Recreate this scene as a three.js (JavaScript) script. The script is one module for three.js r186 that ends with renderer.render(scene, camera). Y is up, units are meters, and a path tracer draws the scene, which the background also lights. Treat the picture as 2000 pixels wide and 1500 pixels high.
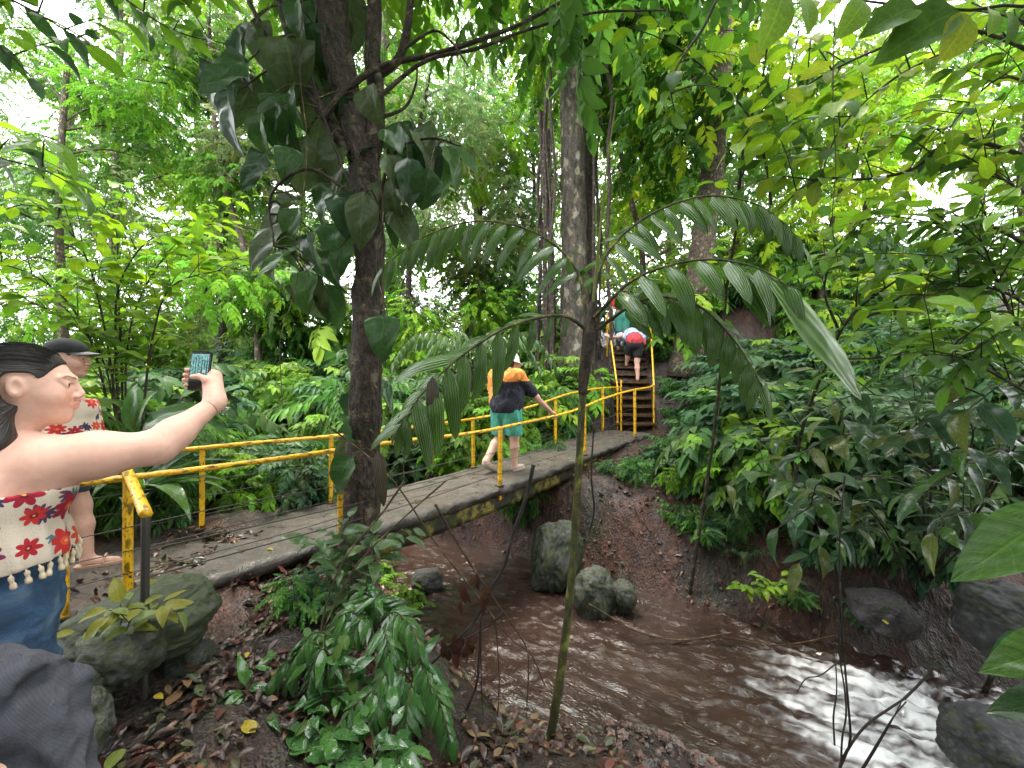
import * as THREE from 'three';
import { mergeGeometries, mergeVertices } from 'three/addons/utils/BufferGeometryUtils.js';
import { createNoise3D, createNoise4D } from 'simplex-noise';

// ---------- camera, sky, sun, exposure ----------
const scene = new THREE.Scene();
const EYE = 1.6, F = 800;                       // eye height; focal length in pixels of a 2000 x 1500 picture
const camera = new THREE.PerspectiveCamera(2 * Math.atan(750 / F) * 180 / Math.PI, 4 / 3, 0.05, 400);
camera.position.set(0, EYE, 0);
camera.lookAt(0, EYE, -10);
const renderer = new THREE.WebGLRenderer({ antialias: true });
renderer.toneMapping = THREE.LinearToneMapping;
renderer.toneMappingExposure = 7.8;
renderer.shadowMap.enabled = true;

function mulberry(seed) {
  let s = seed | 0;
  return () => { s = (s + 0x6d2b79f5) | 0; let t = Math.imul(s ^ (s >>> 15), 1 | s); t = (t + Math.imul(t ^ (t >>> 7), 61 | t)) ^ t; return ((t ^ (t >>> 14)) >>> 0) / 4294967296; };
}
{ // overcast sky: brightest overhead, a third as bright at the horizon
  const W = 64, H = 32, data = new Float32Array(W * H * 4);
  for (let j = 0; j < H; j++) for (let i = 0; i < W; i++) {
    const up = Math.sin(((j + 0.5) / H - 0.5) * Math.PI), l = up > 0 ? (1 + 0.8 * up) / 1.4 : 0.35, o = (j * W + i) * 4;
    data[o] = l * 0.98; data[o + 1] = l; data[o + 2] = l * 1.03; data[o + 3] = 1;
  }
  const sky = new THREE.DataTexture(data, W, H, THREE.RGBAFormat, THREE.FloatType);
  sky.mapping = THREE.EquirectangularReflectionMapping; sky.magFilter = THREE.LinearFilter; sky.needsUpdate = true;
  scene.background = sky; scene.environment = sky;
}
const sun = new THREE.DirectionalLight(0xfff4e2, 1.3);
sun.position.set(-6, 40, -14); sun.target.position.set(0, 0, -6);
sun.castShadow = true; sun.shadow.radius = 45; sun.shadow.mapSize.set(2048, 2048);
Object.assign(sun.shadow.camera, { left: -25, right: 25, top: 25, bottom: -25, near: 1, far: 90 });
sun.name = 'sun';
scene.add(sun, sun.target);


// ---------- helpers ----------
const V = (x, y, z) => new THREE.Vector3(x, y, z);
const P = (px, py, d) => V((px - 1000) / F * d, EYE - (py - 750) / F * d, -d);   // a sight line of the photograph at a measured distance
const clamp = (x, a, b) => Math.min(b, Math.max(a, x)), lerp = (a, b, t) => a + (b - a) * t;
const smooth = (a, b, x) => { const t = clamp((x - a) / (b - a), 0, 1); return t * t * (3 - 2 * t); };
const noise3 = createNoise3D(mulberry(11)), noise4 = createNoise4D(mulberry(12));
const fbm = (x, y, z, o = 4) => { let s = 0, a = 0.5; for (let i = 0; i < o; i++) { s += a * noise3(x, y, z); x *= 2.03; y *= 2.03; z *= 2.03; a *= 0.5; } return s; };
const taken = new Map();
function numbered(n) { const k = taken.get(n) ?? 0; taken.set(n, k + 1); return k ? n + '_' + String(k).padStart(3, '0') : n; }
function tag(o, label, category, group) { Object.assign(o.userData, { label, category }); if (group) o.userData.group = group; return o; }
function shade(o) { o.castShadow = o.receiveShadow = true; return o; }
function thing(name, label, category, group, at) {
  const g = new THREE.Group(); g.name = numbered(name); if (at) g.position.copy(at); scene.add(g); return tag(g, label, category, group);
}
function part(name, geo, mat, parent) { const m = shade(new THREE.Mesh(geo, mat)); m.name = name; parent.add(m); return m; }
function solo(name, geo, mat, label, category, group) { const m = shade(new THREE.Mesh(geo, mat)); m.name = numbered(name); scene.add(m); return tag(m, label, category, group); }
function structure(name, geo, mat) { const m = shade(new THREE.Mesh(geo, mat)); m.name = numbered(name); m.userData.kind = 'structure'; scene.add(m); return m; }
function instanced(name, geo, mat, matrices, colors, parent) {
  const m = shade(new THREE.InstancedMesh(geo, mat, matrices.length)); m.name = name; m.userData.kind = 'stuff';
  const c = new THREE.Color();
  matrices.forEach((x, i) => { m.setMatrixAt(i, x); if (colors) { const k = colors[i]; m.setColorAt(i, c.setRGB(k[0], k[1], k[2])); } });
  parent.add(m); return m;
}
function copyOf(o, label, group) {
  const c = o.clone(); c.name = numbered(o.name.replace(/_\d{3}$/, '')); c.userData = { ...o.userData }; if (label) c.userData.label = label; if (group) c.userData.group = group; scene.add(c); return c;
}
function basis(dir, up) {
  const z = dir.clone().normalize(), x = up.clone().cross(z); if (x.lengthSq() < 1e-8) x.set(1, 0, 0).cross(z); x.normalize();
  return new THREE.Matrix4().makeBasis(x, z.clone().cross(x), z);
}
function placed(at, dir, up, s = 1) { const m = basis(dir, up); m.scale(typeof s === 'number' ? V(s, s, s) : s); m.setPosition(at); return m; }
function curve(pts, closed = false) { return new THREE.CatmullRomCurve3(pts, closed, 'centripetal'); }
// a tapered, slightly knobbly tube: radius(t) in metres, uv in metres
function tube(pts, radius, seg = 24, rad = 7, rough = 0, seed = 0) {
  const c = pts.getPointAt ? pts : pts.length > 2 ? curve(pts) : new THREE.LineCurve3(pts[0], pts[1]), fr = c.computeFrenetFrames(seg, false), L = c.getLength();
  const pos = [], uv = [], idx = [], r = typeof radius === 'function' ? radius : (t) => lerp(radius[0], radius[1], t), p = V(), n = V();
  for (let i = 0; i <= seg; i++) {
    const t = i / seg; c.getPointAt(t, p);
    for (let j = 0; j <= rad; j++) {
      const a = j / rad * Math.PI * 2, jj = j % rad, ra = r(t) * (1 + rough * fbm(Math.cos(jj / rad * 6.283) * 1.3 + seed, Math.sin(jj / rad * 6.283) * 1.3, t * L * 3, 3));
      n.copy(fr.normals[i]).multiplyScalar(Math.cos(a)).addScaledVector(fr.binormals[i], Math.sin(a));
      pos.push(p.x + n.x * ra, p.y + n.y * ra, p.z + n.z * ra); uv.push(j / rad * Math.max(0.05, 6.283 * r(0.3)), t * L);
      if (i < seg && j < rad) { const k = i * (rad + 1) + j; idx.push(k, k + 1, k + rad + 1, k + 1, k + rad + 2, k + rad + 1); }
    }
  }
  for (const [i, t] of [[0, 0], [seg, 1]]) { // end caps
    const k = pos.length / 3; c.getPointAt(t, p); pos.push(p.x, p.y, p.z); uv.push(0, 0);
    for (let j = 0; j < rad; j++) i ? idx.push(i * (rad + 1) + j, i * (rad + 1) + j + 1, k) : idx.push(j + 1, j, k);
  }
  const g = new THREE.BufferGeometry();
  g.setAttribute('position', new THREE.Float32BufferAttribute(pos, 3)); g.setAttribute('uv', new THREE.Float32BufferAttribute(uv, 2)); g.setIndex(idx); g.computeVertexNormals();
  return g;
}
const join = (list) => { const l = list.map((g) => { const k = g.index ? g.toNonIndexed() : g; for (const a of Object.keys(k.attributes)) if (!['position', 'normal', 'uv'].includes(a)) k.deleteAttribute(a); return k; }); return mergeGeometries(l); };
function texture(w, h, f, srgb = true) { // f(u, v) -> [r, g, b] 0..1
  const d = new Uint8Array(w * h * 4);
  for (let j = 0; j < h; j++) for (let i = 0; i < w; i++) { const c = f((i + 0.5) / w, (j + 0.5) / h), o = (j * w + i) * 4; d[o] = clamp(c[0] * 255, 0, 255); d[o + 1] = clamp(c[1] * 255, 0, 255); d[o + 2] = clamp(c[2] * 255, 0, 255); d[o + 3] = 255; }
  const t = new THREE.DataTexture(d, w, h); t.wrapS = t.wrapT = THREE.RepeatWrapping; t.magFilter = THREE.LinearFilter; t.minFilter = THREE.LinearMipmapLinearFilter; if (srgb) t.colorSpace = THREE.SRGBColorSpace; t.needsUpdate = true; return t;
}
// noise that repeats over the unit square
function tiled(u, v, f, seed = 0, o = 4) { const a = u * 6.28318, b = v * 6.28318; let s = 0, amp = 0.5, q = f / 6.28318; for (let i = 0; i < o; i++) { s += amp * noise4(Math.cos(a) * q + seed, Math.sin(a) * q, Math.cos(b) * q + 7.1, Math.sin(b) * q); q *= 2; amp *= 0.5; } return s; }
const col = (r, g, b) => new THREE.Color().setRGB(r, g, b);
// ---------- the lie of the land (x to the side, d away from the camera along -z) ----------
const streamLine = [[-16, 13.5], [-9, 9.6], [-5.6, 8.0], [-3.2, 6.7], [-1.2, 5.7], [0.25, 4.5], [1.25, 3.7], [2.7, 3.05], [4.6, 2.5], [9, 1.6], [16, 0]].map(([x, d]) => V(x, 0, d));
const streamCurve = curve(streamLine), streamLen = streamCurve.getLength(), SAMPLES = 260, streamPts = streamCurve.getSpacedPoints(SAMPLES);
const streamHalf = (t) => lerp(0.75, 1.0, smooth(0.3, 0.55, t)) + 0.12 * Math.sin(t * 37);
const T_RAPID = (() => { let b = 0, m = 1e9; streamPts.forEach((p, i) => { const e = Math.hypot(p.x - 2.2, p.z - 3.2); if (e < m) { m = e; b = i / SAMPLES; } }); return b; })();
const waterLevel = (t) => -0.8 - 0.1 * smooth(0.2, T_RAPID, t) - 0.3 * smooth(T_RAPID - 0.03, T_RAPID + 0.08, t);
function streamAt(x, d) { // signed distance to the middle (positive on the far bank), and the place along it
  let best = 1e9, k = 0;
  for (let i = 0; i <= SAMPLES; i += 10) { const p = streamPts[i], e = (p.x - x) ** 2 + (p.z - d) ** 2; if (e < best) { best = e; k = i; } }
  for (let i = Math.max(0, k - 9), n = Math.min(SAMPLES, k + 9); i <= n; i++) { const p = streamPts[i], e = (p.x - x) ** 2 + (p.z - d) ** 2; if (e < best) { best = e; k = i; } }
  const a = streamPts[Math.max(0, k - 1)], b = streamPts[Math.min(SAMPLES, k + 1)], side = (b.x - a.x) * (d - a.z) - (b.z - a.z) * (x - a.x);
  return [Math.sqrt(best) * Math.sign(side), k / SAMPLES];
}
const BRIDGE_A = [-2.75, 2.45], BRIDGE_B = [2.42, 8.8], BDIR = (() => { const x = BRIDGE_B[0] - BRIDGE_A[0], d = BRIDGE_B[1] - BRIDGE_A[1], l = Math.hypot(x, d); return [x / l, d / l, l]; })();
function nearBank(x, d) { return 0.02 + 0.33 * smooth(-0.9, -2.3, x) * smooth(0.9, 2.2, d) - 0.3 * smooth(-1.2, 0.3, x) * smooth(1.2, 2.3, d) - 0.3 * smooth(0.8, 2.5, x) * smooth(0.0, 1.5, d); }
function farBank(x, d) {
  let h = 0.25 + 0.3 * smooth(0.5, 2.3, x) * smooth(6.5, 8.6, d);
  h += smooth(9.1, 11.2, d) * smooth(0.2, 2.0, x) * (1.95 + 0.12 * Math.max(0, Math.min(x, 8) - 2));           // the hill that the stairs climb
  h += 1.1 * smooth(3.0, 7.5, x) * smooth(3.6, 7.0, d);                               // the bank on the right
  h += 0.9 * smooth(-1, -7, x) * smooth(8.5, 14, d);
  h += 2.4 * smooth(13, 34, d) - 0.2 * smooth(34, 60, d);
  return h;
}
function land(x, d) {
  const [q, t] = streamAt(x, d), half = streamHalf(t), a = Math.abs(q), wl = waterLevel(t), far = q > 0;
  const bank = far ? farBank(x, d) : nearBank(x, d), n = fbm(x * 0.7, d * 0.7, 1.5, 4);
  const f = far ? smooth(half * 0.78, half + lerp(0.7, 1.5, smooth(0, 4, x)), a) : smooth(half * 0.78, half + 0.95, a);
  let h = lerp(wl - 0.28, bank, f) + n * lerp(0.05, 0.13, f) * smooth(0, 0.8, a) + fbm(x * 4, d * 4, 8, 3) * 0.035;
  h += 0.42 * Math.exp(-(((x - 0.95) / 0.62) ** 2 + ((d - 2.55) / 0.3) ** 2));     // the bar of red gravel by the near bank
  // the path to the bridge and the shelf it ends on
  const bx = x - BRIDGE_A[0], bd = d - BRIDGE_A[1], s = bx * BDIR[0] + bd * BDIR[1], c = Math.abs(bx * BDIR[1] - bd * BDIR[0]);
  const flatA = smooth(0.55, -0.1, s) * smooth(0.8, 0.5, c) * smooth(-5, -2.5, s); h = lerp(h, 0.3, flatA);
  const flatB = smooth(BDIR[2] - 0.35, BDIR[2] + 0.05, s) * smooth(1.1, 0.55, c) * smooth(BDIR[2] + 1.0, BDIR[2] + 0.5, s); h = lerp(h, 0.46, flatB);
  return h;
}
const ground = (x, z) => V(x, land(x, -z), z);

// soil: wet red-brown clay with crumbs, small stones and rotten leaf bits
const soilMap = texture(512, 512, (u, v) => {
  const a = tiled(u, v, 9, 1, 5), b = tiled(u, v, 46, 5, 3), c = tiled(u, v, 110, 9, 2);
  let k = 0.62 + 0.35 * a + 0.45 * b + 0.3 * c; const leaf = smooth(0.28, 0.4, tiled(u, v, 30, 21, 2)), stone = smooth(0.33, 0.42, tiled(u, v, 60, 31, 1));
  let r = k, g = k * 0.97, bl = k * 0.95; r = lerp(r, 1.0 * k + 0.1, leaf * 0.7); g = lerp(g, 0.8 * k + 0.1, leaf * 0.7); bl = lerp(bl, 0.5 * k, leaf * 0.7);
  const s = stone * 0.6; return [lerp(r, 0.7, s), lerp(g, 0.75, s), lerp(bl, 0.8, s)];
});
const soilBump = texture(512, 512, (u, v) => { const k = 0.5 + 0.35 * tiled(u, v, 24, 5, 4) + 0.3 * tiled(u, v, 90, 9, 2); return [k, k, k]; }, false);
const soilRough = texture(256, 256, (u, v) => { const k = 0.62 + 0.5 * tiled(u, v, 14, 41, 4); return [k, clamp(k, 0.3, 0.95), k]; }, false);
{
  const NX = 330, ND = 360, pos = [], uv = [], cl = [], idx = [];
  for (let j = 0; j <= ND; j++) for (let i = 0; i <= NX; i++) {
    const a = i / NX * 2 - 1, b = j / ND, x = 9 * a + 42 * a ** 5, d = -6 + 17.5 * b + 52 * b ** 5, y = land(x, d);
    pos.push(x, y, -d); uv.push(x / 1.7, d / 1.7);
    const [q, t] = streamAt(x, d), wet = smooth(0.25, -0.15, Math.abs(q) - streamHalf(t) - 0.15 * fbm(x * 3, d * 3, 4, 3)), red = smooth(-0.15, 0.35, fbm(x * 0.9 + 3, d * 0.9, 2, 4) + (q > 0 && Math.abs(q) < 3.2 ? 0.25 : -0.1));
    const moss = smooth(0.08, 0.3, fbm(x * 1.6, d * 1.6, 20, 4) - 0.1);
    const base = [lerp(0.055, 0.115, red), lerp(0.033, 0.038, red), lerp(0.022, 0.021, red)], m = [0.045, 0.055, 0.018], w = [0.075, 0.036, 0.025];
    for (let k = 0; k < 3; k++) cl.push(lerp(lerp(base[k], m[k], moss * 0.6), w[k], wet * 0.5) * 1.1);
    if (i < NX && j < ND) { const k = j * (NX + 1) + i; idx.push(k, k + 1, k + NX + 1, k + 1, k + NX + 2, k + NX + 1); }
  }
  const g = new THREE.BufferGeometry(); g.setAttribute('position', new THREE.Float32BufferAttribute(pos, 3)); g.setAttribute('uv', new THREE.Float32BufferAttribute(uv, 2)); g.setAttribute('color', new THREE.Float32BufferAttribute(cl, 3)); g.setIndex(idx); g.computeVertexNormals();
  structure('ground', g, new THREE.MeshStandardMaterial({ vertexColors: true, map: soilMap, bumpMap: soilBump, bumpScale: 0.03, roughness: 1, roughnessMap: soilRough }));
}
// ---------- the stream ----------
{
  const NS = 760, NT = 110, pos = [], cl = [], uv = [], idx = [], t0 = 0.13, t1 = 0.9;
  for (let i = 0; i <= NS; i++) {
    const b = i / NS, t = lerp(t0, t1, b), p = streamCurve.getPointAt(t), tg = streamCurve.getTangentAt(t), half = streamHalf(t) + 0.75, wl = waterLevel(t), s = t * streamLen;
    const rap = Math.max(smooth(T_RAPID - 0.035, T_RAPID + 0.035, t), 0.42 * smooth(0.05, 0, Math.abs(t - 0.335)));
    for (let j = 0; j <= NT; j++) {
      const v = j / NT * 2 - 1, q = v * half, x = p.x + tg.z * q, d = p.z - tg.x * q, w = fbm(s * 0.8, q * 1.6, 5, 3);
      const ripple = fbm(s * 2.6 + w, q * 5.5, 3, 3) * 0.028 + fbm(s * 7, q * 13, 9, 2) * 0.012, boil = fbm(s * 1.3 + w, q * 3.4, 13, 4);
      const mid = smooth(1.3, 0.4, Math.abs(q + 0.12) / streamHalf(t)), base = fbm(s * 1.1 + 0.7 * w, q * 6.5 + w, 31, 5), ridge = 1 - Math.min(1, Math.abs(fbm(s * 0.9 + 0.5 * w, q * 9 + 1.4 * w, 37, 4)) * 5), fine = fbm(s * 6, q * 30, 41, 3), streak = 0.5 + 0.5 * base;
      const foam = smooth(0.3, 1.0, rap * mid * (0.72 + 0.75 * base + 0.3 * ridge + 0.5 * fine)) + 0.08 * smooth(0.72, 1, ridge + 0.3 * fine) * smooth(0.1, 0.5, base + 0.15 + 0.5 * rap);
      pos.push(x, wl + ripple * (1 + 1.5 * rap) + 0.05 * rap * boil + 0.03 * rap * streak, -d); uv.push(s, q);
      const f = clamp(foam, 0, 0.96), mud = 0.75 + 0.4 * fbm(s * 0.6, q * 1.2, 60, 3);
      cl.push(lerp(0.045 * mud, 0.84, f), lerp(0.026 * mud, 0.85, f), lerp(0.02 * mud, 0.88, f));
      if (i < NS && j < NT) { const k = i * (NT + 1) + j; idx.push(k, k + 1, k + NT + 1, k + 1, k + NT + 2, k + NT + 1); }
    }
  }
  const g = new THREE.BufferGeometry(); g.setAttribute('position', new THREE.Float32BufferAttribute(pos, 3)); g.setAttribute('uv', new THREE.Float32BufferAttribute(uv, 2)); g.setAttribute('color', new THREE.Float32BufferAttribute(cl, 3)); g.setIndex(idx); g.computeVertexNormals();
  const chop = texture(512, 512, (u, v) => { const k = 0.5 + 0.4 * tiled(u, v, 16, 71, 5); return [k, k, k]; }, false); chop.repeat.set(0.8, 2.2);
  structure('stream_water', g, new THREE.MeshPhysicalMaterial({ vertexColors: true, roughness: 0.08, ior: 1.33, bumpMap: chop, bumpScale: 0.016, clearcoat: 0.6, clearcoatRoughness: 0.06 }));
}
// ---------- footbridge ----------
const deckY = (s) => 0.36 + 0.2 * smooth(2.5, BDIR[2], s);
const onBridge = (s, c, y) => V(BRIDGE_A[0] + s * BDIR[0] + c * BDIR[1], y, -(BRIDGE_A[1] + s * BDIR[1] - c * BDIR[0]));
const paintMap = texture(256, 512, (u, v) => {
  const chip = smooth(0.26, 0.33, tiled(u, v, 16, 3, 4)), grime = smooth(0.1, 0.45, tiled(u, v, 7, 13, 4)), fine = 0.08 * tiled(u, v, 60, 23, 2), drip = smooth(0.12, 0.36, tiled(u, v, 26, 33, 3));
  const k = 1 - 0.5 * grime + fine; let c = [0.86 * k, 0.66 * k, 0.1 * k];
  const dark = [0.22, 0.15, 0.08]; const a = Math.max(chip * 0.9, drip * 0.45); return c.map((x, i) => lerp(x, dark[i], a));
});
paintMap.repeat.set(2.6, 1.3);
const paintBump = texture(128, 128, (u, v) => { const k = 0.6 - 0.4 * smooth(0.2, 0.27, tiled(u, v, 16, 3, 4)); return [k, k, k]; }, false); paintBump.repeat.set(2.6, 1.3);
const yellowPaint = new THREE.MeshStandardMaterial({ map: paintMap, bumpMap: paintBump, bumpScale: 0.002, roughness: 0.38 });
const rustMap = texture(128, 256, (u, v) => { const k = 0.6 + 0.5 * tiled(u, v, 14, 3, 4), y = smooth(0.3, 0.4, tiled(u, v, 10, 63, 3)); return [lerp(0.2, 0.62, y) * k + 0.04, lerp(0.13, 0.46, y) * k + 0.03, lerp(0.09, 0.1, y) * k + 0.03]; }); rustMap.repeat.set(3, 1.5);
const rustySteel = new THREE.MeshStandardMaterial({ map: rustMap, roughness: 0.6 });
const darkSteel = new THREE.MeshStandardMaterial({ color: col(0.03, 0.026, 0.022), roughness: 0.55 });
const cableMat = new THREE.MeshStandardMaterial({ color: col(0.05, 0.045, 0.04), roughness: 0.5, metalness: 0.4 });
const deckMap = texture(512, 512, (u, v) => {
  const a = tiled(u, v, 5, 1, 5), b = tiled(u, v, 40, 17, 3), c = tiled(u, v, 160, 27, 2), mud = smooth(0.0, 0.3, tiled(u, v, 8, 37, 5)), moss = smooth(0.22, 0.36, tiled(u, v, 12, 47, 4)), leaf = smooth(0.4, 0.43, tiled(u, v, 44, 57, 1));
  const k = 0.26 + 0.1 * a + 0.1 * b + 0.12 * c; let r = k * 1.0, g = k * 0.93, bl = k * 0.86;
  r = lerp(r, 0.29 + 0.12 * b, mud * 0.75); g = lerp(g, 0.225 + 0.1 * b, mud * 0.75); bl = lerp(bl, 0.19 + 0.1 * b, mud * 0.75);
  r = lerp(r, 0.24 + 0.1 * c, moss * 0.5); g = lerp(g, 0.27 + 0.1 * c, moss * 0.5); bl = lerp(bl, 0.13, moss * 0.5);
  return [lerp(r, 0.62, leaf * 0.7), lerp(g, 0.5, leaf * 0.7), lerp(bl, 0.3, leaf * 0.7)];
});
const deckRough = texture(512, 512, (u, v) => { const k = 0.55 + 0.75 * tiled(u, v, 7, 77, 5); return [k, clamp(k, 0.16, 0.85), k]; }, false);
const deckBump = texture(512, 512, (u, v) => { const k = 0.5 + 0.3 * tiled(u, v, 50, 17, 3) + 0.25 * tiled(u, v, 120, 27, 2); return [k, k, k]; }, false);
const wetConcrete = new THREE.MeshStandardMaterial({ map: deckMap, bumpMap: deckBump, bumpScale: 0.012, roughness: 1, roughnessMap: deckRough });
const beamMap = texture(512, 512, (u, v) => {
  const paint = smooth(-0.12, 0.12, tiled(u, v, 5, 81, 4)), moss = smooth(0.0, 0.25, tiled(u, v, 11, 91, 5)), k = 0.8 + 0.5 * tiled(u, v, 50, 95, 3);
  let c = [lerp(0.2, 0.62, paint) * k, lerp(0.17, 0.55, paint) * k, lerp(0.13, 0.24, paint) * k]; const m = [0.24 * k, 0.31 * k, 0.1 * k]; return c.map((x, i) => lerp(x, m[i], moss * 0.8));
}); beamMap.repeat.set(0.7, 0.7);
const beamMat = new THREE.MeshStandardMaterial({ map: beamMap, bumpMap: deckBump, bumpScale: 0.01, roughness: 0.75 });
{
  const bridge = thing('footbridge', 'narrow wet concrete footbridge with peeling yellow rails over the brown stream', 'bridge', null, V(0, 0, 0));
  const prism = (profile, s0, s1, n, rough, uvk, seed) => { // profile (c, y) closed loop, swept along the bridge
    const pos = [], uv = [], idx = [], m = profile.length; let run = [0];
    for (let k = 1; k <= m; k++) { const a = profile[k - 1], b = profile[k % m]; run.push(run[k - 1] + Math.hypot(a[0] - b[0], a[1] - b[1])); }
    for (let i = 0; i <= n; i++) { const s = lerp(s0, s1, i / n); for (let k = 0; k <= m; k++) { const [c, y, j = 1] = profile[k % m], e = rough * j, p = onBridge(s + e * fbm(s * 5, k % m, seed, 2), c + e * fbm(s * 3.5, (k % m) * 0.37 + seed, 1, 4), deckY(s) + y + e * 0.6 * fbm(s * 3.5, (k % m) * 0.37, seed + 9, 4)); pos.push(p.x, p.y, p.z); uv.push(run[k] * uvk, s * uvk); if (i < n && k < m) { const q = i * (m + 1) + k; idx.push(q, q + m + 1, q + 1, q + 1, q + m + 1, q + m + 2); } } }
    for (const i of [0, n]) { const k0 = pos.length / 3, s = lerp(s0, s1, i / n); let cc = 0, cy = 0; profile.forEach(([c, y]) => { cc += c / m; cy += y / m; }); const p = onBridge(s, cc, deckY(s) + cy); pos.push(p.x, p.y, p.z); uv.push(0, 0); for (let k = 0; k < m; k++) { const q = i * (m + 1) + k; i ? idx.push(q, k0, q + 1) : idx.push(q + 1, k0, q); } }
    const g = new THREE.BufferGeometry(); g.setAttribute('position', new THREE.Float32BufferAttribute(pos, 3)); g.setAttribute('uv', new THREE.Float32BufferAttribute(uv, 2)); g.setIndex(idx); g.computeVertexNormals(); return g;
  };
  const top = []; for (let k = 0; k <= 16; k++) { const c = lerp(-0.49, 0.49, k / 16); top.push([c, 0.008 * Math.cos(c * 3.1), 0.35]); }
  part('deck', prism([...top, [0.525, -0.018, 1.2], [0.53, -0.05, 1.4], [0.52, -0.09, 1.6], [0.48, -0.115], [0, -0.115], [-0.48, -0.115], [-0.525, -0.09], [-0.525, -0.03]], -0.35, BDIR[2] + 0.2, 260, 0.03, 0.8, 3), wetConcrete, bridge);
  for (const c of [0.38, -0.38]) {
    const b = part('girder', prism([[c - 0.07, -0.116], [c + 0.065, -0.116], [c + 0.075, -0.15], [c + 0.072, -0.24], [c + 0.065, -0.3, 1.5], [c - 0.06, -0.3], [c - 0.07, -0.2]], 0.25, BDIR[2] - 0.1, 120, 0.02, 1, c * 9), beamMat, bridge);
    b.userData.label = 'mossy yellow painted side beam';
  }
  const railY = (s) => deckY(s) + 0.7 + 0.26 * smooth(4.2, BDIR[2], s), bar = (pts, r, mat, name) => part(name, tube(pts, [r, r], Math.max(8, pts.length * 6), 8, 0.05, pts.length), mat, bridge);
  const railPts = (c, s0, s1) => { const l = []; for (let s = s0; s <= s1 + 1e-6; s += (s1 - s0) / 8) l.push(onBridge(s, c + 0.012 * Math.sin(s * 2.3), railY(s) + 0.012 * Math.sin(s * 3.1 + c))); return l; };
  bar(railPts(0.47, -0.05, BDIR[2] + 0.15), 0.019, yellowPaint, 'handrail'); bar(railPts(-0.47, -0.3, BDIR[2] + 0.72), 0.019, yellowPaint, 'handrail');
  for (const [c, list] of [[0.47, [0.02, 1.55, 3.55, 5.6, 7.6]], [-0.47, [-0.2, 0.85, 1.95, 4.05, 6.2, 8.1]]]) for (const s of list) {
    const a = onBridge(s, c, deckY(s) - 0.16), b = onBridge(s, c, railY(s) - 0.01); const g = new THREE.BoxGeometry(0.038, b.y - a.y, 0.038, 1, 10, 1); g.attributes.uv.array.forEach((x, i, u) => { u[i] = i % 2 ? x * (b.y - a.y) : x * 0.05; });
    const m = part('post', g, yellowPaint, bridge); m.position.copy(a).lerp(b, 0.5); m.rotation.set(0.012 * Math.sin(s * 9), Math.atan2(BDIR[0], BDIR[1]), 0.015 * Math.sin(s * 5));
    const cap = part('foot_plate', new THREE.BoxGeometry(0.09, 0.008, 0.09), rustySteel, m); cap.position.y = -(b.y - a.y) / 2 + 0.168;
  }
  for (const c of [0.47, -0.47]) for (const f of [0.22, 0.42, 0.6]) { const l = []; for (let s = -0.1; s <= BDIR[2]; s += 0.4) l.push(onBridge(s, c + (c > 0 ? 0.026 : -0.026), deckY(s) + (railY(s) - deckY(s)) * f + 0.01 * Math.sin(s * 3 + f * 9))); part('cable', tube(l, [0.0032, 0.0032], 60, 5), cableMat, bridge); }
  // the rail that flares out at the near end of the bridge, ending on a dark steel pole
  const wa = P(250, 922, 2.36), wb = P(285, 1005, 1.86);
  bar([wa, wa.clone().lerp(wb, 0.5), wb], 0.026, yellowPaint, 'handrail');
  const foot = ground(wb.x - 0.01, wb.z); part('pole', tube([wb.clone().add(V(0, -0.012, 0)), wb.clone().lerp(foot, 0.5), foot.clone().add(V(0, -0.15, 0))], [0.017, 0.015], 14, 8, 0.1), darkSteel, bridge);
  const pf = onBridge(0.16, 0.5, deckY(0) - 0.14); part('post', tube([wa, wa.clone().lerp(V(wa.x, pf.y, wa.z), 0.5), V(wa.x, pf.y, wa.z)], [0.024, 0.024], 12, 8), yellowPaint, bridge);
  for (const f of [0.35, 0.62]) { const a = wb.clone().lerp(foot, f * 0.55), b = onBridge(3.3, 0.5, deckY(3.3) + 0.4 - f * 0.4); part('cable', tube([a, a.clone().lerp(b, 0.5).add(V(0, -0.03, 0)), b], [0.004, 0.004], 40, 5), cableMat, bridge); }
}
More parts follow.
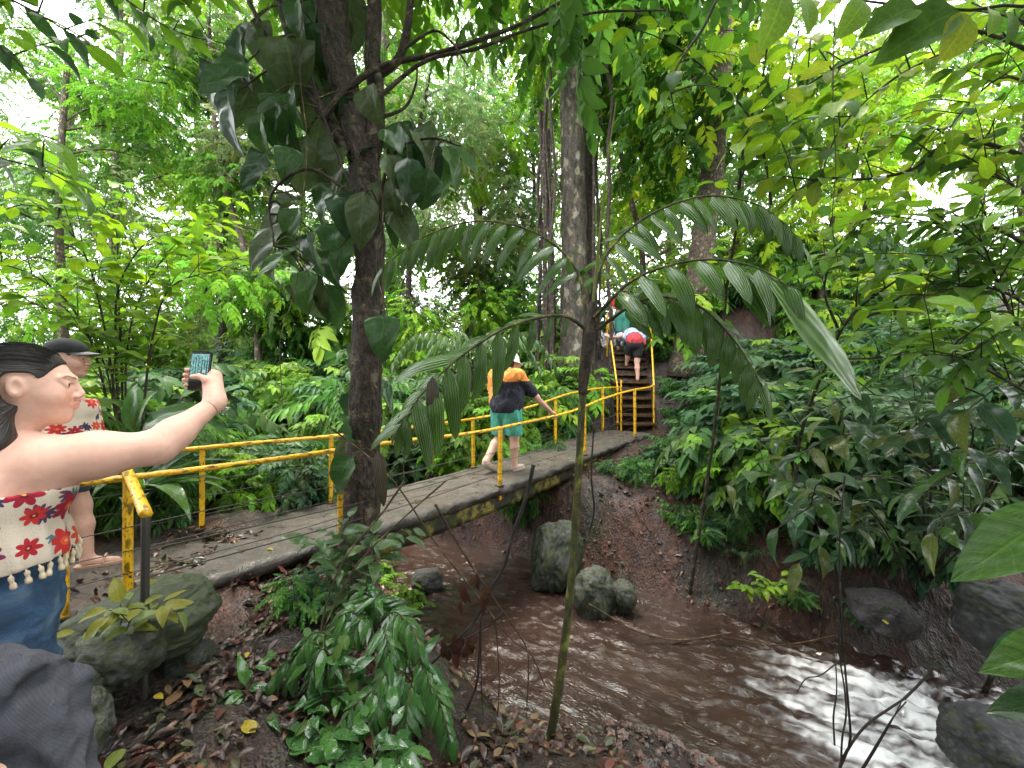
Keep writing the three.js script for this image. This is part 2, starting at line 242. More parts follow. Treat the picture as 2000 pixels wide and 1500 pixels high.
// ---------- the stairs up the hill ----------
const stepMap = texture(256, 256, (u, v) => { const g = tiled(u * 0.35, v, 40, 5, 4), worn = smooth(-0.02, 0.2, tiled(u, v, 7, 15, 4)), k = 0.75 + 0.5 * g; return [lerp(0.2, 0.66, worn) * k, lerp(0.13, 0.42, worn) * k, lerp(0.08, 0.12, worn) * k]; }); 
const stepMat = new THREE.MeshStandardMaterial({ map: stepMap, roughness: 0.5, bumpMap: stepMap, bumpScale: 0.004 }), earthMat = new THREE.MeshStandardMaterial({ color: col(0.07, 0.04, 0.026), map: soilMap, roughness: 0.85 });
const STAIR_A = V(2.8, 0.6, -9.25), STAIR_B = V(3.04, 2.5, -10.85), STEPS = 10;
{
  const stairs = thing('wooden_stairs', 'steep timber steps with yellow pipe rails climbing from the bridge end', 'stairs', null, V(0, 0, 0));
  const yaw = Math.atan2(STAIR_B.x - STAIR_A.x, -(STAIR_B.z - STAIR_A.z));
  for (let k = 0; k < STEPS; k++) {
    const p = STAIR_A.clone().lerp(STAIR_B, (k + 0.5) / STEPS), g = new THREE.BoxGeometry(0.88, 0.05, 0.21, 8, 1, 2), a = g.attributes.position; for (let i = 0; i < a.count; i++) a.setY(i, a.getY(i) + 0.012 * fbm(a.getX(i) * 5, k, a.getZ(i) * 6, 2));
    g.computeVertexNormals(); const st = part('step', g, stepMat, stairs); st.position.copy(p); st.rotation.set(0.03 * Math.sin(k * 3), -yaw, 0.02 * Math.sin(k * 5));
    const r = part('riser', new THREE.BoxGeometry(0.9, 0.3, 0.1), earthMat, st); r.position.set(0, -0.12, -0.07);
  }
  for (const sx of [-0.46, 0.46]) { const o = V(Math.cos(yaw) * sx, 0, Math.sin(yaw) * sx), up = V(0, -0.12, 0); part('stringer', tube([STAIR_A.clone().add(o).add(V(0, -0.2, 0.1)), STAIR_B.clone().add(o).add(up)], [0.035, 0.035], 6, 4), earthMat, stairs); }
  const rail = (...p) => part('handrail', tube(p, [0.021, 0.021], 18, 8, 0.06), yellowPaint, stairs), post = (a, y) => part('post', tube([a, a.clone().setY((a.y + y) / 2), a.clone().setY(y)], [0.021, 0.021], 8, 8, 0.06), yellowPaint, stairs);
  const la = P(1206, 757, 9.35), lb = P(1186, 612, 10.75), ra = P(1277, 752, 9.25), rb = P(1270, 612, 10.75);
  rail(la, la.clone().lerp(lb, 0.5).add(V(0, 0.01, 0)), lb); rail(ra, ra.clone().lerp(rb, 0.5), rb);
  post(la, 0.5); post(ra, 0.5); post(lb, 2.2); post(rb, 2.2);
  rail(P(1277, 752, 9.25), onBridge(BDIR[2] + 0.13, 0.47, deckY(8) + 0.96)); 
  post(P(1213, 742, 9.2), 0.5);
}
// ---------- boulders ----------
const rockMat = new THREE.MeshStandardMaterial({ vertexColors: true, roughness: 0.62, bumpMap: deckBump, bumpScale: 0.012 });
function boulder(label, at, rx, ry, rz, seed, moss, group, detail = 22, tone = [0.075, 0.075, 0.07]) {
  const ico = new THREE.IcosahedronGeometry(1, detail); ico.deleteAttribute('uv'); ico.deleteAttribute('normal');
  const g = mergeVertices(ico, 1e-4), a = g.attributes.position, p = V(), cl = [], uv = [];
  for (let i = 0; i < a.count; i++) {
    p.fromBufferAttribute(a, i); const n = fbm(p.x * 0.7 + seed, p.y * 0.7, p.z * 0.7, 2) * 0.38 + fbm(p.x * 4 + seed, p.y * 4, p.z * 4, 4) * 0.07, k = 1 + n;
    const q = p.clone().multiplyScalar(k); q.x = Math.sign(q.x) * Math.abs(q.x) ** 0.88; q.y = Math.sign(q.y) * Math.abs(q.y) ** 0.85; q.z = Math.sign(q.z) * Math.abs(q.z) ** 0.88; a.setXYZ(i, q.x * rx, q.y * ry, q.z * rz);
    uv.push(p.x * rx * 2 + p.y, p.z * rz * 2 - p.y);
    const m = smooth(-0.1, 0.22, fbm(p.x * 2.2 + seed, p.y * 2.2 + 3, p.z * 2.2, 5) + moss), t = 0.8 + 0.9 * fbm(p.x * 9 + seed, p.y * 9, p.z * 9, 4), l = smooth(0.25, 0.35, fbm(p.x * 5, p.y * 5 + seed, p.z * 5, 3));
    const st = tone.map((c) => c * 0.8 * t + 0.04 * l), ms = [0.036 * t, 0.052 * t, 0.014 * t]; cl.push(...st.map((c, k2) => lerp(c, ms[k2], m * 0.85)));
  }
  g.setAttribute('color', new THREE.Float32BufferAttribute(cl, 3)); g.computeVertexNormals();
  g.setAttribute('uv', new THREE.Float32BufferAttribute(uv, 2));
  const m = solo('boulder', g, rockMat, label, 'boulder', group); m.position.copy(at); m.rotation.y = seed; return m;
}
boulder('broad mossy boulder beside the bridge end, behind the dark pole', P(300, 1212, 2.05), 0.29, 0.16, 0.24, 1.2, 0.5);
boulder('dark rounded boulder in front of the broad mossy boulder', P(235, 1280, 1.78), 0.17, 0.12, 0.15, 2.2, 0.2);
boulder('small mossy rock embedded in leaf litter at the path edge', P(150, 1345, 1.62), 0.12, 0.07, 0.1, 3.3, 0.3);
boulder('pale grey-green rock behind the dark denim leg', P(125, 1435, 1.5), 0.13, 0.12, 0.12, 4.1, 0.05, null, 22, [0.12, 0.12, 0.1]);
boulder('low mossy rock sunk in the wet leaf litter', P(375, 1500, 1.75), 0.13, 0.07, 0.1, 5.2, 0.3);
boulder('flat rock beside the leaf litter, half buried', P(365, 1290, 2.1), 0.13, 0.08, 0.11, 6.2, 0.1);
boulder('tall slanting grey boulder at the foot of the red bank under the bridge', P(1085, 1085, 5.1), 0.27, 0.46, 0.3, 7.1, 0.1, null, 28, [0.075, 0.08, 0.075]).rotation.z = -0.35;
boulder('rounded dark boulder at the water edge below the red bank', P(1160, 1160, 4.55), 0.2, 0.27, 0.22, 8.4, 0.1);
boulder('smaller dark stone next to the rounded boulder at the water edge', P(1218, 1165, 4.5), 0.13, 0.17, 0.14, 9.4, 0.15);
boulder('purplish flat boulder with a yellow leaf on it, across the stream', P(1725, 1195, 3.95), 0.29, 0.18, 0.25, 10.7, -0.2, null, 24, [0.06, 0.048, 0.056]);
boulder('large grey boulder under the big drooping leaf on the stream bank', P(1990, 1225, 3.3), 0.38, 0.3, 0.34, 11.3, -0.1, null, 24, [0.05, 0.05, 0.052]);
boulder('dark boulder splitting the white rapids', P(1945, 1460, 2.75), 0.3, 0.19, 0.26, 12.9, -0.2, null, 24, [0.04, 0.042, 0.046]);
boulder('round grey stone in the stream beneath the bridge', P(835, 1135, 5.0), 0.18, 0.13, 0.16, 13.1, -0.4, null, 18);
boulder('small grey stone in the stream behind the tree trunk', P(600, 1125, 5.2), 0.2, 0.15, 0.17, 14.4, -0.4, null, 18);
boulder('grey stone behind the far rail at the stream edge', P(440, 985, 6.6), 0.3, 0.2, 0.25, 15.4, -0.2, null, 16);
{ // gravel and cobbles on the red bar and along the water edge
  const r = mulberry(77), list = [], cols = [], g = new THREE.IcosahedronGeometry(1, 2), a = g.attributes.position; for (let i = 0; i < a.count; i++) { const k = 1 + 0.35 * noise3(a.getX(i) * 1.2, a.getY(i) * 1.2, a.getZ(i) * 1.2); a.setXYZ(i, a.getX(i) * k, a.getY(i) * k, a.getZ(i) * k); } g.computeVertexNormals();
  for (let i = 0; i < 2200; i++) {
    let x, d; if (i < 900) { x = 0.95 + (r() + r() - 1) * 1.0; d = 2.55 + (r() + r() - 1) * 0.5; } else { const t = lerp(0.25, 0.62, r()), p = streamCurve.getPointAt(t), tg = streamCurve.getTangentAt(t), q = (r() < 0.5 ? -1 : 1) * (streamHalf(t) + lerp(-0.15, 0.45, r())); x = p.x + tg.z * q; d = p.z - tg.x * q; }
    const s = lerp(0.006, 0.035, r() ** 2.5), y = land(x, d); const m = new THREE.Matrix4().makeRotationFromEuler(new THREE.Euler(r() * 6, r() * 6, r() * 6)); m.scale(V(s, s * lerp(0.5, 0.9, r()), s)); m.setPosition(x, y + s * 0.2, -d); list.push(m);
    const k = lerp(0.5, 1.3, r()), red = r(); cols.push([lerp(0.09, 0.16, red) * k, lerp(0.085, 0.07, red) * k, lerp(0.08, 0.05, red) * k]);
  }
  instanced('gravel', g, new THREE.MeshStandardMaterial({ roughness: 0.5 }), list, cols, scene); 
}
// ---------- leaves ----------
const profiles = {
  ovate: (t) => Math.sin(Math.PI * t ** 0.72) ** 0.85, elliptic: (t) => Math.sin(Math.PI * t ** 0.92) ** 0.8, lance: (t) => Math.sin(Math.PI * t ** 0.66) ** 1.15, oblong: (t) => Math.min(1, Math.sin(Math.PI * t) * 1.55) ** 0.9,
  heart: (t) => Math.min(1, (t / 0.13) ** 0.5) * (1 - t ** 1.9) ** 0.85, palm: (t) => Math.min(1, (t / 0.16) ** 0.6) * (1 - t ** 3.2) ** 0.8,
};
// a leaf along +z with its upper face to +y; base at the origin, length 1
function leafGeo({ shape = 'ovate', wid = 0.5, seg = 5, across = 2, fold = 0.2, droop = 0.25, wave = 0, petiole = 0, twist = 0, seed = 0 }) {
  const pos = [], uv = [], idx = [], w = profiles[shape], n = across + 1;
  for (let i = 0; i <= seg; i++) {
    const t = i / seg, hw = Math.max(0.004, w(clamp(t, 0.02, 0.985)) * wid / 2) * (i === 0 ? 0.15 : i === seg ? 0.1 : 1), a = droop * t * 1.1, z = t ? Math.sin(a) / (droop * 1.1 || 1) : 0, y = t ? -(1 - Math.cos(a)) / (droop * 1.1 || 1) : 0, zz = droop ? z : t;
    for (let j = 0; j <= across; j++) {
      const u = j / across * 2 - 1, x = u * hw * Math.cos(fold * 0.8), up = Math.abs(u) * hw * Math.sin(fold) + wave * hw * Math.sin(t * 11 + j * 2.6 + seed), c = Math.cos(twist * t), s = Math.sin(twist * t);
      pos.push(x * c - up * s, y + up * c + x * s, petiole + zz * (1 - petiole)); uv.push(j / across, t);
      if (i < seg && j < across) { const k = i * n + j; idx.push(k, k + n, k + 1, k + 1, k + n, k + n + 1); }
    }
  }
  const g = new THREE.BufferGeometry(); g.setAttribute('position', new THREE.Float32BufferAttribute(pos, 3)); g.setAttribute('uv', new THREE.Float32BufferAttribute(uv, 2)); g.setIndex(idx); g.computeVertexNormals(); return g;
}
const veinAt = (u, v) => { const a = Math.abs(u - 0.5) * 2, rib = Math.exp(-((a / 0.045) ** 2)), p = (v * 9 - a * 1.5) % 1, q = p < 0 ? p + 1 : p, side = Math.exp(-(((q - 0.5) / 0.075) ** 2)) * (1 - a * 0.5); return [rib, side]; };
const leafMap = texture(128, 256, (u, v) => { const [rib, side] = veinAt(u, v), k = 0.86 + 0.16 * tiled(u, v, 9, 3, 3) + 0.08 * tiled(u, v, 40, 6, 2), b = 0.16 * rib + 0.07 * side, spot = smooth(0.42, 0.5, tiled(u, v, 22, 91, 2)); return [k + b * 1.2 - 0.1 * spot, k + b - 0.25 * spot, k + b * 0.9 - 0.3 * spot]; });
const leafBump = texture(128, 256, (u, v) => { const [rib, side] = veinAt(u, v), p = Math.cos((v * 9 - Math.abs(u - 0.5) * 3) * 6.283), k = 0.55 - 0.25 * rib - 0.12 * side - 0.12 * p + 0.18 * tiled(u, v, 16, 44, 3); return [k, k, k]; }, false);
const ribMap = texture(128, 256, (u, v) => { const r = Math.cos(u * 6.283 * 7), k = 0.88 + 0.07 * r + 0.14 * tiled(u, v * 0.3, 14, 3, 3), rib = Math.exp(-(((u - 0.5) / 0.03) ** 2)); return [k + 0.15 * rib, k + 0.1 * rib, k + 0.05 * rib]; });
const ribBump = texture(128, 256, (u, v) => { const k = 0.5 + 0.3 * Math.cos(u * 6.283 * 7) + 0.25 * tiled(u, v * 0.4, 10, 13, 3); return [k, k, k]; }, false);
const leafMat = (r, g, b, o = {}) => new THREE.MeshPhysicalMaterial({ color: col(r, g, b), map: o.ribs ? ribMap : leafMap, ...(o.ribs || o.bump || (o.coat ?? 0) >= 0.7 ? { bumpMap: o.ribs ? ribBump : leafBump, bumpScale: o.bump ?? 0.006 } : {}), roughness: 1, specularIntensity: 0.3, transmission: o.through ?? 0.54, thickness: 0, clearcoat: o.coat ?? 0.4, clearcoatRoughness: o.gloss ?? 0.24, side: THREE.DoubleSide });
const plainLeaf = (through = 0.42, coat = 0.35, tinted = true) => new THREE.MeshPhysicalMaterial({ color: 0xffffff, vertexColors: tinted, roughness: 1, specularIntensity: 0.3, transmission: through, thickness: 0, clearcoat: coat, clearcoatRoughness: 0.3, side: THREE.DoubleSide });
const foliageMat = plainLeaf(0.46, 0.25), foliageDull = plainLeaf(0.45, 0), deadMat = plainLeaf(0.15, 0.7, false);
const TONE = { lime: [0.27, 0.45, 0.018], fresh: [0.16, 0.34, 0.02], mid: [0.07, 0.175, 0.022], deep: [0.04, 0.105, 0.026], blue: [0.045, 0.12, 0.05], olive: [0.13, 0.17, 0.03], pale: [0.17, 0.25, 0.09] };
const mats = (names, o) => names.map((n) => leafMat(...TONE[n], o));
const barkMap = texture(256, 512, (u, v) => { const a = tiled(u * 1, v * 0.5, 18, 3, 5), b = tiled(u, v, 60, 13, 3), lich = smooth(0.12, 0.3, tiled(u, v, 7, 23, 4)), moss = smooth(0.15, 0.35, tiled(u, v, 9, 33, 4)); const k = 0.55 + 0.5 * a + 0.3 * b; return [lerp(lerp(k, 1.5 * k + 0.25, lich * 0.8), 0.55 * k, moss * 0.6), lerp(lerp(k * 0.9, 1.4 * k + 0.25, lich * 0.8), 0.75 * k, moss * 0.6), lerp(lerp(k * 0.8, 1.25 * k + 0.22, lich * 0.8), 0.3 * k, moss * 0.6)]; });
const barkBump = texture(256, 512, (u, v) => { const k = 0.5 + 0.5 * tiled(u, v * 0.4, 22, 3, 4) + 0.2 * tiled(u, v, 70, 13, 2); return [k, k, k]; }, false);
const bark = (r, g, b, bs = 0.03) => new THREE.MeshStandardMaterial({ color: col(r, g, b), map: barkMap, bumpMap: barkBump, bumpScale: bs, roughness: 0.8 });
const darkBark = bark(0.11, 0.085, 0.07), greyBark = bark(0.26, 0.23, 0.2), twigBark = bark(0.085, 0.075, 0.045, 0.004), greenBark = bark(0.16, 0.18, 0.06, 0.004), redBark = bark(0.11, 0.05, 0.03, 0.004);

// a spray: a twig with alternate leaves, merged into one geometry along +z, length 1
function sprayGeo({ n = 11, leaf = 0.34, wid = 0.45, shape = 'ovate', seg = 3, seed = 1, spread = 1, droop = 0.4, curl = 0.25 }) {
  const r = mulberry(seed), list = [];
  for (let i = 0; i < n; i++) {
    const t = (i + 1) / n, side = i % 2 ? 1 : -1, at = V((r() - 0.5) * 0.05, -curl * t * t + (r() - 0.5) * 0.05, t * 0.85), yaw = (i === n - 1 ? 0 : side * lerp(1.15, 0.6, t) * spread) + (r() - 0.5) * 0.5, pitch = -droop * (0.4 + 0.9 * r());
    const dir = V(Math.sin(yaw) * Math.cos(pitch), Math.sin(pitch), Math.cos(yaw) * Math.cos(pitch)), up = V((r() - 0.5) * 0.8, 1, (r() - 0.5) * 0.8);
    list.push(leafGeo({ shape, wid, seg, fold: 0.15 + 0.35 * r(), droop: 0.2 + 0.7 * r() }).applyMatrix4(placed(at, dir, up, leaf * lerp(0.75, 1.15, r()))));
  }
  list.push(tube([V(0, 0, 0), V(0, -curl * 0.25, 0.45), V(0, -curl * 0.75, 0.85)], [0.012, 0.004], 4, 3));
  return join(list);
}
const SPRAY = {
  broad: [1, 2, 3].map((s) => sprayGeo({ n: 10, leaf: 0.42, wid: 0.48, seed: s })), small: [4, 5, 6].map((s) => sprayGeo({ n: 17, leaf: 0.26, wid: 0.42, seed: s, shape: 'elliptic', seg: 2 })),
  lance: [7, 8, 9].map((s) => sprayGeo({ n: 11, leaf: 0.52, wid: 0.24, seed: s, shape: 'lance', droop: 0.7 })), pinnate: [10, 11].map((s) => sprayGeo({ n: 20, leaf: 0.3, wid: 0.3, seed: s, shape: 'oblong', droop: 0.25 })),
};
const tint = (tone, r, v = 0.35) => { const k = lerp(1 - v, 1 + v, r()), y = lerp(0.82, 1.22, r()); return [tone[0] * k * y, tone[1] * k, tone[2] * k]; };
// scatter sprays through ellipsoids [x, y, z, rx, ry, rz, n]; each points outward and hangs a little
function scatter(blobs, r, size, tones, hang = 0.3) {
  const ms = [], cs = [];
  for (const [x, y, z, rx, ry, rz, n] of blobs) for (let i = 0; i < n; i++) {
    const a = r() * 6.2832, c = r() * 2 - 1, s = Math.sqrt(1 - c * c), k = r() ** 0.42, o = V(Math.cos(a) * s, c, Math.sin(a) * s), at = V(x + o.x * rx * k, y + o.y * ry * k, z + o.z * rz * k);
    const dir = V(o.x + (r() - 0.5) * 0.9, o.y * 0.5 + (r() - 0.5) * 0.7 - hang, o.z + (r() - 0.5) * 0.9), up = V((r() - 0.5) * 0.7, 1, (r() - 0.5) * 0.7);
    ms.push(placed(at, dir, up, size * lerp(0.7, 1.35, r()))); cs.push(tint(tones[Math.floor(r() * tones.length)], r));
  }
  return [ms, cs];
}
function foliage(parent, name, kind, ms, cs, mat = foliageMat) { // shared out over the few shapes of a kind
  const g = SPRAY[kind]; g.forEach((geo, k) => { const pick = ms.map((_, i) => i).filter((i) => i % g.length === k); if (pick.length) instanced(name, geo, mat, pick.map((i) => ms[i]), pick.map((i) => cs[i]), parent); });
}
// a bough: many sprays through a ball of radius 1, with their own tints, as one geometry; copies of it fill crowns and shrubs
function boughGeo(kind, n, rel, seed, hang = 0.3) {
  const r = mulberry(seed), [ms] = scatter([[0, 0, 0, 1, 0.8, 1, n]], r, rel, [[1, 1, 1]], hang), gs = SPRAY[kind], list = ms.map((m, i) => { const g = gs[i % gs.length].clone().applyMatrix4(m), k = lerp(0.65, 1.35, r()), y = lerp(0.82, 1.22, r()), c = new Float32Array(g.attributes.position.count * 3); for (let q = 0; q < c.length; q += 3) { c[q] = k * y; c[q + 1] = k; c[q + 2] = k; } g.setAttribute('color', new THREE.BufferAttribute(c, 3)); return g; });
  return mergeGeometries(list);
}
const BOUGH = { broad: [1, 2].map((k) => boughGeo('broad', 85, 0.34, 900 + k)), small: [1, 2].map((k) => boughGeo('small', 85, 0.34, 910 + k)) };
const TUFT = { broad: [1, 2].map((k) => boughGeo('broad', 11, 1, 920 + k)), small: [1, 2].map((k) => boughGeo('small', 12, 1, 930 + k)), lance: [1, 2].map((k) => boughGeo('lance', 10, 1, 940 + k)) };
function boughs(parent, name, set, blobs, r, scale, per, tones, mat) {
  const ms = [[], []], cs = [[], []];
  for (const [x, y, z, rx, ry, rz, n] of blobs) { const k = Math.max(1, Math.round(n / per)); for (let i = 0; i < k; i++) { const a = r() * 6.283, q = k > 1 ? Math.sqrt(r()) * 0.85 : 0, h = k > 1 ? (r() - 0.5) * 1.3 : 0, m = new THREE.Matrix4().makeRotationFromEuler(new THREE.Euler((r() - 0.5) * 0.5, r() * 6.283, (r() - 0.5) * 0.5)), s = scale * lerp(0.85, 1.2, r()), j = r() < 0.5 ? 0 : 1; m.scale(V(s, s, s)); m.setPosition(x + Math.cos(a) * rx * q, y + h * ry, z + Math.sin(a) * rz * q); ms[j].push(m); cs[j].push(tint(tones[Math.floor(r() * tones.length)], r, 0.2)); } }
  set.forEach((g, j) => { if (ms[j].length) instanced(name, g, mat, ms[j], cs[j], parent); });
}
// a whole tree: trunk path, limbs to every blob, crown of sprays
function makeTree({ name = 'forest_tree', label, group, trunk, r0, r1, barkMat = greyBark, blobs, size, tones, kind, seed, dull, hang }) {
  const r = mulberry(seed), base = trunk[0], t = thing(name, label, 'tree', group, base), rel = trunk.map((p) => p.clone().sub(base)), c = curve(rel.map((p, i) => i ? p : p.clone().setY(-0.25)));
  const geos = [tube(c, (u) => lerp(r0, r1, u ** 0.8) * (1 + 0.7 * Math.exp(-u * 22)), 40, 10, 0.16, seed)];
  for (const b of blobs) { const q = V(b[0], b[1], b[2]).sub(base); let u = clamp(0.25 + 0.7 * (q.y - 1) / Math.max(1, rel[rel.length - 1].y), 0.2, 0.98); const a = c.getPointAt(u); if (a.distanceTo(q) < 0.35) continue; const mid = a.clone().lerp(q, 0.5).add(V((r() - 0.5) * 0.3, a.distanceTo(q) * 0.12, (r() - 0.5) * 0.3)); geos.push(tube([a, mid, q, q.clone().add(V((r() - 0.5) * b[3], b[4] * 0.4 * r(), (r() - 0.5) * b[5]))], [Math.max(0.012, r1 * 0.55), 0.006], 12, 5, 0.1, seed)); }
  part('trunk', join(geos), barkMat, t);
  boughs(t, 'crown', BOUGH[kind] ?? BOUGH.broad, blobs.map((b) => [b[0] - base.x, b[1] - base.y, b[2] - base.z, ...b.slice(3)]), r, size / 0.34, 85, tones, dull ? foliageDull : foliageMat); return t;
}
// a plant whose leaves can be picked apart: stems and twigs, and every leaf a mesh (past `most`, the rest join one foliage part)
function leafyPlant({ name, label, category = 'plant', group, base, stems, leaf, geos, materials, stemMat = twigBark, seed, most = 290, spacing = 0.1, twig = 0.4, twigs = 6, from = 0.25, r0 = 0.02, leafName = 'leaf', hang = 0.35, face = 0.0, stemName = 'stem' }) {
  const r = mulberry(seed), t = thing(name, label, category, group, base), leaves = [], tubes = [], toCam = V();
  const put = (at, dir, s) => { toCam.set(0, EYE + 1.5, 0).sub(at.clone().add(base)).normalize(); const up = V((r() - 0.5) * 0.9, 1, (r() - 0.5) * 0.9).addScaledVector(toCam, face); leaves.push([at, placed(at, dir, up, s), s]); };
  const along = (c, len, f0, sc) => { const n = Math.max(2, Math.round(len * (1 - f0) / spacing)); for (let i = 0; i <= n; i++) { const u = lerp(f0, 1, i / n), p = c.getPointAt(u), tg = c.getTangentAt(u), side = V(0, 1, 0).cross(tg); if (side.lengthSq() < 0.05) side.set(r() - 0.5, 0, r() - 0.5); side.normalize().multiplyScalar(i % 2 ? 1 : -1); const dir = i === n ? tg.clone() : side.multiplyScalar(1).addScaledVector(tg, 0.6 + 0.5 * r()); dir.add(V((r() - 0.5) * 0.5, -hang * (0.3 + r()), (r() - 0.5) * 0.5)); put(p, dir.normalize(), leaf * lerp(0.7, 1.2, r()) * sc); } };
  for (const st of stems) {
    const pts = st.map((p) => p.clone().sub(base)), c = curve(pts), L = c.getLength(), rr = st.r ?? r0; tubes.push(tube(c, (u) => lerp(rr, rr * 0.25, u), Math.max(10, Math.round(L * 12)), 6, 0.08, seed));
    along(c, L, st.from ?? Math.max(from, 0.6), 1);
    const nt = st.twigs ?? twigs;
    for (let k = 0; k < nt; k++) {
      const u = lerp(st.from ?? from, 0.97, (k + r() * 0.8) / nt), a = c.getPointAt(u), tg = c.getTangentAt(u), side = V(r() - 0.5, 0.1 + 0.5 * r(), r() - 0.5).normalize(), dir = tg.clone().multiplyScalar(0.6).addScaledVector(side, 1.1).normalize(), l = twig * lerp(0.5, 1.2, r());
      const e = a.clone().addScaledVector(dir, l).add(V(0, -0.15 * l, 0)), tc = curve([a, a.clone().addScaledVector(dir, l * 0.5).add(V(0, 0.05 * l, 0)), e]); tubes.push(tube(tc, [rr * 0.3 + 0.0015, 0.0018], 6, 4)); along(tc, l, 0.15, lerp(0.8, 1.05, r()));
    }
  }
  part(stemName, join(tubes), stemMat, t);
  const near = leaves.map((l) => [...l, l[2] / l[0].clone().add(base).distanceTo(camera.position)]).sort((a, b) => b[3] - a[3]);
  near.slice(0, most).forEach(([, m], i) => { const lf = part(leafName, geos[i % geos.length], materials[(i * 7 + (i >> 3)) % materials.length], t); lf.matrixAutoUpdate = false; lf.matrix.copy(m); m.decompose(lf.position, lf.quaternion, lf.scale); lf.matrixAutoUpdate = true; });
  const rest = near.slice(most); if (rest.length) materials.forEach((mt, k) => { const l = rest.filter((_, i) => i % materials.length === k); if (l.length) instanced('foliage', geos[k % geos.length], mt, l.map((x) => x[1]), null, t); });
  return t;
}
// a feather leaf: rachis through points, leaflets on both sides; thing > frond > leaflet
function frond(parent, pts, { n = 12, len = 0.3, wid = 0.2, from = 0.12, hang = 0.5, sweep = 0.5, mats: ms, geos, rachis = greenBark, r0 = 0.008, seed = 1, taper = 0.45, peak = 0.42, terminal = true, name = 'frond', upBias = V(0, 1, 0), skip = 0 }) {
  const r = mulberry(seed), c = curve(pts), f = part(name, tube(c, (u) => lerp(r0, 0.0022, u), 26, 6), rachis, parent);
  for (let i = 0; i < n; i++) for (const s of [-1, 1]) {
    if (r() < skip) continue;
    const u = lerp(from, 0.97, (i + (s > 0 ? 0.3 : 0)) / (n - 0.5)), p = c.getPointAt(u), tg = c.getTangentAt(u), side = tg.clone().cross(upBias); if (side.lengthSq() < 1e-4) side.set(1, 0, 0); side.normalize().multiplyScalar(s); const out = side.clone();
    const dir = side.addScaledVector(tg, sweep + 0.5 * u).add(V(0, -hang * (0.7 + 0.6 * r()), 0)).normalize(), k = len * lerp(1, taper, Math.abs(u - peak) * 1.6) * lerp(0.88, 1.1, r());
    const up = upBias.clone().multiplyScalar(0.75).addScaledVector(out, 0.75 * hang).add(V((r() - 0.5) * 0.35, (r() - 0.5) * 0.3, (r() - 0.5) * 0.35)), m = part('leaflet', geos[Math.floor(r() * geos.length)], ms[Math.floor(r() * ms.length)], f); placed(p, dir, up, k).decompose(m.position, m.quaternion, m.scale);
  }
  if (terminal) { const p = c.getPointAt(0.985), tg = c.getTangentAt(1).add(V(0, -hang * 0.4, 0)), m = part('leaflet', geos[0], ms[0], f); placed(p, tg, upBias, len * taper * 1.3).decompose(m.position, m.quaternion, m.scale); }
  return f;
}
// leaf shapes shared by the plants below
const G = {
  ell: [0, 1, 2].map((k) => leafGeo({ shape: 'elliptic', wid: 0.52, seg: 6, fold: 0.12 + 0.12 * k, droop: 0.35 + 0.25 * k, wave: 0.05, petiole: 0.06, seed: k })),
  ova: [0, 1, 2].map((k) => leafGeo({ shape: 'ovate', wid: 0.46, seg: 6, fold: 0.15 + 0.15 * k, droop: 0.3 + 0.35 * k, wave: 0.06, petiole: 0.05, seed: k })),
  lan: [0, 1, 2].map((k) => leafGeo({ shape: 'lance', wid: 0.3, seg: 7, fold: 0.25 + 0.1 * k, droop: 0.5 + 0.4 * k, wave: 0.08, seed: k })),
  big: [0, 1, 2, 3, 4].map((k) => leafGeo({ shape: k % 2 ? 'ovate' : 'heart', wid: 0.6 + 0.04 * k, seg: 8, across: 4, fold: 0.12 + 0.1 * k, droop: 0.4 + 0.25 * k, wave: 0.16, twist: 0.25 * (k - 2), seed: k * 2 })),
  obl: [0, 1].map((k) => leafGeo({ shape: 'oblong', wid: 0.36, seg: 6, fold: 0.15 + 0.1 * k, droop: 0.35 + 0.3 * k, wave: 0.04, seed: k })),
  palm: [0, 1, 2].map((k) => leafGeo({ shape: 'palm', wid: 0.22, seg: 8, across: 2, fold: -0.35 - 0.1 * k, droop: 0.75 + 0.35 * k, twist: 0.25 * (k - 1), wave: 0.04, seed: k })),
  palmW: [0, 1, 2].map((k) => leafGeo({ shape: 'palm', wid: 0.33, seg: 8, across: 2, fold: -0.3 - 0.1 * k, droop: 0.5 + 0.3 * k, twist: 0.2 * (k - 1), wave: 0.04, seed: k })),
  pin: [0, 1, 2].map((k) => leafGeo({ shape: 'lance', wid: 0.27, seg: 6, fold: -0.2, droop: 0.6 + 0.3 * k, wave: 0.06, seed: k })),
};
// ---------- the big trees ----------
const bigBark = bark(0.19, 0.18, 0.165, 0.06); bigBark.map = barkMap.clone(); bigBark.map.repeat.set(0.42, 0.3); bigBark.bumpMap = barkBump.clone(); bigBark.bumpMap.repeat.set(0.42, 0.3);
const R = mulberry(2024), jit = (a) => (R() - 0.5) * 2 * a;
const gY = (x, d) => land(x, d);
const root = (x, d) => V(x, gY(x, d), -d);
const ring = (x, y, z, r, n, k, ry = 0.7) => Array.from({ length: k }, () => { const a = R() * 6.283, q = r * Math.sqrt(R()); return [x + Math.cos(a) * q, y + jit(r * 0.5), z + Math.sin(a) * q, r * lerp(0.45, 0.75, R()), r * lerp(0.45, 0.75, R()) * ry, r * lerp(0.45, 0.75, R()), n]; });
makeTree({ name: 'giant_tree', label: 'massive pale blotched trunk standing beside the foot of the stairs', trunk: [root(1.62, 10.6), V(1.62, 4, -10.6), V(1.58, 9, -10.7), V(1.6, 16, -10.9)], r0: 0.37, r1: 0.26, barkMat: bigBark, blobs: [...ring(1.6, 15, -11, 4.5, 190, 7), ...ring(2.4, 10.5, -11, 2.0, 90, 3)], size: 0.7, tones: [TONE.mid, TONE.fresh, TONE.deep], kind: 'broad', seed: 1, dull: true });
